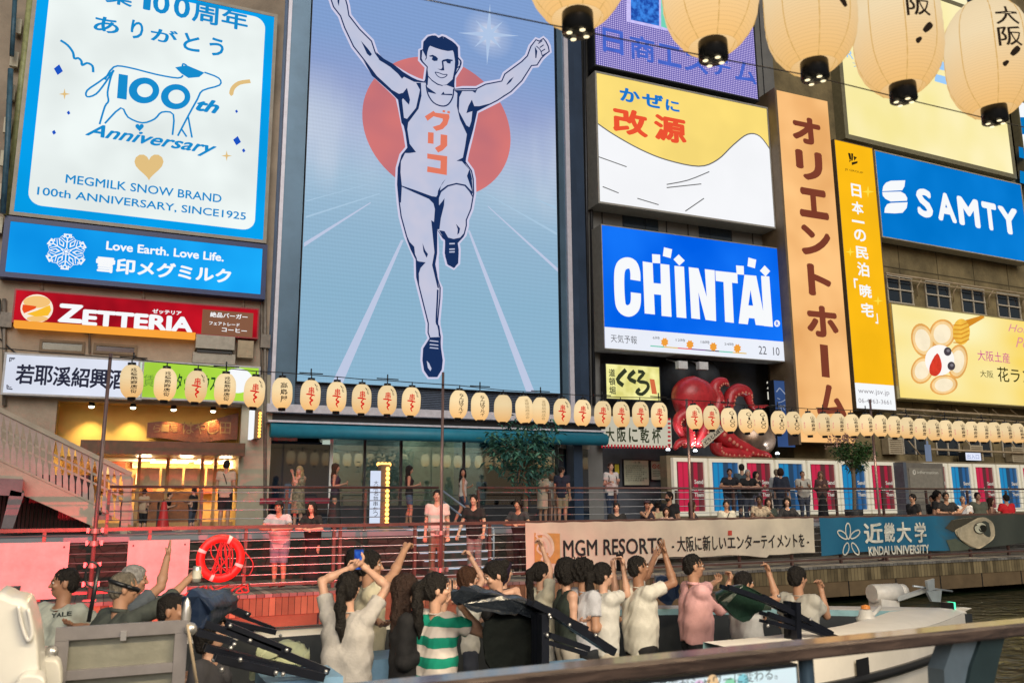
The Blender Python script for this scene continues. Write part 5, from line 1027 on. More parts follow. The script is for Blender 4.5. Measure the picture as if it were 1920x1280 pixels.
kinds = {'red': w_red, 'street': lambda mb, r, h: wrap(mb, '戎橋筋商店街', .18, .0, .11, .44, r, h, 1, .02), 'store': lambda mb, r, h: wrap(mb, '高島屋', .18, .0, .13, .38, r, h, 1, .03),
         'maru': lambda mb, r, h: wrap(mb, 'なんばマルイ', .3, .0, .10, .42, r, h, 1, .03), 'blank': None, 'faint': lambda mb, r, h: wrap(mb, '道頓堀商店会', .35, .0, .09, .42, r, h, 2, .0),
         'gigo': lambda mb, r, h: (wrap(mb, 'GiGO', .42, .0, .12, .38, r, h, 1, .0), wrap(mb, '道頓堀', -.75, -.03, .04, .16, r, h, 3, .03)),
         'yama': lambda mb, r, h: (wrap(mb, '山根商店', .55, .0, .10, .38, r, h, 1, .02), wrap(mb, '道頓堀', -.6, -.03, .04, .16, r, h, 3, .03))}
seq = [(247, 715, 'street'), (310, 721, 'street'), (368, 725, 'red'), (422, 730, 'street'), (477, 735, 'red'), (529, 737, 'store'), (582, 741, 'red'), (631, 744, 'red'), (678, 748, 'red'), (726, 750, 'red'), (771, 753, 'red'), (860, 758, 'maru'), (900, 762, 'maru'), (943, 766, 'blank'), (983, 768, 'faint'), (1014, 770, 'faint'), (1054, 772, 'red'), (1092, 774, 'red'), (1130, 776, 'red'), (1165, 777, 'red'), (1201, 777, 'red'), (1236, 778, 'red'), (1302, 782, 'red'), (1334, 783, 'red'), (1367, 787, 'gigo'), (1399, 789, 'gigo'), (1425, 790, 'gigo'), (1460, 792, 'gigo'), (1488, 793, 'gigo'), (1517, 795, 'yama'), (1545, 796, 'yama'), (1571, 796, 'yama'), (1598, 797, 'yama'), (1625, 797, 'yama'), (1651, 798, 'yama'), (1677, 800, 'yama'), (1701, 802, 'yama'), (1726, 804, 'yama'), (1751, 806, 'yama'), (1774, 807, 'yama'), (1799, 808, 'yama'), (1822, 809, 'yama'), (1843, 810, 'yama'), (1865, 810, 'yama'), (1887, 811, 'yama'), (1909, 812, 'yama')]
kd = {'red': 'red lettered lantern', 'street': 'lantern with six black characters', 'store': 'lantern with three bold black characters', 'maru': 'lantern with black kana', 'blank': 'lantern without any writing', 'faint': 'lantern with faint grey writing', 'gigo': 'lantern with thin black Roman letters', 'yama': 'lantern with small dark and pink characters'}
tot = {}; cur_ = {}
for s in seq: tot[s[2]] = tot.get(s[2], 0) + 1
proto = {}; LPOS = []
YL = 15.85
for (u, v, k) in seq:
    i = cur_.get(k, 0); cur_[k] = i + 1
    lab = ('small paper %s over the far rail' % kd[k]) if tot[k] == 1 else 'small paper %s, %s of its kind from the left' % (kd[k], ordn[i])
    p = onY(u, v, YL); LPOS.append(p); rz = math.atan2(-p.x, p.y)
    if k not in proto:
        o = make_lantern('paper_lantern', LR, LH, M_lan, kinds[k]); proto[k] = o; tag(o, lab, 'lantern', 'small paper lanterns strung along the far quay'); o.location = p; o.rotation_euler.z = rz
    else:
        o = copy_thing(proto[k], p, lab, None, rz)
    o.rotation_euler.y = random.uniform(-.06, .06)
    if len(LPOS) % 3 == 2: ld = bpy.data.lights.new('lan', 'SPOT'); ld.spot_size = R(125); ld.spot_blend = .7; ld.energy = 85; ld.color = (1, .78, .50); ld.shadow_soft_size = .12; lo = bpy.data.objects.new('lantern_spot', ld); COL.objects.link(lo); lo.parent = o; lo.location = (0, 0, -LH - .2)
# the same lanterns strung on the near bank hang large in front of the eye
NR, NH = .178, .262
def nwr(items):
    def f(mb, r, h):
        for it in items:
            if it[0] == 'b': wrap_stroke(mb, it[1], it[2], r, h, 1)
            else: wrap(mb, it[0], it[1], it[2], it[3], it[4], r, h, 1, .015)
    return f
near = [(1080, -92, None, 'large cream paper lantern at the top, the leftmost of the near row'), (1330, -30, nwr([('!', .95, .02, .025, .13)]), 'large cream paper lantern over the lavender dot screen'),
        (1518, 14, nwr([('b', [(.5, .10), (.68, .075), (.82, .05)], .03), ('b', [(.48, .04), (.66, .01), (.82, -.03)], .03), ('b', [(.48, -.02), (.66, -.06), (.82, -.10)], .03)]), 'large paper lantern with three slanting black strokes'),
        (1682, 62, nwr([('阪', .52, .02, .10, .11), ('b', [(.58, -.10), (.72, -.075), (.80, -.06)], .028), ('b', [(.44, -.125), (.47, -.135), (.5, -.14)], .03)]), 'large paper lantern with a single big black character'),
        (1852, 110, nwr([('大阪', .56, .06, .105, .21), ('b', [(.52, -.085), (.66, -.06), (.74, -.045)], .028), ('b', [(.36, -.11), (.39, -.12), (.42, -.125)], .03)]), 'large paper lantern with two big black characters at the right edge'),
        (2040, 165, None, 'large cream paper lantern just beyond the right edge')]
YN = 2.3
pts = []
_n0, _n1 = onY(1080, -92, YN), onY(1330, -30, YN)
for u, v, wr, lab in near[:5] + [(k, None, None, 'large paper lantern added to the near row, number %s beyond the %s of the view' % (ordn[abs(k) - (1 if k > 0 else 5)], 'left' if k > 0 else 'right')) for k in (1, 2, 3, 4, -5, -6, -7)]:  # lanterns beyond the view are added to throw more light on the boat
    p = onY(u, v, YN) if v is not None else _n0 + (_n0 - _n1) * u + Vector((0, 0, .1 * u + .05 if u > 0 else 0)); o = make_lantern('large_paper_lantern', NR, NH, M_lanb, wr, True); tag(o, lab, 'lantern', 'large paper lanterns over the near rail'); o.location = p; o.rotation_euler.z = math.atan2(-p.x, p.y); (pts.append(p) if v is not None else 0)
    ld = bpy.data.lights.new('lan', 'SPOT'); ld.spot_size = R(140); ld.spot_blend = .8; ld.energy = 135 if v is not None else 85; ld.color = (1, .80, .52); ld.shadow_soft_size = .12; lo = bpy.data.objects.new('lantern_spot', ld); COL.objects.link(lo); lo.parent = o; lo.location = (0, 0, -NH - .2); lo.rotation_euler = (R(32), 0, -o.rotation_euler.z)  # spot hung below each lantern, tilted to brighten the boat
mb = MB(); q = [p + Vector((0, .02, -NH - .03)) for p in pts]; q = [q[0] + (q[0] - q[1]) * 4] + q + [q[-1] + (q[-1] - q[-2]) * 4]; mb.tube(q, .0025, 5); q2 = [p + Vector((0, .0, NH + .12)) for p in pts]; q2 = [q2[0] + (q2[0] - q2[1]) * 4] + q2 + [q2[-1] + (q2[-1] - q2[-2]) * 4]; mb.tube(q2, .005, 5)
single('lantern_cable', mb, M_black, 'thin dark cables holding the large lanterns of the near row', 'cable', q[0])
mb = MB()
top = [p + Vector((0, 0, LH + .11)) for p in LPOS]; top = [top[0] + Vector((-4, 0, .1))] + top + [top[-1] + Vector((6, 0, 0))]
mb.tube(top, .009, 5)
for i in range(1, len(top) - 2, 3): mb.tube([top[i] + Vector((-.22, 0, .03)), top[i] + Vector((.22, 0, .03))], .012, 5); mb.tube([top[i], top[i] + Vector((0, 0, .12))], .014, 5)
single('lantern_cable', mb, M_black, 'long thin cable carrying the row of small lanterns', 'cable', top[0])
# poles that carry the far row
for i, (u, ztop) in enumerate(((190, 4.08), (829, 4.12), (1289, 3.85), (1635, 4.12))):
    x = onY(u, 800, 15.9).x if i else -.06
    t = thing('lantern_pole', ['slender leaning pole at the left with clamps, lit red near its foot', 'slender brown pole in front of the giant screen and the quay stair', 'slender grey pole in front of the octopus', 'slender pole beside the leafy tree at the right'][i], 'pole', (x, 15.9, 0), 'poles carrying the lantern row')
    yp = 15.9 if i < 2 else 16.32; x = x * yp / 15.9; t.location = (x, yp, 0); mb = MB(); mb.tube([(x, yp, 0), (x, yp, 1.6), (x + .01, yp, ztop + (yp - 15.9) * .17)], [.036, .033, .028], 8); mb.box(x - .1, x + .1, yp - .1, yp + .1, 0.0, .03); part('shaft', mb, mat('pole_mauve', (.17, .11, .105), .45, .2, var=.2, scale=3), t)
    if i > 1: continue
    mb = MB()
    for z in ((.25, .95) if i else (.25, .55, .9, 1.1)): mb.box(x - .13, x + .13, 15.93, 16.2, z, z + .04); mb.lathe([(.075, .05), (.075, -.03)], (x, 15.9, z), 8); mb.box(x - .13, x - .09, 15.82, 15.93, z - .02, z + .06); mb.box(x + .09, x + .13, 15.82, 15.93, z - .02, z + .06)
    part('clamp', mb, mat('clamp_metal', (.40, .30, .28), .4, .4), t)
# ------------------------------------------------------------------ railings on the far side
def railing(name, label, y, z0, z1, xs, wires, m, hand=.028, square=False, foot=True):
    t = thing(name, label, 'railing', (xs[0], y, z0))
    mb = MB()
    if square: mb.box(xs[0], xs[-1], y - .05, y + .05, z1 - .05, z1 + .01)
    else: mb.tube([(xs[0], y, z1), (xs[-1], y, z1)], hand, 8)
    part('handrail', mb, m, t)
    for x in xs[:46]:
        mb = MB(); mb.box(x - .028, x + .028, y - .03, y + .03, z0, z1 - .052); part('post', mb, m, t)
    mb = MB()
    for k in range(wires): zz = z0 + .13 + (z1 - z0 - .24) * k / (wires - 1); mb.tube([(xs[0], y - .033, zz), (xs[-1], y - .033, zz)], .009, 5)
    part('wire', mb, M_steel, t)
    if foot: mb = MB(); mb.box(xs[0], xs[-1], y - .034, y + .02, z0 + .08, z0 + .14); part('bottom_bar', mb, m, t)
    return t
YR = 16.2
xa = onY(625, 1040, YR).x; xb = onY(918, 1040, YR).x; stp = (xb - xa) / 2
xs = sorted([xa + stp * k for k in range(-9, 20)] + [xa + .12])
railing('quay_railing', 'long reddish brown wire railing along the edge of the lower quay deck', YR, 0, 1.145, xs, 7, M_rail, square=True)
YU = 18.75; u0 = onY(206, 910, YU).x; u1 = onY(822, 912, YU).x; u2 = onY(897, 912, YU).x
railing('promenade_railing', 'brown wire railing on the promenade left of the quay stair', YU, PROM_Z, 1.885, [u0 + (u1 - u0) * k / 4 for k in range(5)], 5, M_rail, foot=False)
railing('promenade_railing', 'brown wire railing on the promenade right of the quay stair', YU, PROM_Z, 1.885, [u2 + 1.9 * k for k in range(14)], 5, M_rail, foot=False)
t = thing('stair_handrail', 'pale sloping double handrail beside the quay stair', 'handrail', (SX1 - .5, 18, 0)); mb = MB(); sx = onY(838, 930, 19.3).x
for dz in (0, -.25): mb.tube([(sx, 19.6, 1.83 + dz), (sx + .55, 17.8, .95 + dz)], .022, 6)
mb.tube([(sx + .55, 17.8, .95), (sx + .55, 17.8, .1)], .022, 6); part('handrail', mb, mat('blue_grey_rail', (.35, .42, .52), .4, .3), t)
# blank boards on the railing, lifebuoy
for i, (a, b_, c, d) in enumerate(((-14, 1018, 122, 1121), (241, 1013, 350, 1113))):
    p = onY(a, b_, YR - .1); q = onY(c, d, YR - .1); mb = MB(); mb.box(p.x, q.x, YR - .11, YR - .08, q.z, p.z)
    t = thing('blank_board', ['blank pale board on the railing at the far left, lit red', 'blank pale board on the railing beside the lifebuoy, lit red'][i], 'board', (p.x, YR - .1, q.z), 'blank boards on the quay railing'); part('sheet', mb, mat('board_white', (.43, .41, .40), .5, var=.2, scale=3), t)
    mb = MB()
    for x in (p.x + .08, q.x - .08): mb.box(x - .012, x + .012, YR - .118, YR - .11, p.z - .1, p.z - .07)
    part('bolt', mb, M_dark, t)
c = onY(414, 1046, YR - .16); Ro = abs(onY(458, 1046, YR - .16).x - c.x) * 1.0; rm = Ro * .15; Rc = Ro - rm
t = thing('lifebuoy', 'red lifebuoy with pale bands hanging on the quay railing', 'lifebuoy', c); mb = MB(); N, M_ = 40, 10; vs = []; fs = []; mi_ = []
for i in range(N):
    a = 2 * math.pi * i / N
    for j in range(M_): b_ = 2 * math.pi * j / M_; vs.append((c.x + (Rc + rm * 1.25 * math.cos(b_)) * math.cos(a), c.y + rm * .8 * math.sin(b_), c.z + (Rc + rm * 1.25 * math.cos(b_)) * math.sin(a)))
for i in range(N):
    band = (i + 3) % 10 in (0,)
    for j in range(M_): mb.f.append((i * M_ + j, ((i + 1) % N) * M_ + j, ((i + 1) % N) * M_ + (j + 1) % M_, i * M_ + (j + 1) % M_)); mb.m.append(1 if band else 0); mb.sm.append(True)
mb.v = vs; part('ring', mb, [mat('buoy_red', (.70, .025, .02), .4, var=.1), mat('buoy_band', (.75, .70, .66), .5)], t)
mb = MB(); random.seed(5)
for k in range(6):
    x0 = c.x + random.uniform(-.16, .16); mb.tube(smooth_pts([(x0, c.y - .02, c.z + .3), (x0 + random.uniform(-.1, .1), c.y - .05, c.z + .05), (c.x + random.uniform(-.2, .2), c.y - .03, c.z - .28), (x0, c.y, c.z + .28)], 4), .012, 5)
for k in range(7):
    x0 = c.x + random.uniform(-.5, .4); mb.tube(smooth_pts([(x0, c.y, .12), (x0 + random.uniform(-.15, .15), c.y - .1, .03), (x0 + random.uniform(-.3, .3), c.y - .15, .02), (x0 + .1, c.y - .05, .15)], 4), .012, 5)
mb.tube(smooth_pts([(c.x + .4, c.y, c.z + .1), (c.x + .55, c.y - .02, c.z - .1), (c.x + .5, c.y, c.z - .3), (c.x + .36, c.y, c.z - .28)], 4), .01, 5)
part('rope', mb, mat('red_rope', (.40, .03, .03), .7), t)
# ------------------------------------------------------------------ banners hung on the quay railing
class Wavy(Plane):
    amp = .03
    def w(s, a, z, off=0.0):
        k = .55 + .45 * max(0, min(1, (1.14 - z) / 1.0))
        return Plane.w(s, a, z, off + s.amp * k * (math.sin(a * 2.1 + z * 1.3) + .6 * math.sin(a * 4.7 - z * 2.2 + 1.0) + .35 * math.sin(a * 9.1 + z * 5)))
def cloth(P, a0, a1, zt, zb_fn, off, nx=90, nz=10, mi_fn=None):
    mb = MB(); k = 0
    for i in range(nx + 1):
        a = a0 + (a1 - a0) * i / nx; zb = zb_fn((a - a0) / (a1 - a0)); sag = .012 * math.sin(i / nx * math.pi * 14) ** 2
        for j in range(nz + 1): z = zt - sag - (zt - sag - zb) * j / nz; mb.v.append(tuple(P.w(a, z, off)))
    for i in range(nx):
        for j in range(nz):
            mb.f.append((i * (nz + 1) + j, i * (nz + 1) + j + 1, (i + 1) * (nz + 1) + j + 1, (i + 1) * (nz + 1) + j)); mb.m.append(0); mb.sm.append(True)
    return mb
PW = Wavy(985, YR - .12, 0.0); a0 = PW.at(985, 990)[0]; a1 = PW.at(1527, 985)[0]
q = lambda x, y: (960 + x / 4, 840 + y / 4)
t = thing('resort_banner', 'long cream cloth banner with black lettering and gold emblem on the quay railing', 'banner', PW.w(a0, 0, 0))
part('cloth', cloth(PW, a0, a1, 1.12, lambda f: .10 + .10 * f + .16 * math.sin(f * 3.1) ** 2 * (f > .4) + (.08 * f if f > .8 else 0) - .02 * math.sin(f * 25), 0), mat('cream_cloth', (.62, .56, .44), .8, var=.1, scale=1.5), t)
mb = MB(); o = .02
text_px(mb, PW, 'MGM RESORTS', q(383, 688), q(1128, 786), o, bold=.02, mi=0); text_px(mb, PW, 'JAPAN', (1057, 1043), (1099, 1056), o, mi=0)
text_px(mb, PW, '- 大阪に新しいエンターテイメントを -', (1259, 1005), (1520, 1025), o, mi=0, bold=.015)
poly_px(mb, PW, [(1366, 994), (1373, 994), (1373, 1003), (1366, 1003)], o, 1)
poly_px(mb, PW, [q(165, 632), q(358, 638), q(358, 862), q(165, 858)], o, 2)
for p, w_ in (([(175, 640), (240, 640), (290, 690), (300, 760), (270, 810)], .07), ([(180, 690), (225, 680), (255, 730), (240, 790), (215, 840)], .06), ([(175, 650), (200, 700), (185, 760), (230, 800)], .04)): stroke_px(mb, PW, [q(*k) for k in smooth_pts(p, 3)], w_, o + .004, 3)
part('lettering', mb, [mat('banner_ink', (.015, .015, .018), .7), mat('stamp', (.5, .06, .04), .7), mat('gold_emblem', (.52, .30, .09), .6), mat('cream_mark', (.62, .56, .44), .8)], t)
PW2 = Wavy(1540, YR - .12, 0.0); PW2.amp = .035; a0 = PW2.at(1538, 1000)[0]; a1 = PW2.at(1990, 985)[0]
m, n, b = nodes_mat('blue_cloth'); b.inputs['Roughness'].default_value = .55; tc = n.nodes.new('ShaderNodeTexCoord'); sp = n.nodes.new('ShaderNodeSeparateXYZ'); n.links.new(tc.outputs['Generated'], sp.inputs[0]); nz = n.nodes.new('ShaderNodeTexNoise'); nz.inputs['Scale'].default_value = 5; nz.inputs['Detail'].default_value = 5; n.links.new(tc.outputs['Generated'], nz.inputs['Vector'])
ad = n.nodes.new('ShaderNodeMath'); ad.operation = 'MULTIPLY_ADD'; ad.inputs[1].default_value = .12; n.links.new(nz.outputs['Fac'], ad.inputs[0]); n.links.new(sp.outputs['X'], ad.inputs[2])
rp = n.nodes.new('ShaderNodeValToRGB'); e_ = rp.color_ramp.elements; e_[0].position = .50; e_[0].color = (.012, .13, .24, 1); e_[1].position = .62; e_[1].color = (.05, .06, .05, 1); n.links.new(ad.outputs[0], rp.inputs[0]); n.links.new(rp.outputs[0], b.inputs['Base Color'])
t = thing('university_banner', 'blue cloth banner with white characters and a fish head at the right', 'banner', PW2.w(a0, 0, 0))
part('cloth', cloth(PW2, a0, a1, 1.12, lambda f: .20 + .05 * math.sin(f * 9) + .10 * f, 0), m, t)
q8 = lambda x, y: (1400 + x / 3.657, 800 + y / 3.657); qk = lambda x, y: (1520 + x / 8, 960 + y / 8); qf = lambda x, y: (1740 + x / 10.667, 950 + y / 10.667)
mb = MB()
for ch, tl, br in (('近', (795, 160), (1100, 460)), ('畿', (1095, 155), (1285, 445)), ('大', (1280, 145), (1510, 450)), ('学', (1525, 148), (1742, 450))): text_px(mb, PW2, ch, qk(*tl), qk(*br), o, bold=.035)
text_px(mb, PW2, 'KINDAI UNIVERSITY', qk(855, 512), qk(1772, 612), o, bold=.04)
for c_, an, ln in (((555, 280), 0, 120), ((460, 335), -52, 90), ((670, 330), 52, 90), ((515, 545), 195, 92), ((670, 545), 150, 100)):
    pts = []
    for k in range(17):
        tt = R(k * 22.5); x = 42 * math.sin(tt); y = -ln * math.cos(tt); pts.append(qk(c_[0] + x * math.cos(R(an)) - y * math.sin(R(an)), c_[1] + x * math.sin(R(an)) + y * math.cos(R(an))))
    stroke_px(mb, PW2, pts, .035, o)
part('lettering', mb, mat('banner_white', (.66, .66, .58), .6), t)
mb = MB()
poly_px(mb, PW2, [qf(*p) for p in ((350, 420), (480, 260), (700, 225), (1000, 200), (1000, 260), (800, 330), (560, 450), (520, 500))], .018, 0)
poly_px(mb, PW2, [qf(*p) for p in smooth_pts(((550, 460), (700, 390), (850, 280), (1060, 200), (1220, 260), (1310, 360), (1330, 560), (1230, 700), (1050, 820), (960, 820), (860, 780), (700, 670), (580, 560)), 3, True)], .022, 1)
stroke_px(mb, PW2, [qf(*p) for p in smooth_pts([(590, 480), (620, 590), (740, 690), (860, 790)], 3)], .025, .026, 0)
poly_px(mb, PW2, [qf(*p) for p in ell_px((1035, 420), 118, 118)], .026, 0); poly_px(mb, PW2, [qf(*p) for p in ell_px((1040, 418), 100, 104)], .029, 2); poly_px(mb, PW2, [qf(*p) for p in ell_px((1080, 430), 68, 74)], .032, 3)
poly_px(mb, PW2, [qf(*p) for p in ((360, 660), (560, 630), (860, 800), (830, 860), (450, 880))], .018, 4)
part('fish_picture', mb, [mat('fish_dark', (.05, .045, .03), .7), mat('fish_pale', (.44, .38, .26), .7, var=.2), mat('fish_eye_white', (.52, .52, .40), .5), mat('fish_pupil', (.015, .016, .012), .4), mat('fish_olive', (.08, .10, .07), .7)], t)
# ------------------------------------------------------------------ potted trees on the promenade
def tree(label, u_trunk, v_base, Y, blobs, n, leaf, col1, col2, trunk_pts, flowers=None, drape=.0):
    base = onY(u_trunk, v_base, Y); base.z = PROM_Z
    t = thing('potted_tree', label, 'tree', base); rnd = random.Random(u_trunk)
    mb = MB(); mb.tube(smooth_pts([base] + [onY(u, v, Y) for u, v in trunk_pts], 3), [.075] + [.06] * (3 * len(trunk_pts) - 1) + [.02], 7)
    for k in range(10):
        c, r_ = rnd.choice(blobs); p = onY(c[0], c[1], Y); s_ = onY(*trunk_pts[-1], Y) if k % 2 else onY(*trunk_pts[-2], Y); e2 = p + Vector((rnd.uniform(-.3, .3), rnd.uniform(-.4, .4), rnd.uniform(-.2, .3)))
        mb.tube([s_, (s_ + e2) / 2 + Vector((0, 0, .1)), e2], [.03, .02, .008], 5)
    part('trunk', mb, mat('bark', (.20, .15, .10), .8), t)
    mb = MB()
    for k in range(n):
        c, r_ = rnd.choices(blobs, [b_[1] ** 2 for b_ in blobs])[0]; p = onY(c[0], c[1], Y); rr = r_ * Y / 1480
        d = Vector((rnd.gauss(0, 1), rnd.gauss(0, 1), rnd.gauss(0, 1))).normalized() * rr * rnd.random() ** .45; d.y *= .9
        p = p + d; a = rnd.uniform(0, 6.28); tilt = rnd.uniform(-.9, .5) - drape
        dx = Vector((math.cos(a), math.sin(a), tilt)).normalized(); sd_ = dx.cross(Vector((rnd.gauss(0, .4), rnd.gauss(0, .4), 1))).normalized(); L_ = leaf * rnd.uniform(.6, 1.3); w_ = L_ * .17
        mid = p + dx * L_ * .5 + Vector((0, 0, .01)); mb.add([p, mid + sd_ * w_, p + dx * L_ - Vector((0, 0, L_ * .12)), mid - sd_ * w_], [(0, 1, 2, 3)], 1 if rnd.random() < .35 else 0)
    part('crown', mb, [mat('leaf_' + str(u_trunk), col1, .5, var=.4, scale=9), mat('leaf_light_' + str(u_trunk), col2, .5, var=.4, scale=9)], t)
    if flowers:
        mb = MB()
        for k in range(220):
            c, r_ = rnd.choice(flowers); p = onY(c[0] + rnd.gauss(0, r_), c[1] + rnd.gauss(0, r_ * .8), Y - rnd.uniform(0, .4)); mb.add([p + Vector((rnd.uniform(-.05, .05), rnd.uniform(-.05, .05), rnd.uniform(-.05, .05))) for _ in range(4)], [(0, 1, 2, 3)])
        part('blossom', mb, mat('pale_pink_blossom', (.40, .22, .17), .7, var=.4), t)
    mb = MB(); mb.lathe([(.02, .02), (.26, .02), (.28, .34), (.24, .34), (.22, .3), (.0, .3)], base, 14); part('pot', mb, mat('dark_pot', (.03, .03, .03), .6), t)
tree('slim bamboo like potted tree in front of the glass shopfront', 985, 985, 19.6, [((975, 825), 55), ((945, 850), 40), ((1000, 860), 48), ((930, 828), 26), ((1020, 815), 38), ((985, 895), 34), ((965, 870), 40)], 1350, .21, (.03, .12, .10), (.08, .22, .15), [(986, 940), (984, 890), (978, 850)], drape=.2)
tree('bushy potted tree with pinkish sprays before the blue and red panels', 1602, 972, 19.8, [((1598, 850), 34), ((1575, 845), 24), ((1620, 845), 26), ((1605, 870), 24)], 1500, .14, (.03, .09, .022), (.07, .16, .035), [(1602, 930), (1600, 890), (1598, 860)], [((1568, 824), 9), ((1590, 820), 7)])
# ------------------------------------------------------------------ octopus figure over the shopfront
zq = lambda x, y: (1220 + x / 6.736, 680 + y / 6.736)
M_oct = mat('octopus_red', (.46, .022, .03), .38, var=.4, scale=2.5, bump=.15, bscale=9, spec=.6); M_suck = mat('sucker_pale', (.62, .20, .14), .4)
OO = .15
t = thing('octopus_figure', 'huge glossy red octopus figure with curling tentacles over the dark shopfront', 'figure', PC.px(1330, 855, OO))
cq = PC.px(*zq(540, 435), OO + .2); rr_ = 1.08 * abs(PC.at(*zq(780, 440), OO)[0] - PC.at(*zq(300, 440), OO)[0]) / 2
mb = MB(); N, M2 = 28, 18; vs = []; fs = []
for i in range(M2 + 1):
    ph = math.pi * i / M2
    for j in range(N):
        th = 2 * math.pi * j / N; r_ = rr_ * (1 + .03 * math.sin(3 * th + 2 * ph)); low = 1 - .22 * max(0, -math.cos(ph))
        vs.append(cq + Vector((r_ * math.sin(ph) * math.cos(th) * low, r_ * .75 * math.sin(ph) * math.sin(th) * low, r_ * (.84 * math.cos(ph) if ph < 1.57 else 1.35 * math.cos(ph)))))
for i in range(M2):
    for j in range(N): a = i * N + j; b_ = i * N + (j + 1) % N; fs.append((a, a + N, b_ + N, b_))
mb.add(vs, fs, 0, True); part('head', mb, M_oct, t)
tent = [([(800, 640), (850, 480), (800, 330), (850, 250), (930, 240), (980, 290)], [75, 66, 58, 50, 40, 12], .3), ([(900, 640), (980, 520), (1010, 400), (1110, 340), (1215, 380), (1240, 470), (1300, 560), (1480, 540)], [70, 60, 60, 64, 56, 40, 30, 8], .2), ([(760, 800), (920, 930), (1060, 1020), (1260, 1110), (1400, 1140), (1520, 1190)], [110, 95, 72, 60, 48, 18], .45), ([(820, 1010), (840, 1090), (940, 1130), (1100, 1140), (1260, 1160)], [60, 62, 52, 46, 30], .6), ([(430, 640), (350, 700), (340, 790), (400, 890), (480, 960), (520, 1020)], [60, 48, 44, 46, 44, 30], .5), ([(470, 800), (500, 900), (500, 1010), (480, 1060)], [52, 50, 44, 26], .7), ([(680, 800), (640, 920), (590, 1010), (640, 1050)], [60, 52, 42, 26], .7), ([(300, 1090), (350, 1020), (420, 1000), (460, 1050)], [16, 36, 44, 40], .6)]
mp_ = rr_ / 240
for pts, rs, dd in tent:
    mb = MB(); sp_ = smooth_pts([(a, b_) for a, b_ in pts], 5); rsm = np.interp(np.linspace(0, 1, len(sp_)), np.linspace(0, 1, len(rs)), rs); P3 = [PC.px(*zq(x, y), OO + dd) for x, y in sp_]
    mb.tube(P3, [float(r_) * mp_ for r_ in rsm], 12)
    for k in range(2, len(P3) - 1, 2):
        r_ = float(rsm[k]) * mp_; mb.ball(P3[k] + Vector((.35 * r_, -r_ * .8, -.5 * r_)), r_ * .26, 6, 4, 1)
    part('tentacle', mb, [M_oct, M_suck], t)
mb = MB(); mb.ngon([PC.px(*zq(x, y), OO + 1.35) for x, y in ((635, 985), (870, 770), (925, 860), (680, 1075))][::-1]); mb.add([PC.px(*zq(x, y), OO + dz) for x, y in ((635, 985), (680, 1075), (925, 860), (870, 770)) for dz in (1.346, 1.25)], [(0, 2, 3, 1), (2, 4, 5, 3), (4, 6, 7, 5), (6, 0, 1, 7)]); t2 = single('slanted_plate', mb, mat('cream_plate', (.58, .52, .40), .6, var=.1), 'slanted cream plate with black characters held by the octopus', 'sign', PC.px(*zq(770, 920), OO + 1.3))
mb = MB()
for i, ch in enumerate('どうとんぼり'):
    f = i / 6; x = 665 + 225 * (f + .03); y = 1000 - 200 * (f + .03); s_ = 52
    co, fs, b_ = text_geo(ch, .03); an = R(-42)
    mb.add([PC.px(*zq(x + 26 + ((px_ - .4) * s_ * math.cos(an) + (py_ - .35) * s_ * 1.1 * math.sin(an)) , y + 12 + ((px_ - .4) * s_ * math.sin(an) - (py_ - .35) * s_ * 1.1 * math.cos(an))), OO + 1.36) for px_, py_ in co], fs)
part('lettering', mb, M_black, t2)
mb = MB(); c1, c2 = PC.px(*zq(330, 200), -1.3), PC.px(*zq(620, 190), -1.3); mb.ball(c1, .85, 20, 12); t = single('dark_ball', mb, mat('dark_ball', (.022, .026, .034), .7, var=.5, scale=1.5), 'big dark glossy ball behind the octopus head, the left one', 'ball', c1, 'dark balls behind the octopus')
mb = MB(); mb.ball(c2, .78, 20, 12); single('dark_ball', mb, mat('dark_ball', (.06, .075, .10)), 'big dark glossy ball behind the octopus head, the right one', 'ball', c2, 'dark balls behind the octopus')
mb = MB(); c3 = PC.px(*zq(1310, 960), .3); mb.ball(c3, .88, 22, 12, 0, (1, .7, .8)); single('metal_bowl', mb, mat('bowl_bronze', (.28, .20, .15), .3, .7, var=.3), 'round bronze coloured bowl behind the small lanterns, right of the octopus', 'bowl', c3)
for i, (x, y) in enumerate(((390, 30), (650, 40))):
    p = PC.px(*zq(x, y), .2); t = thing('floodlight', 'white floodlight on a bracket under the weather billboard, the %s one' % ('left', 'right')[i], 'lamp', p, 'floodlights over the octopus'); mb = MB(); mb.box(p.x - .2, p.x + .2, p.y - .1, p.y + .1, p.z - .14, p.z + .14); part('housing', mb, mat('lamp_white', (.6, .62, .64), .4), t); mb = MB(); mb.tube([p + Vector((0, .1, .1)), p + Vector((0, .9, .35))], .03, 6); part('bracket', mb, M_steel, t)
for i, (u, v, lab) in enumerate(((1252, 846, 'small glaring spotlight at the lower left of the octopus'), (1303, 848, 'small glaring spotlight under the octopus body'), (1457, 853, 'small glaring white spotlight right of the octopus tentacles'))):
    p = PC.px(u, v, .9); t = thing('spotlight', lab, 'spotlight', p); mb = MB(); mb.lathe([(.05, -.06), (.09, 0), (.09, .03)], p, 8); part('housing', mb, M_dark, t); mb = MB(); mb.ball(p + Vector((0, -.02, .05)), .07, 8, 5); part('bulb', mb, emi('cold_bulb', (235, 244, 255), 6, 0), t)
    ld = bpy.data.lights.new('oct', 'SPOT'); ld.energy = 60; ld.spot_size = R(110); ld.spot_blend = 1; ld.color = (.9, .95, 1); ld.shadow_soft_size = .07
    lo = bpy.data.objects.new('octopus_lamp', ld); COL.objects.link(lo); lo.parent = t; lo.location = (0, -.4, .1); lo.rotation_euler = (R(180 - 35), 0, 0)
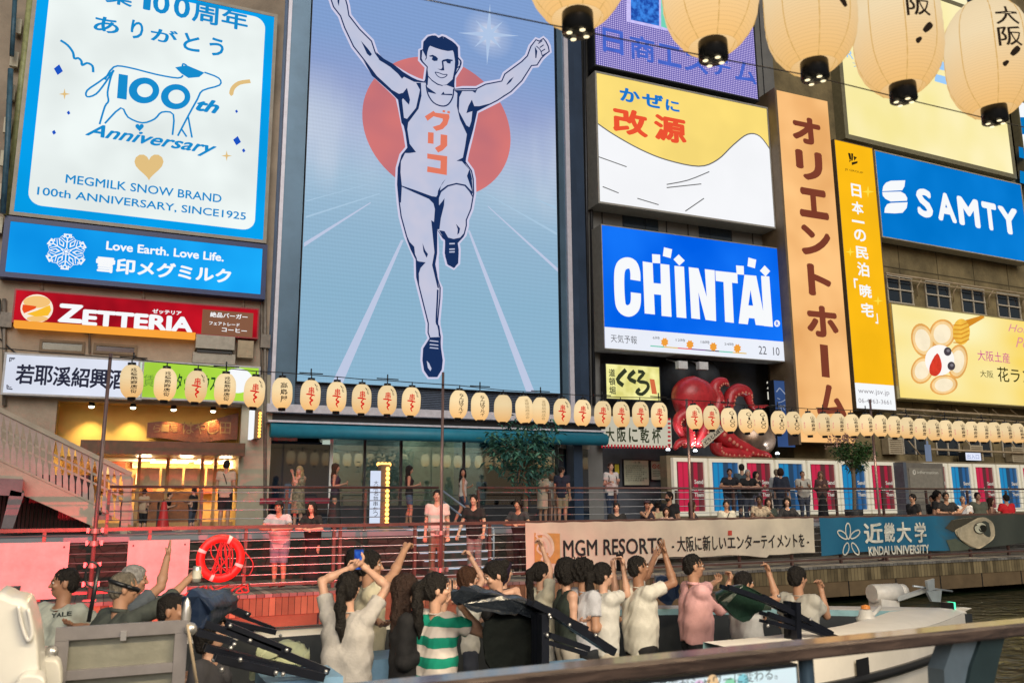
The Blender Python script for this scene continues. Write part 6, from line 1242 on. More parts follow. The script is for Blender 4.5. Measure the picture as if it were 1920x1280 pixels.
# ------------------------------------------------------------------ bridge stair at the left
PS_ = Plane(100, 20.0, 0.0)
t = thing('bridge_stair', 'cream stair with pierced balusters coming down from the bridge at the left', 'stair', PS_.px(240, 985))
f_top = lambda u: 768 + (888 - 768) / 245 * u; f_str = lambda u: 864 + (947 - 864) / 179 * u; f_bot = lambda u: 905 + (987 - 917) / 157 * (u + 8)
mb = MB()
for (ua, ub) in ((-90, 180),):
    P4 = [(ua, f_str(ua)), (ub, f_str(ub)), (ub, f_bot(ub)), (ua, f_bot(ua))]; F = [PS_.px(u, v, .12) for u, v in P4]; B = [PS_.px(u, v, -.06) for u, v in P4]; mb.add(F + B, [(0, 3, 2, 1), (4, 5, 6, 7), (0, 1, 5, 4), (1, 2, 6, 5), (2, 3, 7, 6), (3, 0, 4, 7)])
part('stringer', mb, M_cream, t)
mb = MB(); mb.beam(PS_.px(-90, f_top(-90)), PS_.px(247, f_top(247)), .13, .09); part('handrail', mb, M_cream, t)
mb = MB()
for o_ in (0.37, 0.56): mb.beam(PS_.px(-90, f_top(-90) * (1 - o_) + f_str(-90) * o_, -.03), PS_.px(246, f_top(246) * (1 - o_) + (f_str(246)) * o_, -.03), .03, .045)
mb.beam(PS_.px(-90, f_str(-90) - 2, .02), PS_.px(182, f_str(182) - 2, .02), .2, .05)
part('mid_rail', mb, M_cream, t)
M_bal = mat('pinkish_baluster', (.42, .32, .29), .6, var=.15)
for k in range(26):
    u = -60 + k * 12.2; vt = f_top(u) + 5; vb = f_str(u) - 3 if u < 180 else f_str(u) + 6
    w_ = 6.0; L_ = vb - vt; sl = .49
    shp = [(-w_, 0), (w_, 0), (1.6, .30), (1.6, .55), (4.8, .72), (4.8, 1), (-4.8, 1), (-4.8, .72), (-1.6, .55), (-1.6, .30)]
    F = [PS_.px(u + x, vt + y * L_ + x * sl, .02) for x, y in shp]; B = [PS_.px(u + x, vt + y * L_ + x * sl, -.02) for x, y in shp]; n_ = len(shp); mb = MB()
    mb.add(F + B, [tuple(range(n_))[::-1], tuple(range(n_, 2 * n_))] + [(i, (i + 1) % n_, n_ + (i + 1) % n_, n_ + i) for i in range(n_)]); part('baluster', mb, M_bal, t)
mb = MB(); mb.box(PS_.px(233, 900).x, PS_.px(246, 900).x, 19.95, 20.05, PROM_Z, PS_.px(240, 886).z); part('newel', mb, M_cream, t)
mb = MB(); N = 14
for k in range(N): pa = PS_.px(-80 + k * 20, f_str(-80 + k * 20) + 4); mb.box(pa.x, pa.x + .32, 20.07, 22.2, pa.z - .25, pa.z - .1)
part('step', mb, mat('step_grey', (.2, .19, .17), .8), t)
mb = MB(); g = PS_
for poly in ([(-60, 893), (44, 898), (40, 930), (-60, 925)], [(20, 918), (46, 924), (24, 990), (2, 990)]):
    F = [g.px(u, v, .5) for u, v in poly]; B = [g.px(u, v, -.4) for u, v in poly]; mb.add(F + B, [(0, 3, 2, 1), (4, 5, 6, 7), (0, 1, 5, 4), (1, 2, 6, 5), (2, 3, 7, 6), (3, 0, 4, 7)])
single('bridge_pier', mb, mat('bridge_grey', (.17, .14, .15), .6, var=.2), 'grey steel pier of the bridge under the cream stair', 'bridge pier', g.px(20, 990, .5))
mb = MB(); x0, x1 = onY(-60, 950, 21.5).x, onY(172, 950, 21.5).x
for k in range(30): x = x0 + (x1 - x0) * k / 30; mb.box(x, x + (x1 - x0) / 42, 21.45, 21.55, PROM_Z, 2.0)
mb.box(x0, x1, 21.551, 21.7, PROM_Z, 2.2, 1); single('slatted_screen', mb, [mat('dark_red_slats', (.10, .02, .025), .6, var=.4), M_black], 'dark red slatted screen in the shadow under the stair', 'screen', (x0, 21.5, PROM_Z))
# ------------------------------------------------------------------ promenade furniture
PB = Plane(705, 19.7, 0.0); a0, z1 = PB.at(697, 882); a1, z0 = PB.at(712, 984)
t = thing('lit_sign_stand', 'narrow upright lit white sign with a column of orange bulbs on the promenade', 'sign', (PB.px(712, 985).x, 19.8, PROM_Z))
mb = MB(); mb.pbox(PB, a0, a1, z0, z1, -.1, 0); part('white_face', mb, emi('stand_white', (216, 226, 246), 1, .04), t)
mb = MB(); vtext_px(mb, PB, '大阪名物串かつ', (701, 900), (708, 968), .01); part('lettering', mb, M_black, t)
mb = MB(); b0 = PB.at(712.5, 900, -.1)[0]; b1 = PB.at(729, 900, -.1)[0]; mb.pbox(PB, b0, b1, PROM_Z + .05, z1 + .15, -.3, -.02); mb.box(PB.px(705, 980).x - .5, PB.px(705, 980).x + .6, 19.5, 20.4, PROM_Z, PROM_Z + .05); part('bulb_board', mb, M_brown, t)
mb = MB()
for k in range(13): mb.ball(PB.w((b0 + b1) / 2 + .05, PROM_Z + .15 + k * (z1 - PROM_Z) / 13, .0), .05, 8, 5)
for k in range(4): mb.ball(PB.w(b0 + .03 + k * .09, z1 + .17, -.35), .05, 8, 5)
part('bulbs', mb, emi('amber_bulb', (255, 190, 90), 4, 0), t)
p = onY(305, 988, 22.0); p.z = PROM_Z; t = thing('traffic_cone', 'red traffic cone standing before the noodle shop', 'cone', p); mb = MB(); mb.lathe([(.03, .70), (.05, .68), (.15, .05)], p, 12); part('cone', mb, mat('cone_red', (.60, .03, .03), .5), t); mb = MB(); mb.box(p.x - .2, p.x + .2, p.y - .2, p.y + .2, p.z, p.z + .045); part('base', mb, M_black, t)
for i, u in enumerate((262, 345)):
    p = onY(u, 960, 23.4); p.z = PROM_Z; t = thing('dining_table', 'small wooden table inside the noodle shop, the %s one' % ('left', 'right')[i], 'table', p, 'noodle shop tables'); mb = MB(); mb.box(p.x - .5, p.x + .5, p.y - .35, p.y + .35, p.z + .70, p.z + .74); part('table_top', mb, mat('table_wood', (.30, .15, .06), .5), t)
    for sx in (-.42, .42): mb = MB(); mb.box(p.x + sx - .025, p.x + sx + .025, p.y - .025, p.y + .025, p.z, p.z + .70); part('leg', mb, M_dark, t)
# ------------------------------------------------------------------ tour boat
BY, BW, BG, BF = 6.55, 1.5, .42, -.6
def bw(x): return BW * (1 if x < 4.2 else max(0.01, 1 - ((x - 4.2) / 4.35) ** 1.6)) 
def bz(x): return BG - .10 * max(0, (x - 4) / 4.5)
t = BOAT = thing('tour_boat', 'long open white tour boat with folded black canopy frames, full of passengers', 'boat', (2.5, BY, WATER_Z))
xs = list(np.linspace(-3.2, 4.2, 12)) + list(np.linspace(4.6, 8.55, 18))
M_hull = mat('hull_cream', (.82, .78, .70), .35, var=.12, scale=1.5); M_hin = mat('hull_inside', (.02, .025, .03), .6)
def hull_strip(secs, mi, mb, flip=False):
    k = len(mb.v); n_ = len(secs[0])
    for s_ in secs: mb.v.extend([tuple(p) for p in s_])
    for i in range(len(secs) - 1):
        for j in range(n_ - 1):
            f = (k + i * n_ + j, k + (i + 1) * n_ + j, k + (i + 1) * n_ + j + 1, k + i * n_ + j + 1); mb.f.append(f[::-1] if flip else f); mb.m.append(mi); mb.sm.append(True)
mb = MB()
for sgn in (-1, 1):
    hull_strip([[(x, BY + sgn * bw(x), bz(x)), (x, BY + sgn * bw(x) * 1.0, bz(x) - .3), (x - .05, BY + sgn * bw(x) * .93, bz(x) - .7), (x - .2 * (x > 6), BY + sgn * bw(x) * .78, WATER_Z - .2)] for x in xs], 0, mb, sgn < 0)
x = xs[0]; mb.ngon([(x, BY - BW, bz(x)), (x, BY + BW, bz(x)), (x, BY + BW * .78, WATER_Z - .2), (x, BY - BW * .78, WATER_Z - .2)])
part('hull', mb, M_hull, t)
mb = MB()
for sgn in (-1, 1): mb.tube([(x, BY + sgn * (bw(x) + .02), bz(x) - .28) for x in xs], .04, 6, 0)
part('rub_rail', mb, M_black, t)
def bi(x): return max(0.0, bw(x) - .42 - .25 * max(0, (x - 6) / 2.5))
mb = MB()
for sgn in (-1, 1):
    hull_strip([[(x, BY + sgn * bw(x), bz(x) + .002), (x, BY + sgn * (bw(x) - .1), bz(x) + .05), (x, BY + sgn * bi(x), bz(x) + .05)] for x in xs if x > 3.9], 0, mb, sgn > 0)
    hull_strip([[(x, BY + sgn * bw(x), bz(x) + .002), (x, BY + sgn * (bw(x) - .1), bz(x) + .03)] for x in xs if x < 4.3], 1, mb, sgn > 0)
part('side_deck', mb, [mat('deck_white', (.78, .75, .70), .4, var=.06), mat('gunwale_blue', (.10, .15, .22), .35)], t)
mb = MB()
for sgn in (-1, 1): hull_strip([[(x, BY + sgn * bi(x), bz(x) + .05), (x, BY + sgn * bi(x) * .99, bz(x) - .01)] for x in xs if x > 3.9], 0, mb, sgn > 0); hull_strip([[(x, BY + sgn * min(bi(x), bw(x) - .1) * .985, bz(x) - .009), (x, BY + sgn * bi(x) * .97, BF)] for x in xs], 1, mb, sgn > 0)
part('inner_trim', mb, [mat('teal_trim', (.24, .42, .46), .35), M_hin], t)
mb = MB(); hull_strip([[(x, BY - bi(x), BF), (x, BY + bi(x), BF)] for x in xs], 0, mb, True); part('cabin_floor', mb, mat('floor_dark', (.05, .055, .06), .6), t)
p = onY(1655, 1128, 7.2); mb = MB(); mb.tube([p + Vector((-.16, 0, .1)), p + Vector((.2, -.05, .1))], .10, 12); mb.tube([p + Vector((.2, -.05, .1)), p + Vector((.28, -.06, .1))], .09, 12); mb.box(p.x - .12, p.x + .16, p.y - .09, p.y + .09, p.z - .1, p.z + .06); part('anchor_winch', mb, mat('winch_white', (.66, .64, .60), .4), t)
q0, q1 = onY(1683, 1122, 7.1), onY(1752, 1100, 6.8); mb = MB(); mb.beam(q0, q1, .06, .05); mb.tube([onY(1712, 1098, 6.8), onY(1785, 1108, 6.9)], .012, 5)
for poly in ([(1738, 1088), (1752, 1084), (1753, 1104), (1742, 1108)], [(1738, 1108), (1766, 1106), (1764, 1128), (1748, 1127)]): F = [onY(u, v, 6.75) for u, v in poly]; mb.add(F + [f + Vector((0, .03, 0)) for f in F], [(0, 3, 2, 1), (4, 5, 6, 7), (0, 1, 5, 4), (1, 2, 6, 5), (2, 3, 7, 6), (3, 0, 4, 7)])
part('anchor', mb, mat('galvanised', (.45, .50, .54), .4, .5), t)
p = Vector((8.30, BY, .385)); mb = MB(); mb.box(p.x - .06, p.x + .02, p.y - .05, p.y + .05, p.z - .03, p.z + .05, 0); mb.box(p.x + .021, p.x + .06, p.y - .04, p.y + .04, p.z - .02, p.z + .05, 1); part('bow_lamp', mb, [M_black, emi('green_lamp', (90, 255, 190), 1.6, 0)], t)
p = onY(1625, 1165, 6.2); mb = MB(); mb.lathe([(.0, .12), (.06, .11), (.07, .06), (.10, .03), (.08, -.02), (.03, -.05), (.03, -.14), (.09, -.18)], p, 12); mb.lathe([(.0, .16), (.04, .15), (.045, .12)], p, 10, 1); mb.tube([p, p + Vector((.25, .05, .12))], .02, 6); part('mooring_winch', mb, [mat('winch_white', (.66, .64, .60)), mat('orange_cap', (.7, .25, .05), .5)], t)
p = onY(1705, 1175, 6.3); mb = MB(); random.seed(3)
for k in range(9): a = k * .7; mb.tube([p + Vector((.28 * math.cos(a + s * .9), .16 * math.sin(a + s * .9), .02 * k * .4 + .01 * math.sin(s * 3 + k))) for s in range(8)], .02, 5)
part('coiled_rope', mb, mat('rope_tan', (.30, .24, .17), .8), t)
mb = MB(); hs = lambda x, z: (x, BY - bw(x) - .006 - .0, z)
x = onY(1612, 1234, 5.2).x; mb.add([(x, BY - bw(x) - .03, bz(x) - .25), (x + .2, BY - bw(x + .2) - .03, bz(x) - .25), (x + .2, BY - bw(x + .2) - .03, bz(x) - .12), (x, BY - bw(x) - .03, bz(x) - .12)], [(0, 1, 2, 3)]); part('hull_mark', mb, M_black, t)
mb = MB(); xx = 8.4; mb.tube([(8.50, BY, .26), (8.50, BY, 0), (8.40, BY, -.4), (8.2, BY, -.95)], [.05, .09, .10, .09], 10); pass
# folded canopy frames, each arm a pair of black bars
M_arm = mat('canopy_black', (.007, .009, .016), .28, .2, var=.3, spec=.6)
def arms(lines, Y, joints=()):
    mb = MB()
    for (a, b_, w_) in lines:
        p, q_ = onY(*a, Y), onY(*b_, Y); mb.beam(p, q_, w_ * .55, w_ * .75); e = Vector((0, .09, .0)); mb.beam(p + e, q_ + e, w_ * .5, w_ * .6)
    part('canopy_arm', mb, M_arm, BOAT)
    mb = MB()
    for j in joints: p = onY(*j, Y - .05); mb.ball(p, .013, 8, 5); 
    if joints: part('canopy_bolt', mb, M_steel, BOAT)
z_ = lambda x, y: (330 + x / 6.194, 1080 + y / 6.194)
arms([(z_(150, 225), z_(1150, 610), .035), (z_(360, 240), z_(860, 450), .05), (z_(380, 300), z_(800, 470), .03)], 7.3, (z_(375, 240), z_(830, 435)))
arms([(z_(480, 500), z_(1160, 650), .05), (z_(500, 560), z_(900, 640), .03)], 7.0, (z_(1215, 685),))
arms([(z_(600, 570), z_(1330, 870), .05), (z_(340, 545), z_(1280, 900), .05), (z_(1200, 880), z_(1770, 1110), .06)], 5.3, (z_(628, 572), z_(860, 745), z_(1285, 855), z_(1742, 1103)))
arms([(z_(240, 650), z_(680, 770), .045), (z_(340, 830), z_(1200, 1050), .05), (z_(1150, 1040), z_(1720, 1175), .06)], 5.15, (z_(675, 788), z_(635, 830), z_(437, 970)))
arms([(z_(460, 945), z_(1180, 1110), .05), (z_(500, 985), z_(1150, 1140), .03)], 5.0, (z_(747, 965), z_(530, 1080), z_(1160, 1117), z_(1242, 1133)))
arms([((1000, 1130), (1100, 1180), .06), ((1035, 1145), (1152, 1222), .07), ((1030, 1190), (1105, 1216), .05), ((1015, 1200), (1100, 1225), .04), ((1018, 1150), (1018, 1255), .1)], 5.2, ((1030, 1152), (1032, 1157), (1068, 1171), (1117, 1190), (1026, 1190)))
arms([((1365, 1100), (1480, 1140), .05), ((1430, 1118), (1560, 1188), .055), ((1440, 1150), (1570, 1195), .05), ((1440, 1165), (1500, 1180), .04), ((1492, 1128), (1494, 1215), .085)], 5.3, ((1460, 1117), (1520, 1160), (1440, 1172)))
def sheet(name, pts_front, Y0, Y1, m, nn=1, sag=.0):
    """folded canopy cloth: pixel outline swept from Y0 back to Y1, with creases"""
    mb = MB(); F = [onY(u, v, Y0) for u, v in smooth_pts(pts_front, 4, True)]; c = sum(F, Vector()) / len(F); n_ = len(F); rings = 7; rnd = random.Random(len(F)); ph = [rnd.uniform(0, 6) for _ in range(4)]
    for k in range(rings):
        y = (Y1 - Y0) * k / (rings - 1)
        s_ = 1 - .55 * (k / (rings - 1)) ** 2
        for i, p in enumerate(F):
            d = (p - c) * s_; cr = .02 * math.sin(i * 1.7 + ph[0]) + .015 * math.sin(i * .9 + k * 1.3 + ph[1]); mb.v.append((c.x + d.x + y * math.tan(PS), c.y + y + cr, c.z + d.z - .02 * k / rings + cr * .6))
    for k in range(rings - 1):
        for i in range(n_): mb.f.append((k * n_ + i, k * n_ + (i + 1) % n_, (k + 1) * n_ + (i + 1) % n_, (k + 1) * n_ + i)); mb.m.append(0); mb.sm.append(True)
    mb.f.append(tuple(range(n_))[::-1]); mb.m.append(0); mb.sm.append(False); mb.f.append(tuple(range((rings - 1) * n_, rings * n_))); mb.m.append(0); mb.sm.append(False)
    part(name, mb, m, BOAT)
M_tarp = mat('black_vinyl', (.012, .016, .024), .22, var=.3, scale=4, bump=.6, bscale=7, spec=.7)
sheet('canopy_cloth', [(846, 1112), (880, 1102), (940, 1118), (1000, 1132), (1045, 1150), (1010, 1158), (940, 1150), (880, 1140), (850, 1128)], 5.35, 5.95, M_tarp)
sheet('canopy_skirt', [(915, 1156), (965, 1152), (1010, 1156), (1012, 1262), (925, 1262), (905, 1200)], 5.45, 5.9, mat('black_cloth', (.004, .006, .006), .8, var=.3, spec=.15, bump=.4, bscale=8))
sheet('canopy_cloth', [(1372, 1098), (1425, 1110), (1442, 1140), (1392, 1164), (1362, 1140), (1345, 1122)], 5.5, 6.0, mat('green_black_vinyl', (.010, .028, .020), .3, bump=.5, bscale=6))
sheet('canopy_cloth', [(1228, 1088), (1262, 1080), (1272, 1100), (1270, 1125), (1240, 1128)], 7.4, 7.8, mat('navy_vinyl', (.012, .022, .05), .3, bump=.5, bscale=6))
sheet('canopy_cloth', [(346, 1112), (372, 1115), (395, 1140), (380, 1175), (352, 1170), (340, 1140)], 5.3, 5.9, mat('navy_vinyl', (.012, .022, .05)))
sheet('seat_cover', [(484, 1218), (510, 1216), (536, 1232), (560, 1246), (540, 1262), (470, 1275), (478, 1240)], 5.6, 6.2, mat('lime_grey', (.36, .40, .26), .6))
mb = MB(); p = onY(735, 1215, 6.6); 
for (u, v, Y) in ((733, 1225, 6.6), (560, 1262, 5.4), (1070, 1245, 6.2)): p = onY(u, v, Y); mb.box(p.x - .22, p.x + .22, p.y - .2, p.y + .2, BF, p.z)
part('bench', mb, mat('bench_blue', (.16, .30, .46), .5), BOAT)
# ---- stern things at the left
mb = MB(); Yp = 4.35; TL, TRt = onY(110, 1178, Yp), onY(348, 1166, Yp); z1 = (TL.z + TRt.z) / 2; x0, x1 = TL.x, TRt.x; z0 = z1 - .62
t = thing('steel_hatch', 'grey metal plate hatch standing upright at the stern before two men', 'hatch', (x0, Yp, z0)); mb = MB()
mb.box(x0, x1, Yp, Yp + .02, z0, z1); part('plate', mb, mat('worn_aluminium', (.20, .20, .165), .5, .5, var=.22, scale=5, bump=.05), t)
mb = MB(); w_ = .045; zc = onY(200, 1258, Yp).z
mb.box(x0 - .01, x1 + .01, Yp - .03, Yp - .001, z1 - w_, z1 + .01); mb.box(x0 - .01, x0 + w_, Yp - .03, Yp - .001, z0, z1 - w_ - .001); mb.box(x1 - w_, x1 + .01, Yp - .03, Yp - .001, z0, z1 - w_ - .001); mb.box(x0 + w_ + .001, x1 - w_ - .001, Yp - .03, Yp - .001, zc - .02, zc + .02); part('frame', mb, mat('frame_grey', (.20, .19, .20), .45, .5), t)
mb = MB(); mb.box((x0 + x1) / 2 - .012, (x0 + x1) / 2 + .012, Yp - .04, Yp - .03, z1 - .06, z1 - .02); mb.lathe([(.0, .10), (.014, .08), (.022, .03), (.02, -.02)], (x1, Yp, z1 + .01), 8); mb.ball((x1 + .02, Yp - .03, z1 - .03), .03, 8, 5); mb.ball((x0 - .02, Yp - .03, z1 - .09), .03, 8, 5); part('latch', mb, M_steel, t)
mb = MB(); mb.tube([onY(352, 1170, 4.3), onY(356, 1200, 4.3), onY(372, 1300, 4.3)], .008, 6); part('lanyard', mb, mat('rope_tan', (.30, .24, .17)), t)
Yt = 3.9; mb = MB(); prof = [(-12, 1300), (72, 1300), (74, 1250), (68, 1190), (54, 1140), (44, 1127), (20, 1122), (-14, 1124)]
def rounded(prof, Y0, Y1, mb, inset=.85, mi=0):
    F = [onY(u, v, Y0) for u, v in smooth_pts(prof, 3, True)]; c = sum(F, Vector()) / len(F); n_ = len(F); R_ = []
    for k, (f, s_) in enumerate(((0, inset), (.06, .97), (.2, 1), (.8, 1), (.95, .95), (1, inset))):
        R_.append([(c.x + (p.x - c.x) * s_, Y0 + (Y1 - Y0) * f, c.z + (p.z - c.z) * s_) for p in F])
    k = len(mb.v)
    for r_ in R_: mb.v.extend(r_)
    for i in range(len(R_) - 1):
        for j in range(n_): mb.f.append((k + i * n_ + j, k + i * n_ + (j + 1) % n_, k + (i + 1) * n_ + (j + 1) % n_, k + (i + 1) * n_ + j)); mb.m.append(mi); mb.sm.append(True)
    mb.f.append(tuple(k + j for j in range(n_))[::-1]); mb.m.append(mi); mb.sm.append(False)
t = thing('outboard_motor', 'smooth white outboard motor cowling in the lower left corner', 'motor', onY(30, 1280, Yt)); rounded(prof, Yt, Yt + .45, mb); part('cowling', mb, mat('gloss_white', (.54, .54, .52), .22, var=.04), t)
mb = MB(); mb.tube([onY(u, v, Yt - .012) for u, v in smooth_pts([(52, 1140), (60, 1185), (52, 1200), (40, 1170), (34, 1135)], 4)], .008, 6); part('handle_groove', mb, mat('groove_white', (.5, .5, .5), .3), t)
mb = MB(); rounded([(60, 1300), (112, 1300), (112, 1244), (90, 1236), (64, 1240)], 4.2, 4.6, mb); rounded([(24, 1300), (80, 1300), (80, 1270), (40, 1268)], 3.75, 3.9, mb); single('stern_locker', mb, mat('gloss_white', (.66, .66, .64)), 'low white stern locker between the motor and the steel hatch', 'locker', onY(80, 1300, 4.2))
p = onY(23, 1120, 4.6); mb = MB(); mb.box(p.x - .02, p.x + .02, p.y - .02, p.y + .02, p.z - .12, p.z + .03); mb.box(p.x - .028, p.x + .028, p.y - .028, p.y + .028, p.z + .03, p.z + .05); single('bollard_post', mb, M_black, 'short black post behind the white motor at the far left', 'post', p)
p0, p1 = onY(166, 1165, 5.2), onY(186, 1060, 5.2); mb = MB(); mb.tube([p0, p1], .012, 6); mb.tube(smooth_pts([p1, p1 + Vector((-.05, 0, .02)), p1 + Vector((-.06, 0, -.08)), p1 + Vector((.0, 0, -.12)), p1 + Vector((.12, 0, -.15))], 3), .006, 5); single('boat_hook', mb, M_black, 'dark boat hook with a pale line standing beside the seated man', 'boat hook', p0)
# ------------------------------------------------------------------ near railing
t = thing('near_railing', 'broad worn wooden handrail crossing the bottom of the view', 'railing', (2, 2.1, 0))
m, n, b = nodes_mat('worn_rail'); b.inputs['Roughness'].default_value = .30; tc = n.nodes.new('ShaderNodeTexCoord'); mp = n.nodes.new('ShaderNodeMapping'); mp.inputs['Scale'].default_value = (1.2, 9, 9); n.links.new(tc.outputs['Object'], mp.inputs[0]); nz = n.nodes.new('ShaderNodeTexNoise'); nz.inputs['Scale'].default_value = 3.5; nz.inputs['Detail'].default_value = 8; nz.inputs['Distortion'].default_value = 1.5; n.links.new(mp.outputs[0], nz.inputs['Vector'])
rp = n.nodes.new('ShaderNodeValToRGB'); e_ = rp.color_ramp.elements; e_[0].position = .35; e_[0].color = (.022, .013, .010, 1); e_[1].position = .7; e_[1].color = (.075, .05, .04, 1); n.links.new(nz.outputs['Fac'], rp.inputs[0]); n.links.new(rp.outputs[0], b.inputs['Base Color']); r2 = n.nodes.new('ShaderNodeMapRange'); r2.inputs[3].default_value = .12; r2.inputs[4].default_value = .3; b.inputs['Coat Weight'].default_value = 1; b.inputs['Coat Roughness'].default_value = .10; n.links.new(nz.outputs['Fac'], r2.inputs[0]); n.links.new(r2.outputs[0], b.inputs['Roughness'])
zr = 1.1; zb = zr - .035
mb = MB(); L0, L1 = -4, 14; y0, y1 = 1.91, 2.05
# cross-section with eased edges
sec = [(y0, zb), (y0, zr - .03), (y0 + .012, zr - .008), (y0 + .03, zr), (y1 - .03, zr), (y1, zr - .03), (y1, zb)]
mb.add([(x, y, z) for x in (L0, L1) for y, z in sec], [(i, (i + 1) % 7, 7 + (i + 1) % 7, 7 + i) for i in range(7)] + [(0, 6, 5, 4, 3, 2, 1), tuple(range(7, 14))]); part('handrail', mb, [m], t)
for x in (onY(1512, 1262, 1.97).x, onY(1512, 1262, 1.97).x - 1.6, onY(1512, 1262, 1.97).x + 1.6): mb = MB(); mb.tube([(x, 1.97, 0), (x, 1.97, zb)], .022, 10); part('post', mb, mat('slate_post', (.10, .16, .22), .35, .4), t)
mb = MB()
for poly, m_i, y_ in (([(1790, 1199), (1842, 1194), (1822, 1250), (1812, 1300), (1772, 1300), (1770, 1255)], 0, 0), ([(1842, 1194), (1886, 1188), (1874, 1235), (1860, 1300), (1812, 1300), (1822, 1250)], 1, .012)):
    F = [onY(u, v, 1.96 - y_) for u, v in poly]; n_ = len(F); mb.add(F + [f + Vector((0, .06, 0)) for f in F], [tuple(range(n_))[::-1], tuple(range(n_, 2 * n_))] + [(i, (i + 1) % n_, n_ + (i + 1) % n_, n_ + i) for i in range(n_)], m_i)
part('bracket', mb, [mat('blue_grey_bracket', (.15, .20, .24), .4, var=.2), mat('painted_shade_side', (.03, .055, .06), .4)], t)  # darker second colour paints the bracket's side that lies in shade
PN = Plane(1300, 1.93, 0.0); xa, xb = PN.at(1000, 1262)[0], PN.at(1497, 1240)[0]
t = thing('rail_display', 'white backlit display panel under the near handrail with black kana', 'display', PN.w(xb, .3, 0)); mb = MB(); mb.pbox(PN, xa, xb, .25, zb - .012, -.06, -.004, 0); part('case', mb, M_dark, t); mb = MB(); rect_poly(PN, mb, xa + .01, xb - .01, .26, zb - .02, 0); part('face', mb, emi('display_white', (232, 240, 246), 1, .04, 3, (220, 244, 246)), t)
mb = MB(); put_text(mb, PN, '世の倍率がシャワーに変わる。', (PN.at(1240, 1262)[0] - .09, PN.at(1455, 1250)[0], zb - .045, zb - .015), .004); part('lettering', mb, emi('display_ink', (60, 62, 60), 1, 0), t)
mb = MB()
for u, v, c_ in ((1335, 1278, 0), (1368, 1284, 1), (1392, 1276, 2), (1310, 1288, 3)): a_, z_q = PN.at(u, v); mb.ngon([PN.w(a_ + .02 * math.cos(k * .5), z_q + .02 * math.sin(k * .5), .003) for k in range(12)], c_)
part('colour_spots', mb, [emi('spot_orange', (240, 200, 150), 1, 0), emi('spot_green', (150, 220, 180), 1, 0), emi('spot_teal', (140, 210, 220), 1, 0), emi('spot_pink', (236, 200, 226), 1, 0)], t)
# unseen red lamp lighting the quay deck; visor added to cut its upward light
p = Vector((.2, 8.2, -.03)); t = thing('red_floodlight', 'unseen red floodlight with an added shading visor on the far side of the tour boat', 'lamp', p); mb = MB(); mb.box(p.x - .12, p.x + .12, p.y - .04, p.y + .03, p.z - .06, p.z + .08); mb.box(p.x - .5, p.x + .5, p.y - .04, p.y + .42, p.z + .080, p.z + .085); part('housing', mb, M_black, t); mb = MB(); mb.box(p.x - .1, p.x + .1, p.y + .031, p.y + .035, p.z - .04, p.z + .06); part('lens', mb, emi('red_lens', (255, 40, 40), 3, 0), t)
ld = bpy.data.lights.new('red', 'SPOT'); ld.energy = 6200; ld.spot_size = R(118); ld.spot_blend = 1.0; ld.color = (1, .035, .05); ld.shadow_soft_size = .03
lo = bpy.data.objects.new('red_lamp', ld); COL.objects.link(lo); lo.parent = t; lo.location = (0, .09, .025); lo.rotation_euler = (R(90), 0, R(-8))
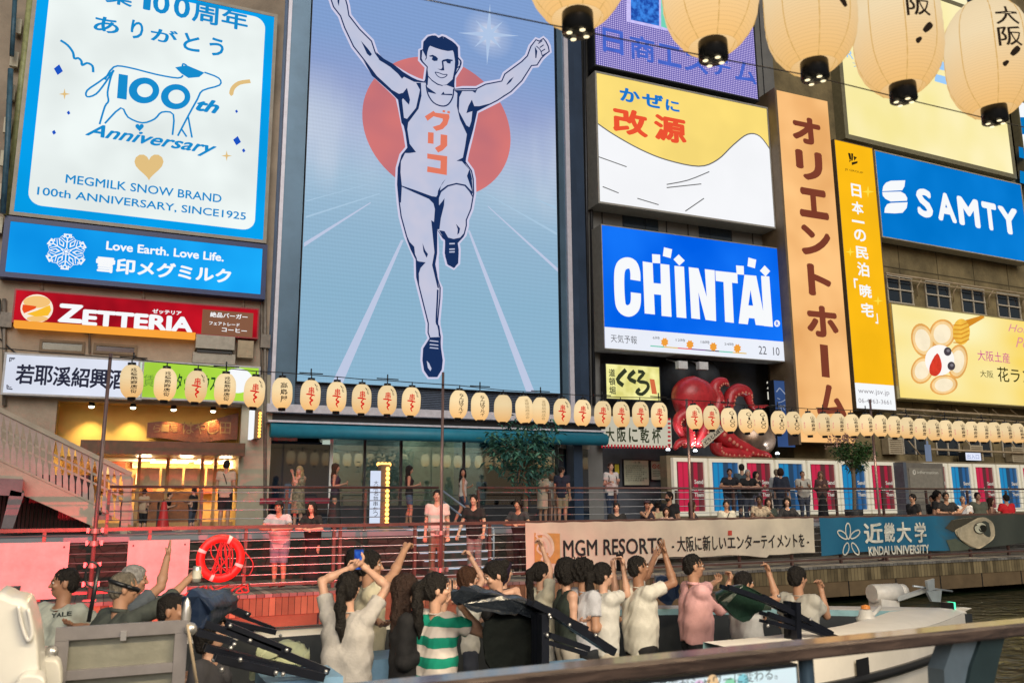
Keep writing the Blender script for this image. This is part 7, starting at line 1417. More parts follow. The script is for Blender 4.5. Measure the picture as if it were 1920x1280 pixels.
# ------------------------------------------------------------------ people: one smooth body from a distance field, clothes and hair over it
V = lambda *a: np.array(a, float)
def axis(lo, hi, base, fine, rng):
    """grid line positions, finer inside the ranges"""
    out = [lo]
    while out[-1] < hi:
        x = out[-1]; f = any(a - base < x < b for a, b in rng); out.append(x + (fine if f else base))
    return np.array(out)
def smin(a, b, k):
    h = np.clip(.5 + .5 * (b - a) / k, 0, 1); return b * (1 - h) + a * h - k * h * (1 - h)
class Field:
    def __init__(s): s.p = []
    def cone(s, a, b, r1, r2, k=.02): s.p.append(('c', np.array(a, float), np.array(b, float), r1, r2, k)); return s
    def ell(s, c, r, ax=None, k=.02): s.p.append(('e', np.array(c, float), np.array(r, float), ax, 0, k)); return s
    def chain(s, pts, rs, k=.02):
        for i in range(len(pts) - 1): s.cone(pts[i], pts[i + 1], rs[i], rs[i + 1], k)
        return s
    def bounds(s):
        lo = V(9e9, 9e9, 9e9); hi = -lo
        for p in s.p:
            if p[0] == 'c': m = max(p[3], p[4]) + .03; lo = np.minimum(lo, np.minimum(p[1], p[2]) - m); hi = np.maximum(hi, np.maximum(p[1], p[2]) + m)
            else: m = p[2].max() + .03; lo = np.minimum(lo, p[1] - m); hi = np.maximum(hi, p[1] + m)
        return lo, hi
    def grid(s, X, Y, Z, infl=0.0):
        F = np.full((len(X), len(Y), len(Z)), .5, np.float32); G = (X, Y, Z)
        for p in s.p:
            if p[0] == 'c': m = max(p[3], p[4]) + infl + .07; lo = np.minimum(p[1], p[2]) - m; hi = np.maximum(p[1], p[2]) + m
            else: m = p[2].max() + infl + .07; lo = p[1] - m; hi = p[1] + m
            ix = [slice(max(0, np.searchsorted(g, a) - 1), np.searchsorted(g, b) + 1) for g, a, b in zip(G, lo, hi)]
            x = X[ix[0]][:, None, None]; y = Y[ix[1]][None, :, None]; z = Z[ix[2]][None, None, :]
            if 0 in (x.size, y.size, z.size): continue
            if p[0] == 'c':
                a, b = p[1], p[2]; ba = b - a; L = max(1e-9, ba @ ba)
                h = np.clip(((x - a[0]) * ba[0] + (y - a[1]) * ba[1] + (z - a[2]) * ba[2]) / L, 0, 1)
                d = np.sqrt((x - a[0] - h * ba[0]) ** 2 + (y - a[1] - h * ba[1]) ** 2 + (z - a[2] - h * ba[2]) ** 2) - (p[3] + (p[4] - p[3]) * h) - infl
            else:
                c, r = p[1], p[2] + infl
                if p[3] is None: q = [(x - c[0]) / r[0], (y - c[1]) / r[1], (z - c[2]) / r[2]]
                else: q = [((x - c[0]) * e[0] + (y - c[1]) * e[1] + (z - c[2]) * e[2]) / r[i] for i, e in enumerate(p[3])]
                n_ = np.sqrt(q[0] ** 2 + q[1] ** 2 + q[2] ** 2); d = (n_ - 1) * float(r.min()) * .5 + (n_ - 1) * float(r.mean()) * .5
            F[ix[0], ix[1], ix[2]] = smin(F[ix[0], ix[1], ix[2]], d.astype(np.float32), p[5])
        return F
def nets(F, X, Y, Z):
    ins = F < 0; c = np.zeros(tuple(n - 1 for n in F.shape), np.uint8)
    nx, ny, nz = F.shape
    for a in (0, 1):
        for b in (0, 1):
            for d in (0, 1): c += ins[a:nx - 1 + a, b:ny - 1 + b, d:nz - 1 + d]
    act = (c > 0) & (c < 8); I, J, K = np.nonzero(act)
    if len(I) == 0: return np.zeros((0, 3)), []
    idx = np.full(act.shape, -1, np.int64); idx[I, J, K] = np.arange(len(I))
    cor = [(a, b, d) for a in (0, 1) for b in (0, 1) for d in (0, 1)]
    val = {q: F[I + q[0], J + q[1], K + q[2]] for q in cor}; pos = {q: np.stack([X[I + q[0]], Y[J + q[1]], Z[K + q[2]]], 1) for q in cor}
    S = np.zeros((len(I), 3)); N = np.zeros(len(I))
    for q in cor:
        for ax in range(3):
            if q[ax]: continue
            r = list(q); r[ax] = 1; r = tuple(r); a, b = val[q], val[r]; m = (a < 0) != (b < 0)
            t = np.where(m, a / np.where(a == b, 1, a - b), 0)[:, None]; S += np.where(m[:, None], pos[q] + (pos[r] - pos[q]) * t, 0); N += m
    S /= N[:, None]; quads = []
    for ax in range(3):
        lo = [slice(1, n - 1) for n in F.shape]; lo[ax] = slice(0, F.shape[ax] - 1); hi = list(lo); hi[ax] = slice(1, F.shape[ax])
        a, b = ins[tuple(lo)], ins[tuple(hi)]
        for flip, m in ((False, a & ~b), (True, ~a & b)):
            i = np.stack(np.nonzero(m), 1)
            if len(i) == 0: continue
            i = i + np.array([0 if k == ax else 1 for k in range(3)]); u, v = [(1, 2), (2, 0), (0, 1)][ax]
            def at(du, dv): j = i.copy(); j[:, u] -= du; j[:, v] -= dv; return idx[j[:, 0], j[:, 1], j[:, 2]]
            Q = np.stack([at(1, 1), at(0, 1), at(0, 0), at(1, 0)], 1); quads.append(Q[:, ::-1] if flip else Q)
    return S, np.concatenate(quads)
def field_obj(name, F, X, Y, Z, m, parent, origin):
    v, q = nets(F, X, Y, Z)
    if len(v) == 0: return None
    me = bpy.data.meshes.new(name); me.vertices.add(len(v)); me.vertices.foreach_set('co', (v - origin).astype(np.float32).ravel())
    me.loops.add(len(q) * 4); me.loops.foreach_set('vertex_index', q.astype(np.int32).ravel()); me.polygons.add(len(q))
    me.polygons.foreach_set('loop_start', np.arange(0, len(q) * 4, 4, dtype=np.int32)); me.polygons.foreach_set('loop_total', np.full(len(q), 4, np.int32)); me.polygons.foreach_set('use_smooth', np.ones(len(q), bool))
    me.update(calc_edges=True); me.validate(); me.materials.append(m); return link(name, me, parent)
def skin(k):
    return mat('skin_%s' % k, {'light': (.56, .33, .235), 'mid': (.43, .235, .15), 'tan': (.32, .165, .10), 'dark': (.13, .065, .04)}[k], .5, var=.08, scale=9)
def cloth_mat(name, c, rough=.85): return mat('cloth_' + name, c, rough, var=.10, scale=7, bump=.12, bscale=60)
RTn, FHn = np.array(_RT), np.array(_FH)
def cdir(r, u, f): d = RTn * r + V(0, 0, u) + FHn * f; return d / np.linalg.norm(d)
def unit(a): return a / max(1e-9, np.linalg.norm(a))
NP = [0]; WARN = []
def person(label, u, v, Y, floor, face=180, look=None, nod=0, lean=0, side=0, female=False, sk='light', hair='short', hcol=(.012, .010, .009), top=('tee', (.6, .6, .6)), bottom=('long', (.05, .06, .09)), arms=('down', 'down'), shoes=(.03, .03, .03), detail=0, stride=0, group=None, cap=None, beard=False, fat=1.0, legs=True, zlow=None, glasses=False, hem=None, strap=False, pack=False):
    """u, v: pixel of the crown; face: 0 away from the eye, 90 to the right, 180 towards the eye"""
    top_p = np.array(onY(u, v, Y)); Ht = top_p[2] - floor; cl = math.cos(R(lean)); s = Ht / (.93 + .79 * cl)
    if len(label.split()) > 16: WARN.append(label)
    if not .86 < s < 1.13: WARN.append((label, round(s * 1.72, 2)))
    fw = FHn * math.cos(R(face)) + RTn * math.sin(R(face)); rt = np.cross(fw, V(0, 0, 1)); up = V(0, 0, 1)
    base = top_p - fw * math.sin(R(lean)) * .75 * s - rt * side * s; base[2] = floor
    d = unit(fw * math.sin(R(lean)) + up * cl + rt * side * .9); tf = unit(fw * cl - up * math.sin(R(lean)))
    P = base + up * .93 * s; C = P + d * .33 * s; Nk = P + d * .50 * s
    sw = (.150 if female else .172) * s * (1 + (fat - 1) * .4); Sh = [P + d * .445 * s - rt * sw, P + d * .445 * s + rt * sw]
    lk = look if look is not None else face; hf = FHn * math.cos(R(lk)) + RTn * math.sin(R(lk)); hf = unit(hf * math.cos(R(nod)) + up * math.sin(R(nod))); hr = unit(np.cross(hf, up)); hu = np.cross(hr, hf)
    Hc = Nk + unit(d + up * .6) * .165 * s
    B = Field(); g = s * (1.0 if not female else .94)
    # torso
    w = 1 + (fat - 1) * .8 - .05
    for sg in (-1, 1):
        o = rt * sg
        hb_ = .068 if female else .062
        B.chain([P - up * .02 * s + o * hb_ * g * w, P + d * .14 * s + o * (.058 if female else .07) * g * w, C + o * .082 * g * w, P + d * .42 * s + o * .09 * g], [.093 * g * w, (.078 if female else .092) * g * w, .098 * g * (1 + (w - 1) * .6), .062 * g], .05)
        B.cone(P + d * .42 * s + o * .09 * g, Sh[0 if sg < 0 else 1], .06 * g, .05 * g, .04)
        if female: B.ell(C + o * .075 * g + tf * .075 * g + d * .02 * s, V(.05, .05, .05) * g, None, .03)
    if w > 1.05: B.ell(P + d * .1 * s + tf * .05 * w, V(.12, .12, .13) * g * w, None, .05)
    B.cone(Nk - d * .05 * s, Hc - hu * .05 * s - hf * .012 * s, (.045 if female else .054) * s, (.043 if female else .050) * s, .03)
    # head
    AX = (hr, hf, hu)
    B.ell(Hc + hu * .028 * s - hf * .008 * s, V(.074, .092, .084) * s, AX, .02); B.ell(Hc - hu * .035 * s + hf * .024 * s, V(.056, .064, .070) * s, AX, .025)
    B.cone(Hc - hu * .075 * s + hf * .062 * s, Hc - hu * .078 * s + hf * .05 * s, .022 * s, .03 * s, .02)
    B.cone(Hc + hu * .012 * s + hf * .086 * s, Hc - hu * .026 * s + hf * .104 * s, .008 * s, .0125 * s, .012)
    for sg in (-1, 1):
        B.ell(Hc + hr * sg * .075 * s - hf * .008 * s - hu * .01 * s, V(.010, .020, .032) * s, AX, .008); B.ell(Hc + hr * sg * .042 * s + hf * .07 * s - hu * .022 * s, V(.02, .016, .016) * s, AX, .02)
    B.ell(Hc + hf * .086 * s + hu * .022 * s, V(.05, .010, .010) * s, AX, .012)
    # arms
    EL = []; WR = []; HD = []
    for i, a in enumerate(arms):
        S0 = Sh[i]; sg = -1 if i == 0 else 1; L1, L2 = .285 * s, .25 * s
        mode = 'relax'
        if a == 'down': E = S0 + unit(-up + rt * sg * .16 - fw * .06) * L1; Wp = E + unit(-up + rt * sg * .04 + fw * .22) * L2
        elif a == 'rail': E = S0 + unit(-up * .75 + rt * sg * .45 + fw * .45) * L1; Wp = E + unit(fw * .45 - rt * sg * .95 - up * .05) * L2
        elif a == 'lean': E = S0 + unit(-up + rt * sg * .3 + fw * .2) * L1; Wp = E + unit(-up * .8 + fw * .6 + rt * sg * .1) * L2
        elif a == 'bent': E = S0 + unit(-up + rt * sg * .15 - fw * .05) * L1; Wp = E + unit(fw * .9 + up * .25 - rt * sg * .3) * L2; mode = 'hold'
        elif a == 'back': E = S0 + unit(-up + rt * sg * .25 - fw * .35) * L1; Wp = E + unit(-up * .9 + fw * .2) * L2
        else:
            tu, tv, dy = a[:3]; T = np.array(onY(tu, tv, Y + dy)); mode = a[3] if len(a) > 3 else 'hold'; pole = a[4] if len(a) > 4 else (.5 * (1 if (rt @ RTn) * sg > 0 else -1), -.6, 0)
            D = T - S0; dist = np.linalg.norm(D); hl = .07 * s; n_ = unit(D); dw = min(dist - hl * .7, (L1 + L2) * .985); dw = max(dw, .12 * s)
            pl = cdir(*pole); pl = unit(pl - n_ * (pl @ n_)); x = (L1 ** 2 - L2 ** 2 + dw ** 2) / (2 * dw); h_ = math.sqrt(max(0, L1 ** 2 - x ** 2)); E = S0 + n_ * x + pl * h_; Wp = S0 + n_ * dw
        fd = unit(Wp - E)
        ar = .9 if female else 1.0
        B.chain([S0, S0 + (E - S0) * .35, E, E + (Wp - E) * .3, Wp], [.050 * g * ar, .047 * g * ar, .037 * g * ar, .040 * g * ar, .026 * g * ar], .018)
        EL.append(E); WR.append(Wp)
        # hand: palm, four unequal bent fingers, thumb from the side
        sd_ = np.cross(fd, up if abs(fd[2]) < .8 else fw); sd_ = unit(sd_) * sg; pn = unit(np.cross(sd_, fd)); pn = pn if mode != 'open' else pn
        fr = .0095 * s if detail else .0125 * s
        k0 = Wp + fd * .085 * s
        B.cone(Wp, k0 - sd_ * .018 * s, .024 * s, .019 * s, .012); B.cone(Wp, k0 + sd_ * .022 * s, .024 * s, .017 * s, .012)
        curl = {'relax': .55, 'hold': 1.25, 'fist': 1.5, 'open': .12, 'point': 1.4}[mode]; spread = .30 if mode == 'open' else .06
        for q in range(4):
            off = (q - 1.5) * .0195 * s; Lf = (.072, .082, .077, .060)[q] * s; cu = curl if not (mode == 'point' and q == 3) else .05
            f0 = k0 + sd_ * off; d1 = unit(fd * math.cos(cu * .55) - pn * math.sin(cu * .55) + sd_ * (q - 1.5) * spread); f1 = f0 + d1 * Lf * .55
            d2 = unit(fd * math.cos(cu * 1.3) - pn * math.sin(cu * 1.3) + sd_ * (q - 1.5) * spread); B.chain([f0, f1, f1 + d2 * Lf * .5], [fr, fr * .95, fr * .8], .004)
        t0 = Wp + fd * .03 * s - sd_ * .02 * s; t1 = t0 + unit(fd * .6 - sd_ * .75 - pn * .4) * .038 * s; B.chain([t0, t1, t1 + unit(fd * .85 - sd_ * .1 - pn * .5) * .033 * s], [fr * 1.25, fr * 1.1, fr * .9], .006)
        HD.append(k0 + (-pn) * .02 * s)
    # legs
    KN = []; AN = []
    if legs:
        for i, sg in ((0, -1), (1, 1)):
            o = rt * sg; hp = P - up * .06 * s + o * .085 * g * w; off = fw * stride * sg * s
            an = base + o * .095 * s + up * .085 * s + off; kn = (hp + an) / 2 + fw * (.03 + abs(stride) * .16) * s + up * .01
            if stride and sg * stride < 0: an = an + up * .06 * s
            B.chain([hp, hp * .6 + kn * .4, kn, kn * .62 + an * .38 - fw * .02 * s, an], [.092 * g * w, .078 * g * w, .052 * g, .054 * g, .036 * g], .02)
            B.chain([an - up * .03 * s - fw * .02 * s, an + fw * .12 * s - up * .055 * s, an + fw * .16 * s - up * .06 * s], [.038 * s, .032 * s, .026 * s], .015); KN.append(kn); AN.append(an)
    t = thing('person', label, 'person', base, group); org = np.array(t.location)
    bs, fs = ((.016, .0068), (.026, .0115))[0 if detail else 1]
    lo, hi = B.bounds()
    if zlow is not None: lo[2] = max(lo[2], zlow)
    rg = [[(Hc[k] - .13 * s, Hc[k] + .15 * s)] + [(min(WR[i][k], HD[i][k]) - .08 * s, max(WR[i][k], HD[i][k]) + .10 * s) for i in range(2)] for k in range(3)]
    X, Yg, Z = [axis(lo[k], hi[k], bs, fs, rg[k]) for k in range(3)]
    field_obj('body', B.grid(X, Yg, Z), X, Yg, Z, skin(sk), t, org)
    rnd = random.Random(NP[0]); NP[0] += 1; ph = [rnd.uniform(0, 6.28) for _ in range(6)]
    def wrinkle(X, Y, Z, amp):
        x, y, z = X[:, None, None], Y[None, :, None], Z[None, None, :]
        q1 = x * 38 + y * 22 + z * 15 + ph[0] + 1.1 * np.sin(z * 10 + y * 9 + ph[1]); q2 = (x - y) * 44 - z * 27 + ph[2] + .9 * np.sin(z * 14 + x * 8 + ph[4])
        return amp * (1.7 * np.abs(np.sin(q1)) ** .7 + 1.1 * np.abs(np.sin(q2)) ** .7 - 1.9 + .35 * np.sin(z * 46 + 3 * np.sin(x * 16 + y * 12 + ph[3])))
    cb = bs * (.62 if detail else .8)
    # shirt or dress
    kind, col = top[0], top[1]; tm = top[2] if len(top) > 2 else None
    if kind != 'none':
        Tn = Field(); loose = 1.08 if kind in ('tee', 'shirt', 'blouse') else 1.03
        hz = P[2] - (hem if hem is not None else {'tee': .14, 'shirt': .14, 'blouse': .10, 'tank': .06, 'crop': -.10, 'dress': .5, 'vest': .1}[kind]) * s
        for sg in (-1, 1):
            o = rt * sg
            Tn.chain([P - up * .22 * s + o * hb_ * g * w, P + o * hb_ * g * w, P + d * .15 * s + o * .074 * g * w, C + o * .082 * g * w, P + d * .425 * s + o * .085 * g], [.108 * g * w * (loose * .93), .097 * g * w * loose, (((.100 if female else .106) if kind in ('tee', 'shirt') else (.084 if female else .094)) * g * w * loose), .10 * g * (1 + (w - 1) * .6) * (1 + (loose - 1) * .5), .064 * g], .06)
            if female: Tn.ell(C + o * .072 * g + tf * .078 * g + d * .02 * s, V(.052, .052, .052) * g, None, .035)
            S0 = Sh[0 if sg < 0 else 1]; E = EL[0 if sg < 0 else 1]; Wp = WR[0 if sg < 0 else 1]
            if kind in ('tee', 'blouse', 'shirt', 'dress'): Tn.cone(P + d * .42 * s + o * .09 * g, S0, .063 * g, .056 * g, .04); fr_ = .62 if kind != 'shirt' else 1.0; Tn.cone(S0, S0 + (E - S0) * fr_, .056 * g, .058 * g, .03)
            else: Tn.cone(P + d * .42 * s + o * .08 * g, P + d * .435 * s + o * .115 * g, .06 * g, .047 * g, .03)
            if kind == 'shirt': Tn.cone(E, E + (Wp - E) * .35, .055 * g, .05 * g, .02)
        if w > 1.05: Tn.ell(P + d * .1 * s + tf * .055 * w, V(.125, .125, .135) * g * w, None, .05)
        if kind == 'dress': Tn.cone(P, base + up * .3 * s, .15 * g, .23 * g, .05)
        lo, hi = Tn.bounds(); lo[2] = max(lo[2], hz - .02, zlow if zlow is not None else -9)
        X, Yg, Z = [axis(lo[k], hi[k], cb, cb, []) for k in range(3)]
        F = Tn.grid(X, Yg, Z, .009 * s) + wrinkle(X, Yg, Z, .0036 if detail else .003)
        x, y, z = X[:, None, None], Yg[None, :, None], Z[None, None, :]
        nkc = Nk + tf * .035 * s + d * .02 * s; F = np.maximum(F, (.075 if kind not in ('tank', 'dress') else .095) * s - np.sqrt((x - nkc[0]) ** 2 + (y - nkc[1]) ** 2 + (z - nkc[2]) ** 2))
        F = np.maximum(F, (hz + .012 * np.sin(x * 19 + y * 23 + ph[4])) - z)
        if kind in ('tee', 'blouse', 'dress'):      # clean sleeve ends
            for i in range(2):
                ad = unit(EL[i] - Sh[i]); q = Sh[i] + (EL[i] - Sh[i]) * .60; t_ = (x - q[0]) * ad[0] + (y - q[1]) * ad[1] + (z - q[2]) * ad[2]
                near_ = np.sqrt(np.maximum(0, (x - q[0]) ** 2 + (y - q[1]) ** 2 + (z - q[2]) ** 2 - t_ ** 2)) < .085 * s
                F = np.where(near_ & (t_ > 0) & (t_ < .2), np.maximum(F, t_), F)
        field_obj({'dress': 'dress', 'tank': 'top', 'crop': 'top', 'vest': 'vest', 'blouse': 'blouse'}.get(kind, 'shirt'), F, X, Yg, Z, tm or cloth_mat(kind + '_%d_%d_%d' % tuple(int(c * 99) for c in col), col), t, org)
        if kind in ('tee', 'shirt', 'blouse') and detail:
            cm = tm or cloth_mat(kind + '_%d_%d_%d' % tuple(int(c * 99) for c in col), col); co_ = MB(); tall = .016 if kind == 'shirt' else .0055
            co_.tube([Nk - d * (.012 - .0 * math.sin(a)) * s + (rt * math.cos(a) * .068 + tf * (math.sin(a) * .066 + .012)) * s - up * (.03 * max(0, math.sin(a)) - (.018 if kind == 'shirt' else 0)) * s for a in [k * 2 * math.pi / 18 for k in range(19)]], tall * s, 6); part('collar', co_, cm, t)
    # trousers or skirt
    bk, bc = bottom[0], bottom[1]; bm = bottom[2] if len(bottom) > 2 else None
    if legs and bk != 'none':
        Bt = Field(); zh = {'long': .07, 'short': .46, 'mini': .62, 'skirt': .5, 'maxi': .10, 'wide': .08}[bk] * s + floor
        for i, sg in ((0, -1), (1, 1)):
            o = rt * sg; hp = P - up * .06 * s + o * .085 * g * w; Bt.cone(P + up * .05 * s + o * .07 * g * w, hp, .088 * g * w, .10 * g * w, .04)
            if bk in ('long', 'short', 'mini', 'wide'): e_ = 1.5 if bk == 'wide' else (1.25 if bk == 'short' else 1.0); Bt.chain([hp, hp * .6 + KN[i] * .4, KN[i], AN[i]], [.098 * g * w, .086 * g * w * (1 + (e_ - 1) * .5), .062 * g * e_, .05 * g * e_], .02)
        if bk in ('skirt', 'maxi'): Bt.cone(P, (AN[0] + AN[1]) / 2 + up * (.0 if bk == 'maxi' else .35) * s, .13 * g * w, .19 * g, .04)
        lo, hi = Bt.bounds(); lo[2] = max(lo[2], zh - .02, zlow if zlow is not None else -9); hi[2] = P[2] + .10 * s
        X, Yg, Z = [axis(lo[k], hi[k], cb * 1.2, cb, []) for k in range(3)]
        if len(Z) > 3:
            F = Bt.grid(X, Yg, Z, .008 * s) + wrinkle(X, Yg, Z, .003); z = Z[None, None, :]; F = np.maximum(np.maximum(F, zh - z), z - P[2] - .08 * s)
            field_obj('skirt' if bk in ('skirt', 'maxi') else ('shorts' if bk in ('short', 'mini') else 'trousers'), F, X, Yg, Z, bm or cloth_mat('b_%d_%d_%d' % tuple(int(c * 99) for c in bc), bc), t, org)
        if shoes is not None and zlow is None:
            for i in range(2):
                Sf = Field(); an = AN[i]; Sf.chain([an - up * .045 * s - fw * .025 * s, an + fw * .12 * s - up * .058 * s, an + fw * .165 * s - up * .062 * s], [.042 * s, .036 * s, .028 * s], .015); lo, hi = Sf.bounds(); X, Yg, Z = [axis(lo[k], hi[k], .014, .014, []) for k in range(3)]
                z = Z[None, None, :]; x = X[:, None, None]; y = Yg[None, :, None]; F = np.maximum(Sf.grid(X, Yg, Z, .004), floor + .002 - z); F = np.maximum(F, z - an[2] + .012); field_obj('shoe', F, X, Yg, Z, cloth_mat('shoe_%d_%d_%d' % tuple(int(c * 99) for c in shoes), shoes, .5), t, org)
    if strap:
        sb = MB(); a_, b_ = (Sh[0] + rt * .06 + up * .035, P + rt * .15 * s * w + up * .05)
        for fb in (1, -1): sb.tube(smooth_pts([a_, C + d * .06 * s + tf * fb * (.135 if fb > 0 else .125) * s * w - rt * .02, P + d * .14 * s + tf * fb * .12 * s * w + rt * .07 * s, b_], 4), .012, 5)
        part('bag_strap', sb, M_black, t)
    if pack:
        pf = Field(); pf.ell(C - tf * .17 * s - d * .06 * s, V(.13, .085, .19) * s, (rt, tf, d), .02); lo, hi = pf.bounds(); X, Yg, Z = [axis(lo[k], hi[k], .02, .02, []) for k in range(3)]; field_obj('backpack', pf.grid(X, Yg, Z), X, Yg, Z, M_black, t, org)
        sb = MB()
        for sg in (-1, 1): sb.tube(smooth_pts([Sh[0 if sg < 0 else 1] * .65 + Nk * .35 + up * .03 * s, C + rt * sg * .11 * s + tf * .125 * s * w, P + d * .18 * s + rt * sg * .13 * s + tf * .08 * s * w], 4), .016, 5)
        part('pack_strap', sb, M_black, t)
    # hair
    if hair != 'bald':
        Hf = Field(); vol = {'short': .010, 'crop': .001, 'long': .016, 'bob': .020, 'pony': .010, 'bun': .010, 'curly': .026, 'veil': .022}[hair] * s
        Hf.ell(Hc + hu * .032 * s - hf * .012 * s, V(.076, .094, .086) * s + vol, AX, .02)
        Hf.ell(Hc - hu * .02 * s - hf * .05 * s, V(.066, .05, .062) * s + vol, AX, .02)
        bk_ = -hf
        if hair in ('long', 'veil'):
            for sg in (-1, -.33, .33, 1): Hf.chain([Hc + hr * sg * .055 * s - hf * .045 * s, Hc + hr * sg * .066 * s - hf * .055 * s - up * .12 * s, Nk + rt * sg * .085 * s - tf * .075 * s - up * .03 * s, Nk + rt * sg * .08 * s - tf * .10 * s - up * (.26 if hair == 'long' else .1) * s], [.04 * s, .042 * s, .036 * s, .018 * s], .03)
            for sg in (-1, 1): Hf.chain([Hc + hr * sg * .07 * s + hu * .03 * s, Hc + hr * sg * .076 * s - up * .09 * s + hf * .004, Nk + rt * sg * .075 * s + tf * .03 * s - up * .08 * s], [.025 * s, .026 * s, .014 * s], .02)
        if hair == 'bob':
            for sg in (-1, -.4, .4, 1): Hf.cone(Hc + hr * sg * .06 * s - hf * .03 * s, Hc + hr * sg * .066 * s - hf * .035 * s - up * .10 * s, .045 * s, .036 * s, .03)
            for sg in (-1, 1): Hf.cone(Hc + hr * sg * .068 * s + hf * .02 * s, Hc + hr * sg * .07 * s + hf * .02 * s - up * .08 * s, .03 * s, .02 * s, .02)
        if hair == 'pony':
            b0 = Hc + hu * .05 * s - hf * .10 * s; Hf.chain([b0, b0 - hf * .05 * s - up * .03 * s, b0 - hf * .045 * s - up * .16 * s, b0 - hf * .035 * s - up * .30 * s, b0 - hf * .02 * s - up * .40 * s], [.028 * s, .034 * s, .042 * s, .036 * s, .012 * s], .015)
        if hair == 'bun': Hf.ell(Hc + hu * .05 * s - hf * .12 * s, V(.045, .045, .045) * s, AX, .015)
        lo, hi = Hf.bounds(); hb = .0085 if detail else .014; X, Yg, Z = [axis(lo[k] - .01, hi[k] + .01, hb, hb, []) for k in range(3)]
        F = Hf.grid(X, Yg, Z); x, y, z = X[:, None, None], Yg[None, :, None], Z[None, None, :]
        q = [(x - Hc[0]) * e[0] + (y - Hc[1]) * e[1] + (z - Hc[2]) * e[2] for e in AX]
        az = np.arctan2(q[0], q[1]); F = F + (.0030 if hair != 'curly' else .009) * s * (np.sin(az * 23 + q[2] * 30) + np.sin(az * 13 - q[2] * 60 + ph[0]) + .8 * np.sin(az * 37 + q[2] * 18 + 2 * np.sin(q[2] * 50)))
        fz = (.050 if hair not in ('crop',) else .058) * s
        face_ = np.sqrt((q[0] / (.066 * s)) ** 2 + ((q[1] - .095 * s) / (.075 * s)) ** 2 + ((q[2] + .02 * s) / (.085 * s)) ** 2) - 1; F = np.maximum(F, -face_ * .06)
        if hair in ('short', 'crop', 'pony', 'bun', 'curly'):
            lim = -.035 * s - (q[1] < -.02 * s) * .045 * s; main = np.sqrt((x - (Hc - hf * .10 * s)[0]) ** 2 + (y - (Hc - hf * .10 * s)[1]) ** 2) < 9
            if hair == 'pony' or hair == 'bun': F = np.where(q[1] > -.085 * s, np.maximum(F, lim - q[2]), F)
            else: F = np.maximum(F, lim - q[2])
        field_obj('hair', F, X, Yg, Z, mat('hair_%d_%d_%d' % tuple(int(c * 999) for c in hcol), hcol, .55, var=.35, scale=30, bump=.5, bscale=90, spec=.25), t, org)
    if cap:
        cf = Field(); cf.ell(Hc + hu * .045 * s - hf * .005 * s, V(.084, .102, .078) * s, AX, .01); cf.ell(Hc + hu * .05 * s + hf * .115 * s, V(.066, .065, .010) * s, AX, .012); lo, hi = cf.bounds(); X, Yg, Z = [axis(lo[k], hi[k], .01, .01, []) for k in range(3)]; F = cf.grid(X, Yg, Z); x, y, z = X[:, None, None], Yg[None, :, None], Z[None, None, :]; q2 = (x - Hc[0]) * hu[0] + (y - Hc[1]) * hu[1] + (z - Hc[2]) * hu[2]; F = np.maximum(F, .036 * s - q2); field_obj('cap', F, X, Yg, Z, cloth_mat('cap_%d_%d_%d' % tuple(int(c * 99) for c in cap), cap), t, org)
    # face
    fv = -(hf @ FHn)
    if fv > -.45:
        ey = MB(); br = MB(); li = MB()
        for sg in (-1, 1):
            e_ = Hc + hr * sg * .031 * s + hf * .079 * s + hu * .006 * s; ey.ball(e_, .0115 * s, 8, 5, 0, (1, 1, .62)); ey.ball(e_ + hf * .007 * s, .0065 * s, 6, 4, 1)
            br.tube([e_ + hr * sg * -.012 * s + hu * .021 * s + hf * .006 * s, e_ + hr * sg * .004 * s + hu * .026 * s + hf * .007 * s, e_ + hr * sg * .018 * s + hu * .02 * s - hf * .004 * s], .0042 * s, 5)
        part('eyes', ey, [mat('eye_white', (.62, .60, .57), .3), mat('iris', (.012, .009, .007), .2)], t)
        part('eyebrows', br, mat('hair_12_10_9', (.012, .010, .009)), t)
        m0 = Hc - hu * .050 * s + hf * .083 * s; li.tube([m0 - hr * .023 * s - hf * .008 * s + hu * .003 * s, m0 + hf * .004 * s, m0 + hr * .023 * s - hf * .008 * s + hu * .003 * s], [.004 * s, .0075 * s, .004 * s], 6); part('lips', li, mat('lips', (.30, .10, .085), .4), t)
        if glasses:
            gl = MB()
            for sg in (-1, 1):
                e_ = Hc + hr * sg * .033 * s + hf * .095 * s + hu * .004 * s; gl.tube([e_ + hr * .024 * s * math.cos(a_) + hu * .019 * s * math.sin(a_) for a_ in [k * .6283 for k in range(11)]], .0022 * s, 5); gl.tube([e_ + hr * sg * .026 * s, Hc + hr * sg * .079 * s], .002 * s, 5)
            part('glasses', gl, M_black, t)
    if beard:
        bf = Field(); bf.ell(Hc - hu * .062 * s + hf * .042 * s, V(.060, .062, .052) * s, AX, .01); lo, hi = bf.bounds(); X, Yg, Z = [axis(lo[k], hi[k], .011, .011, []) for k in range(3)]; F = bf.grid(X, Yg, Z); x, y, z = X[:, None, None], Yg[None, :, None], Z[None, None, :]; q2 = (x - Hc[0]) * hu[0] + (y - Hc[1]) * hu[1] + (z - Hc[2]) * hu[2]; F = np.maximum(F, q2 + .036 * s); field_obj('beard', F, X, Yg, Z, mat('hair_12_10_9', (.012, .010, .009)), t, org)
    return dict(t=t, hands=HD, head=Hc, hf=hf, fw=fw, rt=rt, P=P, C=C, tf=tf, d=d, s=s, wr=WR, AX=AX, el=EL)
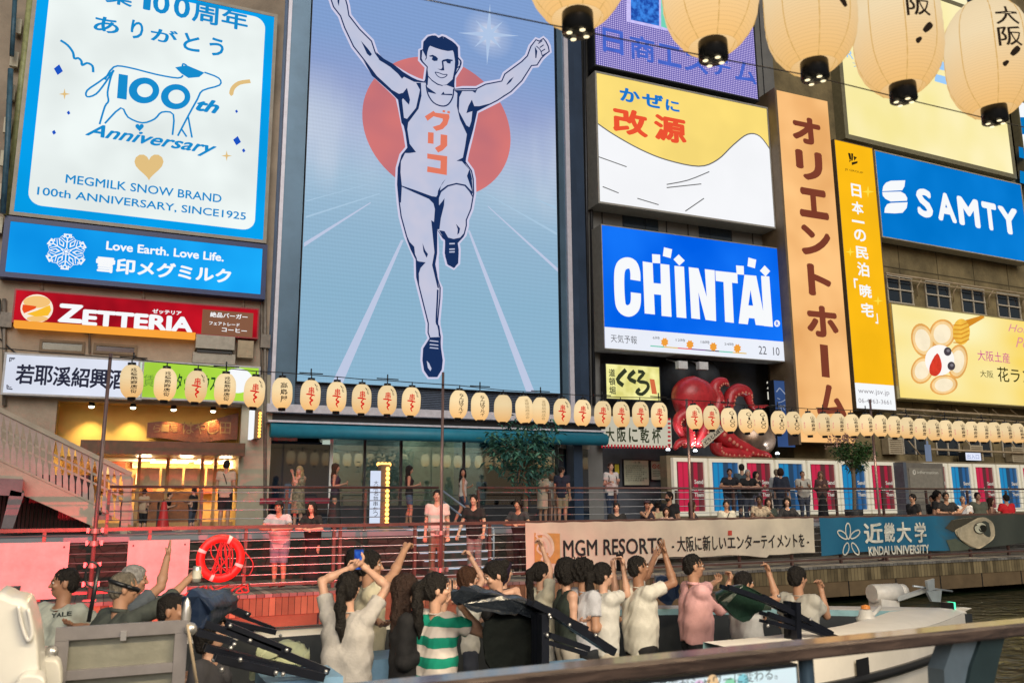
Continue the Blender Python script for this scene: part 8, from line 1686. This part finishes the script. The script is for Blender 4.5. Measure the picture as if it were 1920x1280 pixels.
def phone(at, fw, label, lit=None):
    at = Vector(at); f = Vector(fw).normalized(); r = f.cross(Vector((0, 0, 1))).normalized() * .038; u = Vector((0, 0, .078)); n = f * .005
    mb = MB(); mb.box8([at - r - u - n, at + r - u - n, at + r - u + n, at - r - u + n, at - r + u - n, at + r + u - n, at + r + u + n, at - r + u + n]); o = thing('phone', label, 'phone', at); part('case', mb, M_black, o)
    mb = MB(); k = n * 1.15; r2 = r * .88; u2 = u * .92; mb.quad(at - r2 - u2 - k, at + r2 - u2 - k, at + r2 + u2 - k, at - r2 + u2 - k); part('screen', mb, lit or emi('phone_screen', (40, 70, 170), 1, .3, 20, (60, 110, 200)), o); return o
def stripes(name, c1, c2, per, off=0):
    m, n, b = nodes_mat(name); b.inputs['Roughness'].default_value = .85; tc = n.nodes.new('ShaderNodeTexCoord'); sp = n.nodes.new('ShaderNodeSeparateXYZ'); n.links.new(tc.outputs['Object'], sp.inputs[0]); nz = n.nodes.new('ShaderNodeTexNoise'); nz.inputs['Scale'].default_value = 6; n.links.new(tc.outputs['Object'], nz.inputs['Vector'])
    a = n.nodes.new('ShaderNodeMath'); a.operation = 'MULTIPLY_ADD'; a.inputs[1].default_value = .045; n.links.new(nz.outputs['Fac'], a.inputs[0]); n.links.new(sp.outputs['Z'], a.inputs[2])
    d = n.nodes.new('ShaderNodeMath'); d.operation = 'MULTIPLY_ADD'; d.inputs[1].default_value = 1 / per; d.inputs[2].default_value = off; n.links.new(a.outputs[0], d.inputs[0]); f = n.nodes.new('ShaderNodeMath'); f.operation = 'FRACT'; n.links.new(d.outputs[0], f.inputs[0]); g = n.nodes.new('ShaderNodeMath'); g.operation = 'GREATER_THAN'; g.inputs[1].default_value = .5; n.links.new(f.outputs[0], g.inputs[0])
    x = n.nodes.new('ShaderNodeMix'); x.data_type = 'RGBA'; x.inputs['A'].default_value = c1 + (1,); x.inputs['B'].default_value = c2 + (1,); n.links.new(g.outputs[0], x.inputs['Factor']); n.links.new(x.outputs['Result'], b.inputs['Base Color']); return m
def patt(name, c1, c2, sc): return mat('cloth_' + name, tuple((a + b) / 2 for a, b in zip(c1, c2)), .85, var=.75, scale=sc)
BLK = (.012, .012, .014); BRN = (.035, .016, .009); WHT = (.62, .61, .57); NVY = (.015, .02, .04)
BO = -.6; gB = 'people aboard the tour boat'; ZL = -.2
# ---- on the boat
p = person('woman in a loose grey tee with a long black ponytail raising a phone', 655, 1070, 6.3, BO, face=12, nod=8, female=True, hair='pony', top=('tee', (.44, .42, .40)), bottom=('wide', (.10, .10, .10)), arms=((664, 1052, .12, 'hold', (-1, -.2, 0)), (683, 1052, .12, 'hold', (1, -.2, 0))), detail=1, group=gB, zlow=ZL, hem=.2, fat=1.12)
phone(np.array(onY(673, 1048, 6.44)), FHn, 'phone with a blue screen held up by the woman with the long ponytail')
p = person('smiling man in a cream tee and patterned green shorts raising his right fist high', 694, 1030, 7.0, BO, face=78, look=85, sk='mid', hair='short', top=('tee', (.58, .54, .40)), bottom=('short', (.05, .09, .05), patt('green_check', (.02, .05, .02), (.12, .16, .10), 26)), arms=((712, 1172, -.35, 'relax'), (766, 1022, .1, 'fist', (1, -.8, 0))), detail=1, group=gB, zlow=ZL, fat=1.08)
person('person with a black hood of hair partly hidden behind the man in the cream tee', 672, 1026, 7.75, BO, face=60, sk='mid', hair='bob', top=('tee', BLK), detail=0, group=gB, zlow=ZL)
person('woman in a long black dress with wavy dark hair facing right', 762, 1075, 6.15, BO, face=80, female=True, hair='long', hcol=(.03, .016, .012), top=('shirt', (.008, .008, .010)), bottom=('maxi', (.008, .008, .010)), arms=('bent', 'bent'), detail=1, group=gB, zlow=ZL, fat=1.05)
p = person('woman in a green and white striped tee with black hair tied back', 818, 1072, 5.95, BO, face=48, look=70, female=True, hair='pony', top=('tee', WHT, stripes('green_white_stripes', (.66, .60, .55), (.0, .26, .17), .135)), bottom=('long', (.10, .10, .12)), arms=((845, 1112, .5, 'hold', (0, -1, 0)), (873, 1128, -.1, 'fist', (.6, -1, 0))), detail=1, group=gB, zlow=ZL, hem=.22, fat=1.1)
phone(np.array(onY(848, 1106, 6.3)), RTn, 'black phone held upright beside the black canopy cloth', M_black)
mb = MB(); a_, b_ = onY(870, 1130, 5.83), onY(893, 1112, 5.83); mb.tube([a_, b_], .006, 6); single('pen', mb, M_white, 'thin white stick in the fist of the woman in stripes', 'stick', a_)
person('woman with straight brown hair and a white blouse raising a fist toward the stair', 878, 1062, 7.7, BO, face=78, female=True, hair='bob', hcol=(.06, .026, .014), top=('blouse', WHT), arms=('bent', (885, 1040, .05, 'fist', (1, -.7, 0))), detail=1, group=gB, zlow=ZL)
person('smiling woman in a sleeveless black top leaning over the black canopy cloth', 922, 1052, 6.75, BO, face=225, look=250, nod=-22, lean=14, female=True, hair='bun', top=('tank', BLK), arms=((905, 1110, -.25, 'relax', (1, -.3, 0)), (985, 1150, -.1, 'relax', (1, 0, 0))), detail=1, group=gB, zlow=ZL)
person('person with purplish black hair just behind the leaning woman', 942, 1048, 7.55, BO, face=70, hair='bob', hcol=(.022, .012, .03), top=('tee', BLK), detail=0, group=gB, zlow=ZL)
person('slim woman in a pale ribbed top raising her arm before the banner emblem', 1014, 1052, 7.6, BO, face=60, female=True, hair='pony', top=('blouse', (.56, .53, .42)), bottom=('long', WHT), arms=('bent', (1017, 1022, .1, 'fist', (1, -.3, 0))), detail=1, group=gB, zlow=ZL)
person('woman with a black bob in a sleeveless black blouse and pale trousers', 1062, 1046, 7.05, BO, face=72, nod=-18, female=True, hair='bob', top=('tank', (.02, .03, .024)), bottom=('long', (.46, .42, .36)), arms=((1092, 1170, -.2, 'relax', (-.4, -1, 0)), 'bent'), detail=1, group=gB, zlow=ZL, hem=.02)
person('person with short black hair in a grey white tee and dark trousers', 1094, 1049, 6.95, BO, face=62, hair='curly', sk='mid', top=('tee', (.50, .51, .56)), bottom=('long', (.014, .017, .022)), arms=('bent', 'bent'), detail=1, group=gB, zlow=ZL, hem=.04)
p = person('woman in a white tee with a low ponytail filming with both hands', 1130, 1053, 6.85, BO, face=70, nod=5, female=True, hair='pony', top=('tee', WHT), bottom=('wide', (.52, .47, .38)), arms=((1154, 1062, .25, 'hold', (.2, -1, 0)), (1172, 1060, .05, 'hold', (.4, -1, 0))), detail=1, group=gB, zlow=ZL, hem=.08)
phone(np.array(onY(1162, 1054, 6.98)), RTn + FHn, 'dark phone held by the woman with the low ponytail', M_black)
person('sturdy man in a white tee with both arms flung up toward the banner', 1196, 1039, 6.75, BO, face=68, look=75, nod=6, sk='tan', hair='crop', top=('tee', (.64, .62, .55)), bottom=('long', BLK), arms=((1231, 1040, .35, 'open', (.8, -.6, 0)), (1252, 1036, -.1, 'open', (1, -.8, 0))), detail=1, group=gB, zlow=ZL, fat=1.1, hem=.12)
p = person('man with glasses in a pink shirt tugging the green black canopy cloth', 1299, 1036, 6.6, BO, face=80, sk='mid', hair='crop', top=('shirt', (.72, .40, .41)), bottom=('long', (.014, .02, .03)), arms=((1350, 1090, .4, 'fist', (.2, -1, 0)), (1372, 1094, -.1, 'fist', (.1, -1, 0))), detail=1, group=gB, zlow=ZL, fat=1.1, glasses=True, hem=.03)
person('man in a pale tee behind the green black cloth pointing to the right', 1394, 1070, 6.4, BO, face=70, sk='mid', hair='short', top=('tee', (.46, .46, .46)), bottom=('long', (.3, .3, .3)), arms=('bent', (1446, 1070, -.1, 'point', (.6, -.5, 0))), detail=1, group=gB, zlow=ZL, hem=.3)
person('man with thick black hair in a grey work shirt at the steering place', 1494, 1060, 6.25, BO, face=52, look=60, sk='mid', hair='short', top=('tee', (.42, .41, .37)), bottom=('long', BLK), arms=('bent', (1543, 1104, -.05, 'fist', (.2, -1, 0))), detail=1, group=gB, zlow=ZL, fat=1.05)
p = person('seated man in a pale university tee and lime shorts turned to the left', 126, 1062, 7.6, BO, face=200, look=245, lean=-4, sk='tan', hair='crop', top=('tee', (.38, .41, .36)), bottom=('short', (.34, .52, .04)), arms=((152, 1178, -.2, 'relax', (.6, -1, 0)), 'down'), detail=1, group=gB, fat=1.12, hem=.2)
mb = MB()
PT = Plane(100, 7.3, -8)
for i, ch in enumerate('YALE'): text_px(mb, PT, ch, (97 + i * 9.6, 1149 - i * 1.2), (105.5 + i * 9.6, 1157 - i * 1.2), .03, bold=.03)
co = np.array(mb.v); bod = [c for c in p['t'].children if c.name.startswith('shirt')][0]
dg = bpy.context.evaluated_depsgraph_get(); dg.update(); nv = []
for q in co:                                     # lay the letters on the shirt
    o_ = Vector((0, 0, EYE)); dv = (Vector(q) - o_).normalized(); hit, loc_, nrm, ix = bod.ray_cast(o_ - Vector(p['t'].location), dv); nv.append(tuple(loc_ + Vector(p['t'].location) - dv * .006) if hit else tuple(q))
mb.v = nv; part('lettering', mb, cloth_mat('print', (.02, .03, .03)), p['t'])
p = person('man in a grey green vest and cap strap holding a can out', 240, 1070, 6.9, BO, face=40, look=55, nod=-5, lean=8, sk='mid', hair='crop', hcol=(.16, .14, .11), top=('shirt', (.055, .065, .058)), bottom=('long', BLK), arms=((225, 1190, .3, 'relax'), (362, 1080, .1, 'hold', (0, -1, 0))), detail=1, group=gB, fat=1.3)
mb = MB(); q = onY(369, 1076, 6.97); mb.lathe([(.0, .06), (.026, .06), (.032, .05), (.032, -.05), (.027, -.058), (0, -.058)], q, 14); mb.lathe([(.0325, .03), (.0325, -.03)], q, 14, 1); single('drink_can', mb, [mat('can_silver', (.55, .54, .5), .3, .6), mat('can_label', (.62, .60, .50), .5)], 'pale drink can held out by the man in the vest', 'can', q)
mb = MB(); hc, hs = p['head'], p['s']
mb.tube([hc + (p['AX'][0] * math.cos(a) * .086 + p['AX'][1] * math.sin(a) * .104) * hs + p['AX'][2] * (.02 - .03 * math.sin(a)) * hs for a in [k * 2 * math.pi / 20 for k in range(21)]], .016, 6); part('cap_strap', mb, M_black, p['t'])
person('grey haired man behind the vest wearer waving an open hand', 254, 1058, 7.7, BO, face=60, sk='mid', hair='short', hcol=(.30, .29, .28), top=('tee', (.10, .12, .14)), arms=('down', (318, 1040, .1, 'open', (.5, -.8, 0))), detail=1, group=gB, zlow=ZL)
person('passenger with dark hair sitting low behind the canopy arms', 398, 1146, 6.2, BO - .3, face=95, hair='bob', top=('tee', (.05, .05, .06)), arms=('bent', 'bent'), detail=0, group=gB, zlow=ZL, female=True)
person('passenger in a dim grey blue shirt bowed at the left of the canopy arms', 340, 1112, 6.4, BO - .15, face=85, lean=20, hair='crop', sk='tan', top=('tee', (.16, .20, .26)), arms=('bent', 'bent'), detail=0, group=gB, zlow=ZL)
# ---- on the lower quay deck
gD = 'onlookers on the lower quay deck'
person('man in a black cap and pinkish tee leaning his forearms on the quay railing', 522, 938, 16.75, 0, face=188, lean=14, cap=BLK, sk='mid', top=('tee', (.46, .42, .46)), bottom=('short', (.20, .21, .28)), arms=('rail', 'rail'), group=gD, fat=1.15, shoes=(.06, .01, .01), hem=.2)
person('long haired woman in black with crossed arms on the quay railing', 584, 940, 16.75, 0, face=190, lean=12, female=True, hair='long', top=('tee', (.010, .010, .012)), bottom=('maxi', (.010, .009, .011)), arms=('rail', 'rail'), group=gD)
person('young man in a pale pink tee and brown trousers standing behind the stair pole', 820, 917, 17.15, 0, face=184, sk='light', top=('tee', (.66, .55, .52)), bottom=('long', (.20, .12, .09)), arms=('down', 'down'), group=gD, shoes=(.5, .45, .42))
person('man in a black polo shirt with hands on the quay railing before the stair', 888, 926, 16.95, 0, face=196, lean=6, top=('tee', (.012, .013, .016)), bottom=('long', (.20, .20, .20)), arms=('lean', 'lean'), group=gD)
person('man in dark clothes resting his arms on the railing beside the cream banner', 970, 936, 16.85, 0, face=200, lean=14, hair='curly', sk='mid', top=('tee', (.03, .03, .036)), bottom=('long', BLK), arms=('rail', 'rail'), group=gD)
z2 = .5
for lab, u, v, Y, kw in (
    ('boy in a black shirt looking over the cream banner', 1156, 942, 17.0, dict(top=('tee', BLK), arms=('down', 'down'))),
    ('woman in a dark cap and purple top raising an arm behind the cream banner', 1213, 936, 17.2, dict(female=True, cap=(.05, .03, .04), top=('tank', (.03, .02, .03)), arms=('bent', (1222, 952, -.2, 'relax')), sk='mid')),
    ('woman with tied black hair in a pale yellow top with her back to the water', 1232, 937, 17.6, dict(face=10, female=True, hair='bun', top=('tank', (.46, .40, .26)), arms=('down', 'down'))),
    ('girl with brown hair in a pink top low behind the banner', 1249, 951, 17.0, dict(female=True, hair='bob', hcol=BRN, top=('tee', (.44, .30, .28)))),
    ('bearded man in a black tee turned to the left above the banner', 1254, 921, 17.8, dict(face=215, look=240, sk='mid', beard=True, top=('tee', BLK), fat=1.1)),
    ('long haired woman with bare shoulders beside the grey pole', 1298, 939, 17.2, dict(face=100, female=True, hair='long', hcol=BRN, top=('tank', (.03, .025, .03)), sk='tan')),
    ('young man in a white shirt with a dark strap looking over the banner', 1361, 937, 17.0, dict(top=('tee', (.56, .54, .46)), sk='mid', strap=True)),
    ('man in a plaid shirt with a white bag writing on the railing', 1424, 928, 17.1, dict(face=165, look=205, lean=8, sk='dark', top=('tee', (.36, .30, .22), patt('plaid', (.14, .10, .07), (.56, .48, .36), 14)), arms=('rail', 'rail'))),
    ('woman with loose dark hair behind the plaid shirt man', 1440, 933, 17.7, dict(female=True, hair='long', hcol=BRN, top=('tee', (.06, .08, .07)))),
    ('woman in a black long sleeved shirt gazing left with folded hands', 1475, 932, 17.0, dict(female=True, look=200, hair='bob', top=('shirt', (.014, .014, .018)), arms=('rail', 'rail'))),
    ('young man in black in profile above the blue banner', 1710, 925, 17.2, dict(face=250, top=('tee', BLK), sk='mid')),
    ('dark haired man partly hidden behind the two friends in black', 1747, 927, 18.0, dict(face=250, top=('tee', BLK), sk='mid')),
    ('man with bushy black hair leaning behind the man in sunglasses', 1757, 920, 17.8, dict(face=150, hair='curly', top=('tee', BLK), sk='mid')),
    ('man in a black tee and sunglasses leaning on the railing over the fish picture', 1773, 922, 17.0, dict(lean=6, top=('tee', (.014, .014, .016)), arms=('rail', 'rail'), sk='mid', glasses=True, fat=1.1)),
    ('bald older man in a white tee eating above the fish picture', 1804, 929, 17.1, dict(face=195, hair='crop', hcol=(.25, .22, .19), top=('tee', (.60, .60, .60)), arms=('bent', (1812, 950, -.2, 'hold')), sk='mid', fat=1.15)),
    ('man in a grey tee standing behind the older man', 1832, 922, 17.6, dict(top=('tee', (.10, .11, .08)), sk='mid', fat=1.1)),
    ('woman with long reddish hair beside the red tee', 1857, 932, 17.5, dict(face=120, female=True, hair='long', hcol=BRN, top=('tank', (.48, .30, .24)))),
    ('broad man in a bright red tee seen from behind at the far right', 1885, 926, 17.0, dict(face=-8, top=('tee', (.58, .012, .02)), sk='light', fat=1.2, arms=('lean', 'lean')))):
    k = dict(face=185, group=gD, zlow=.35); k.update(kw); person(lab, u, v, Y, 0, **k)
# ---- on the promenade above
gU = 'passers by on the upper promenade'
person('blonde woman in a floral dress with one hand at her head before the dark glass', 562, 873, 21.6, PROM_Z, face=195, female=True, hair='long', hcol=(.42, .30, .15), sk='light', top=('dress', (.2, .16, .1), patt('floral', (.04, .035, .03), (.46, .38, .24), 17)), bottom=('none', BLK), arms=((546, 888, 0, 'relax', (-1, -.6, 0)), 'down'), group=gU)
person('long haired woman in a dark dress with a black bag walking right', 630, 868, 21.2, PROM_Z, face=88, female=True, hair='long', hcol=(.05, .025, .014), sk='mid', top=('tank', (.05, .03, .05)), bottom=('maxi', (.035, .035, .035)), arms=('bent', 'bent'), group=gU)
person('woman in a black top and denim shorts looking at her phone', 768, 872, 21.4, PROM_Z, face=85, nod=-12, female=True, hair='long', sk='mid', top=('tank', BLK), bottom=('mini', (.06, .12, .19)), arms=('bent', 'bent'), group=gU, stride=.06)
person('woman in a white top striding with one foot lifted behind her', 868, 877, 21.2, PROM_Z, face=80, look=170, female=True, hair='long', sk='mid', top=('tank', (.56, .54, .50)), bottom=('mini', (.05, .08, .12)), arms=('bent', 'down'), group=gU, stride=.22, shoes=(.5, .48, .45))
person('woman in a cream dress with her back turned, by the slim tree', 1017, 880, 20.9, PROM_Z, face=30, female=True, hair='bun', hcol=BRN, sk='mid', top=('dress', (.50, .45, .34)), bottom=('none', BLK), group=gU, hem=.42)
person('woman with a pale bag close behind the cream dress', 1036, 886, 21.6, PROM_Z, face=40, female=True, hair='bob', hcol=(.2, .12, .07), top=('blouse', (.5, .48, .42)), bottom=('mini', (.3, .25, .2)), group=gU)
person('man in a navy tee and khaki shorts with his back turned by the glass', 1053, 873, 21.2, PROM_Z, face=15, look=60, sk='mid', top=('tee', NVY), bottom=('short', (.30, .24, .15)), group=gU, shoes=(.4, .38, .35))
person('woman in a white tee and jeans with a backpack before the notice board', 1145, 866, 20.9, PROM_Z, face=165, female=True, hair='bun', hcol=BRN, sk='light', top=('tee', (.62, .58, .56)), bottom=('long', (.025, .04, .08)), arms=('bent', 'bent'), group=gU, fat=1.15, pack=True)
person('customer in a beige shirt and black shorts facing the noodle shop door', 426, 862, 22.6, PROM_Z, face=-5, top=('tee', (.42, .38, .28)), bottom=('short', BLK), sk='mid', arms=('bent', 'bent'), group=gU, shoes=(.2, .2, .2), strap=True)
person('seated diner in a pale top with her back to the promenade', 272, 916, 23.2, PROM_Z - .1, face=5, female=True, hair='bun', top=('tee', (.5, .36, .24)), bottom=('long', BLK), arms=('bent', 'bent'), group='diners in the noodle shop')
person('diner in black in profile at the right noodle shop table', 364, 914, 23.2, PROM_Z - .1, face=280, top=('tee', BLK), arms=('bent', 'bent'), group='diners in the noodle shop')
person('diner in dark clothes bent over the left noodle shop table', 322, 922, 23.3, PROM_Z - .15, face=80, lean=20, top=('tee', BLK), arms=('bent', 'bent'), group='diners in the noodle shop')
for lab, u, v, Y, kw in (
    ('burly man in a black tee, leftmost of the group leaning on the promenade railing', 1368, 878, 19.5, dict(lean=16, sk='mid', top=('tee', (.012, .014, .022)), arms=('rail', 'rail'), fat=1.2)),
    ('man with black hair turned away behind the two leaning men', 1390, 869, 20.4, dict(face=10, top=('tee', (.05, .08, .10)))),
    ('grey haired man in a black tee leaning on the promenade railing', 1402, 880, 19.5, dict(lean=16, hair='short', hcol=(.40, .38, .36), top=('tee', (.010, .010, .012)), arms=('rail', 'rail'), fat=1.2)),
    ('woman in black with bare arms at the right of the leaning group', 1417, 883, 19.9, dict(female=True, face=150, hair='bob', top=('tank', BLK), bottom=('skirt', (.12, .10, .14)), arms=('bent', 'bent'))),
    ('person in a dark navy jacket with back turned to the canal', 1463, 877, 20.2, dict(face=25, hair='bob', hcol=BRN, top=('shirt', (.02, .026, .045)))),
    ('person in a pale coat just behind the navy jacket', 1455, 879, 20.9, dict(face=20, hcol=(.2, .15, .1), top=('shirt', (.36, .36, .36)))),
    ('stout man in a white tee with backpack straps behind the railing', 1504, 882, 19.9, dict(sk='mid', top=('tee', (.52, .50, .44)), arms=('bent', 'bent'), fat=1.25, hair='crop', pack=True)),
    ('woman in a brown veil and long black skirt holding a fan', 1538, 883, 20.2, dict(female=True, face=195, hair='veil', hcol=(.18, .10, .07), top=('shirt', (.10, .05, .045)), bottom=('maxi', (.010, .010, .012)), arms=('bent', 'bent'), sk='mid'))):
    k = dict(face=185, group=gU); k.update(kw); person(lab, u, v, Y, PROM_Z, **k)
for w_ in WARN: print('HEIGHT', w_)
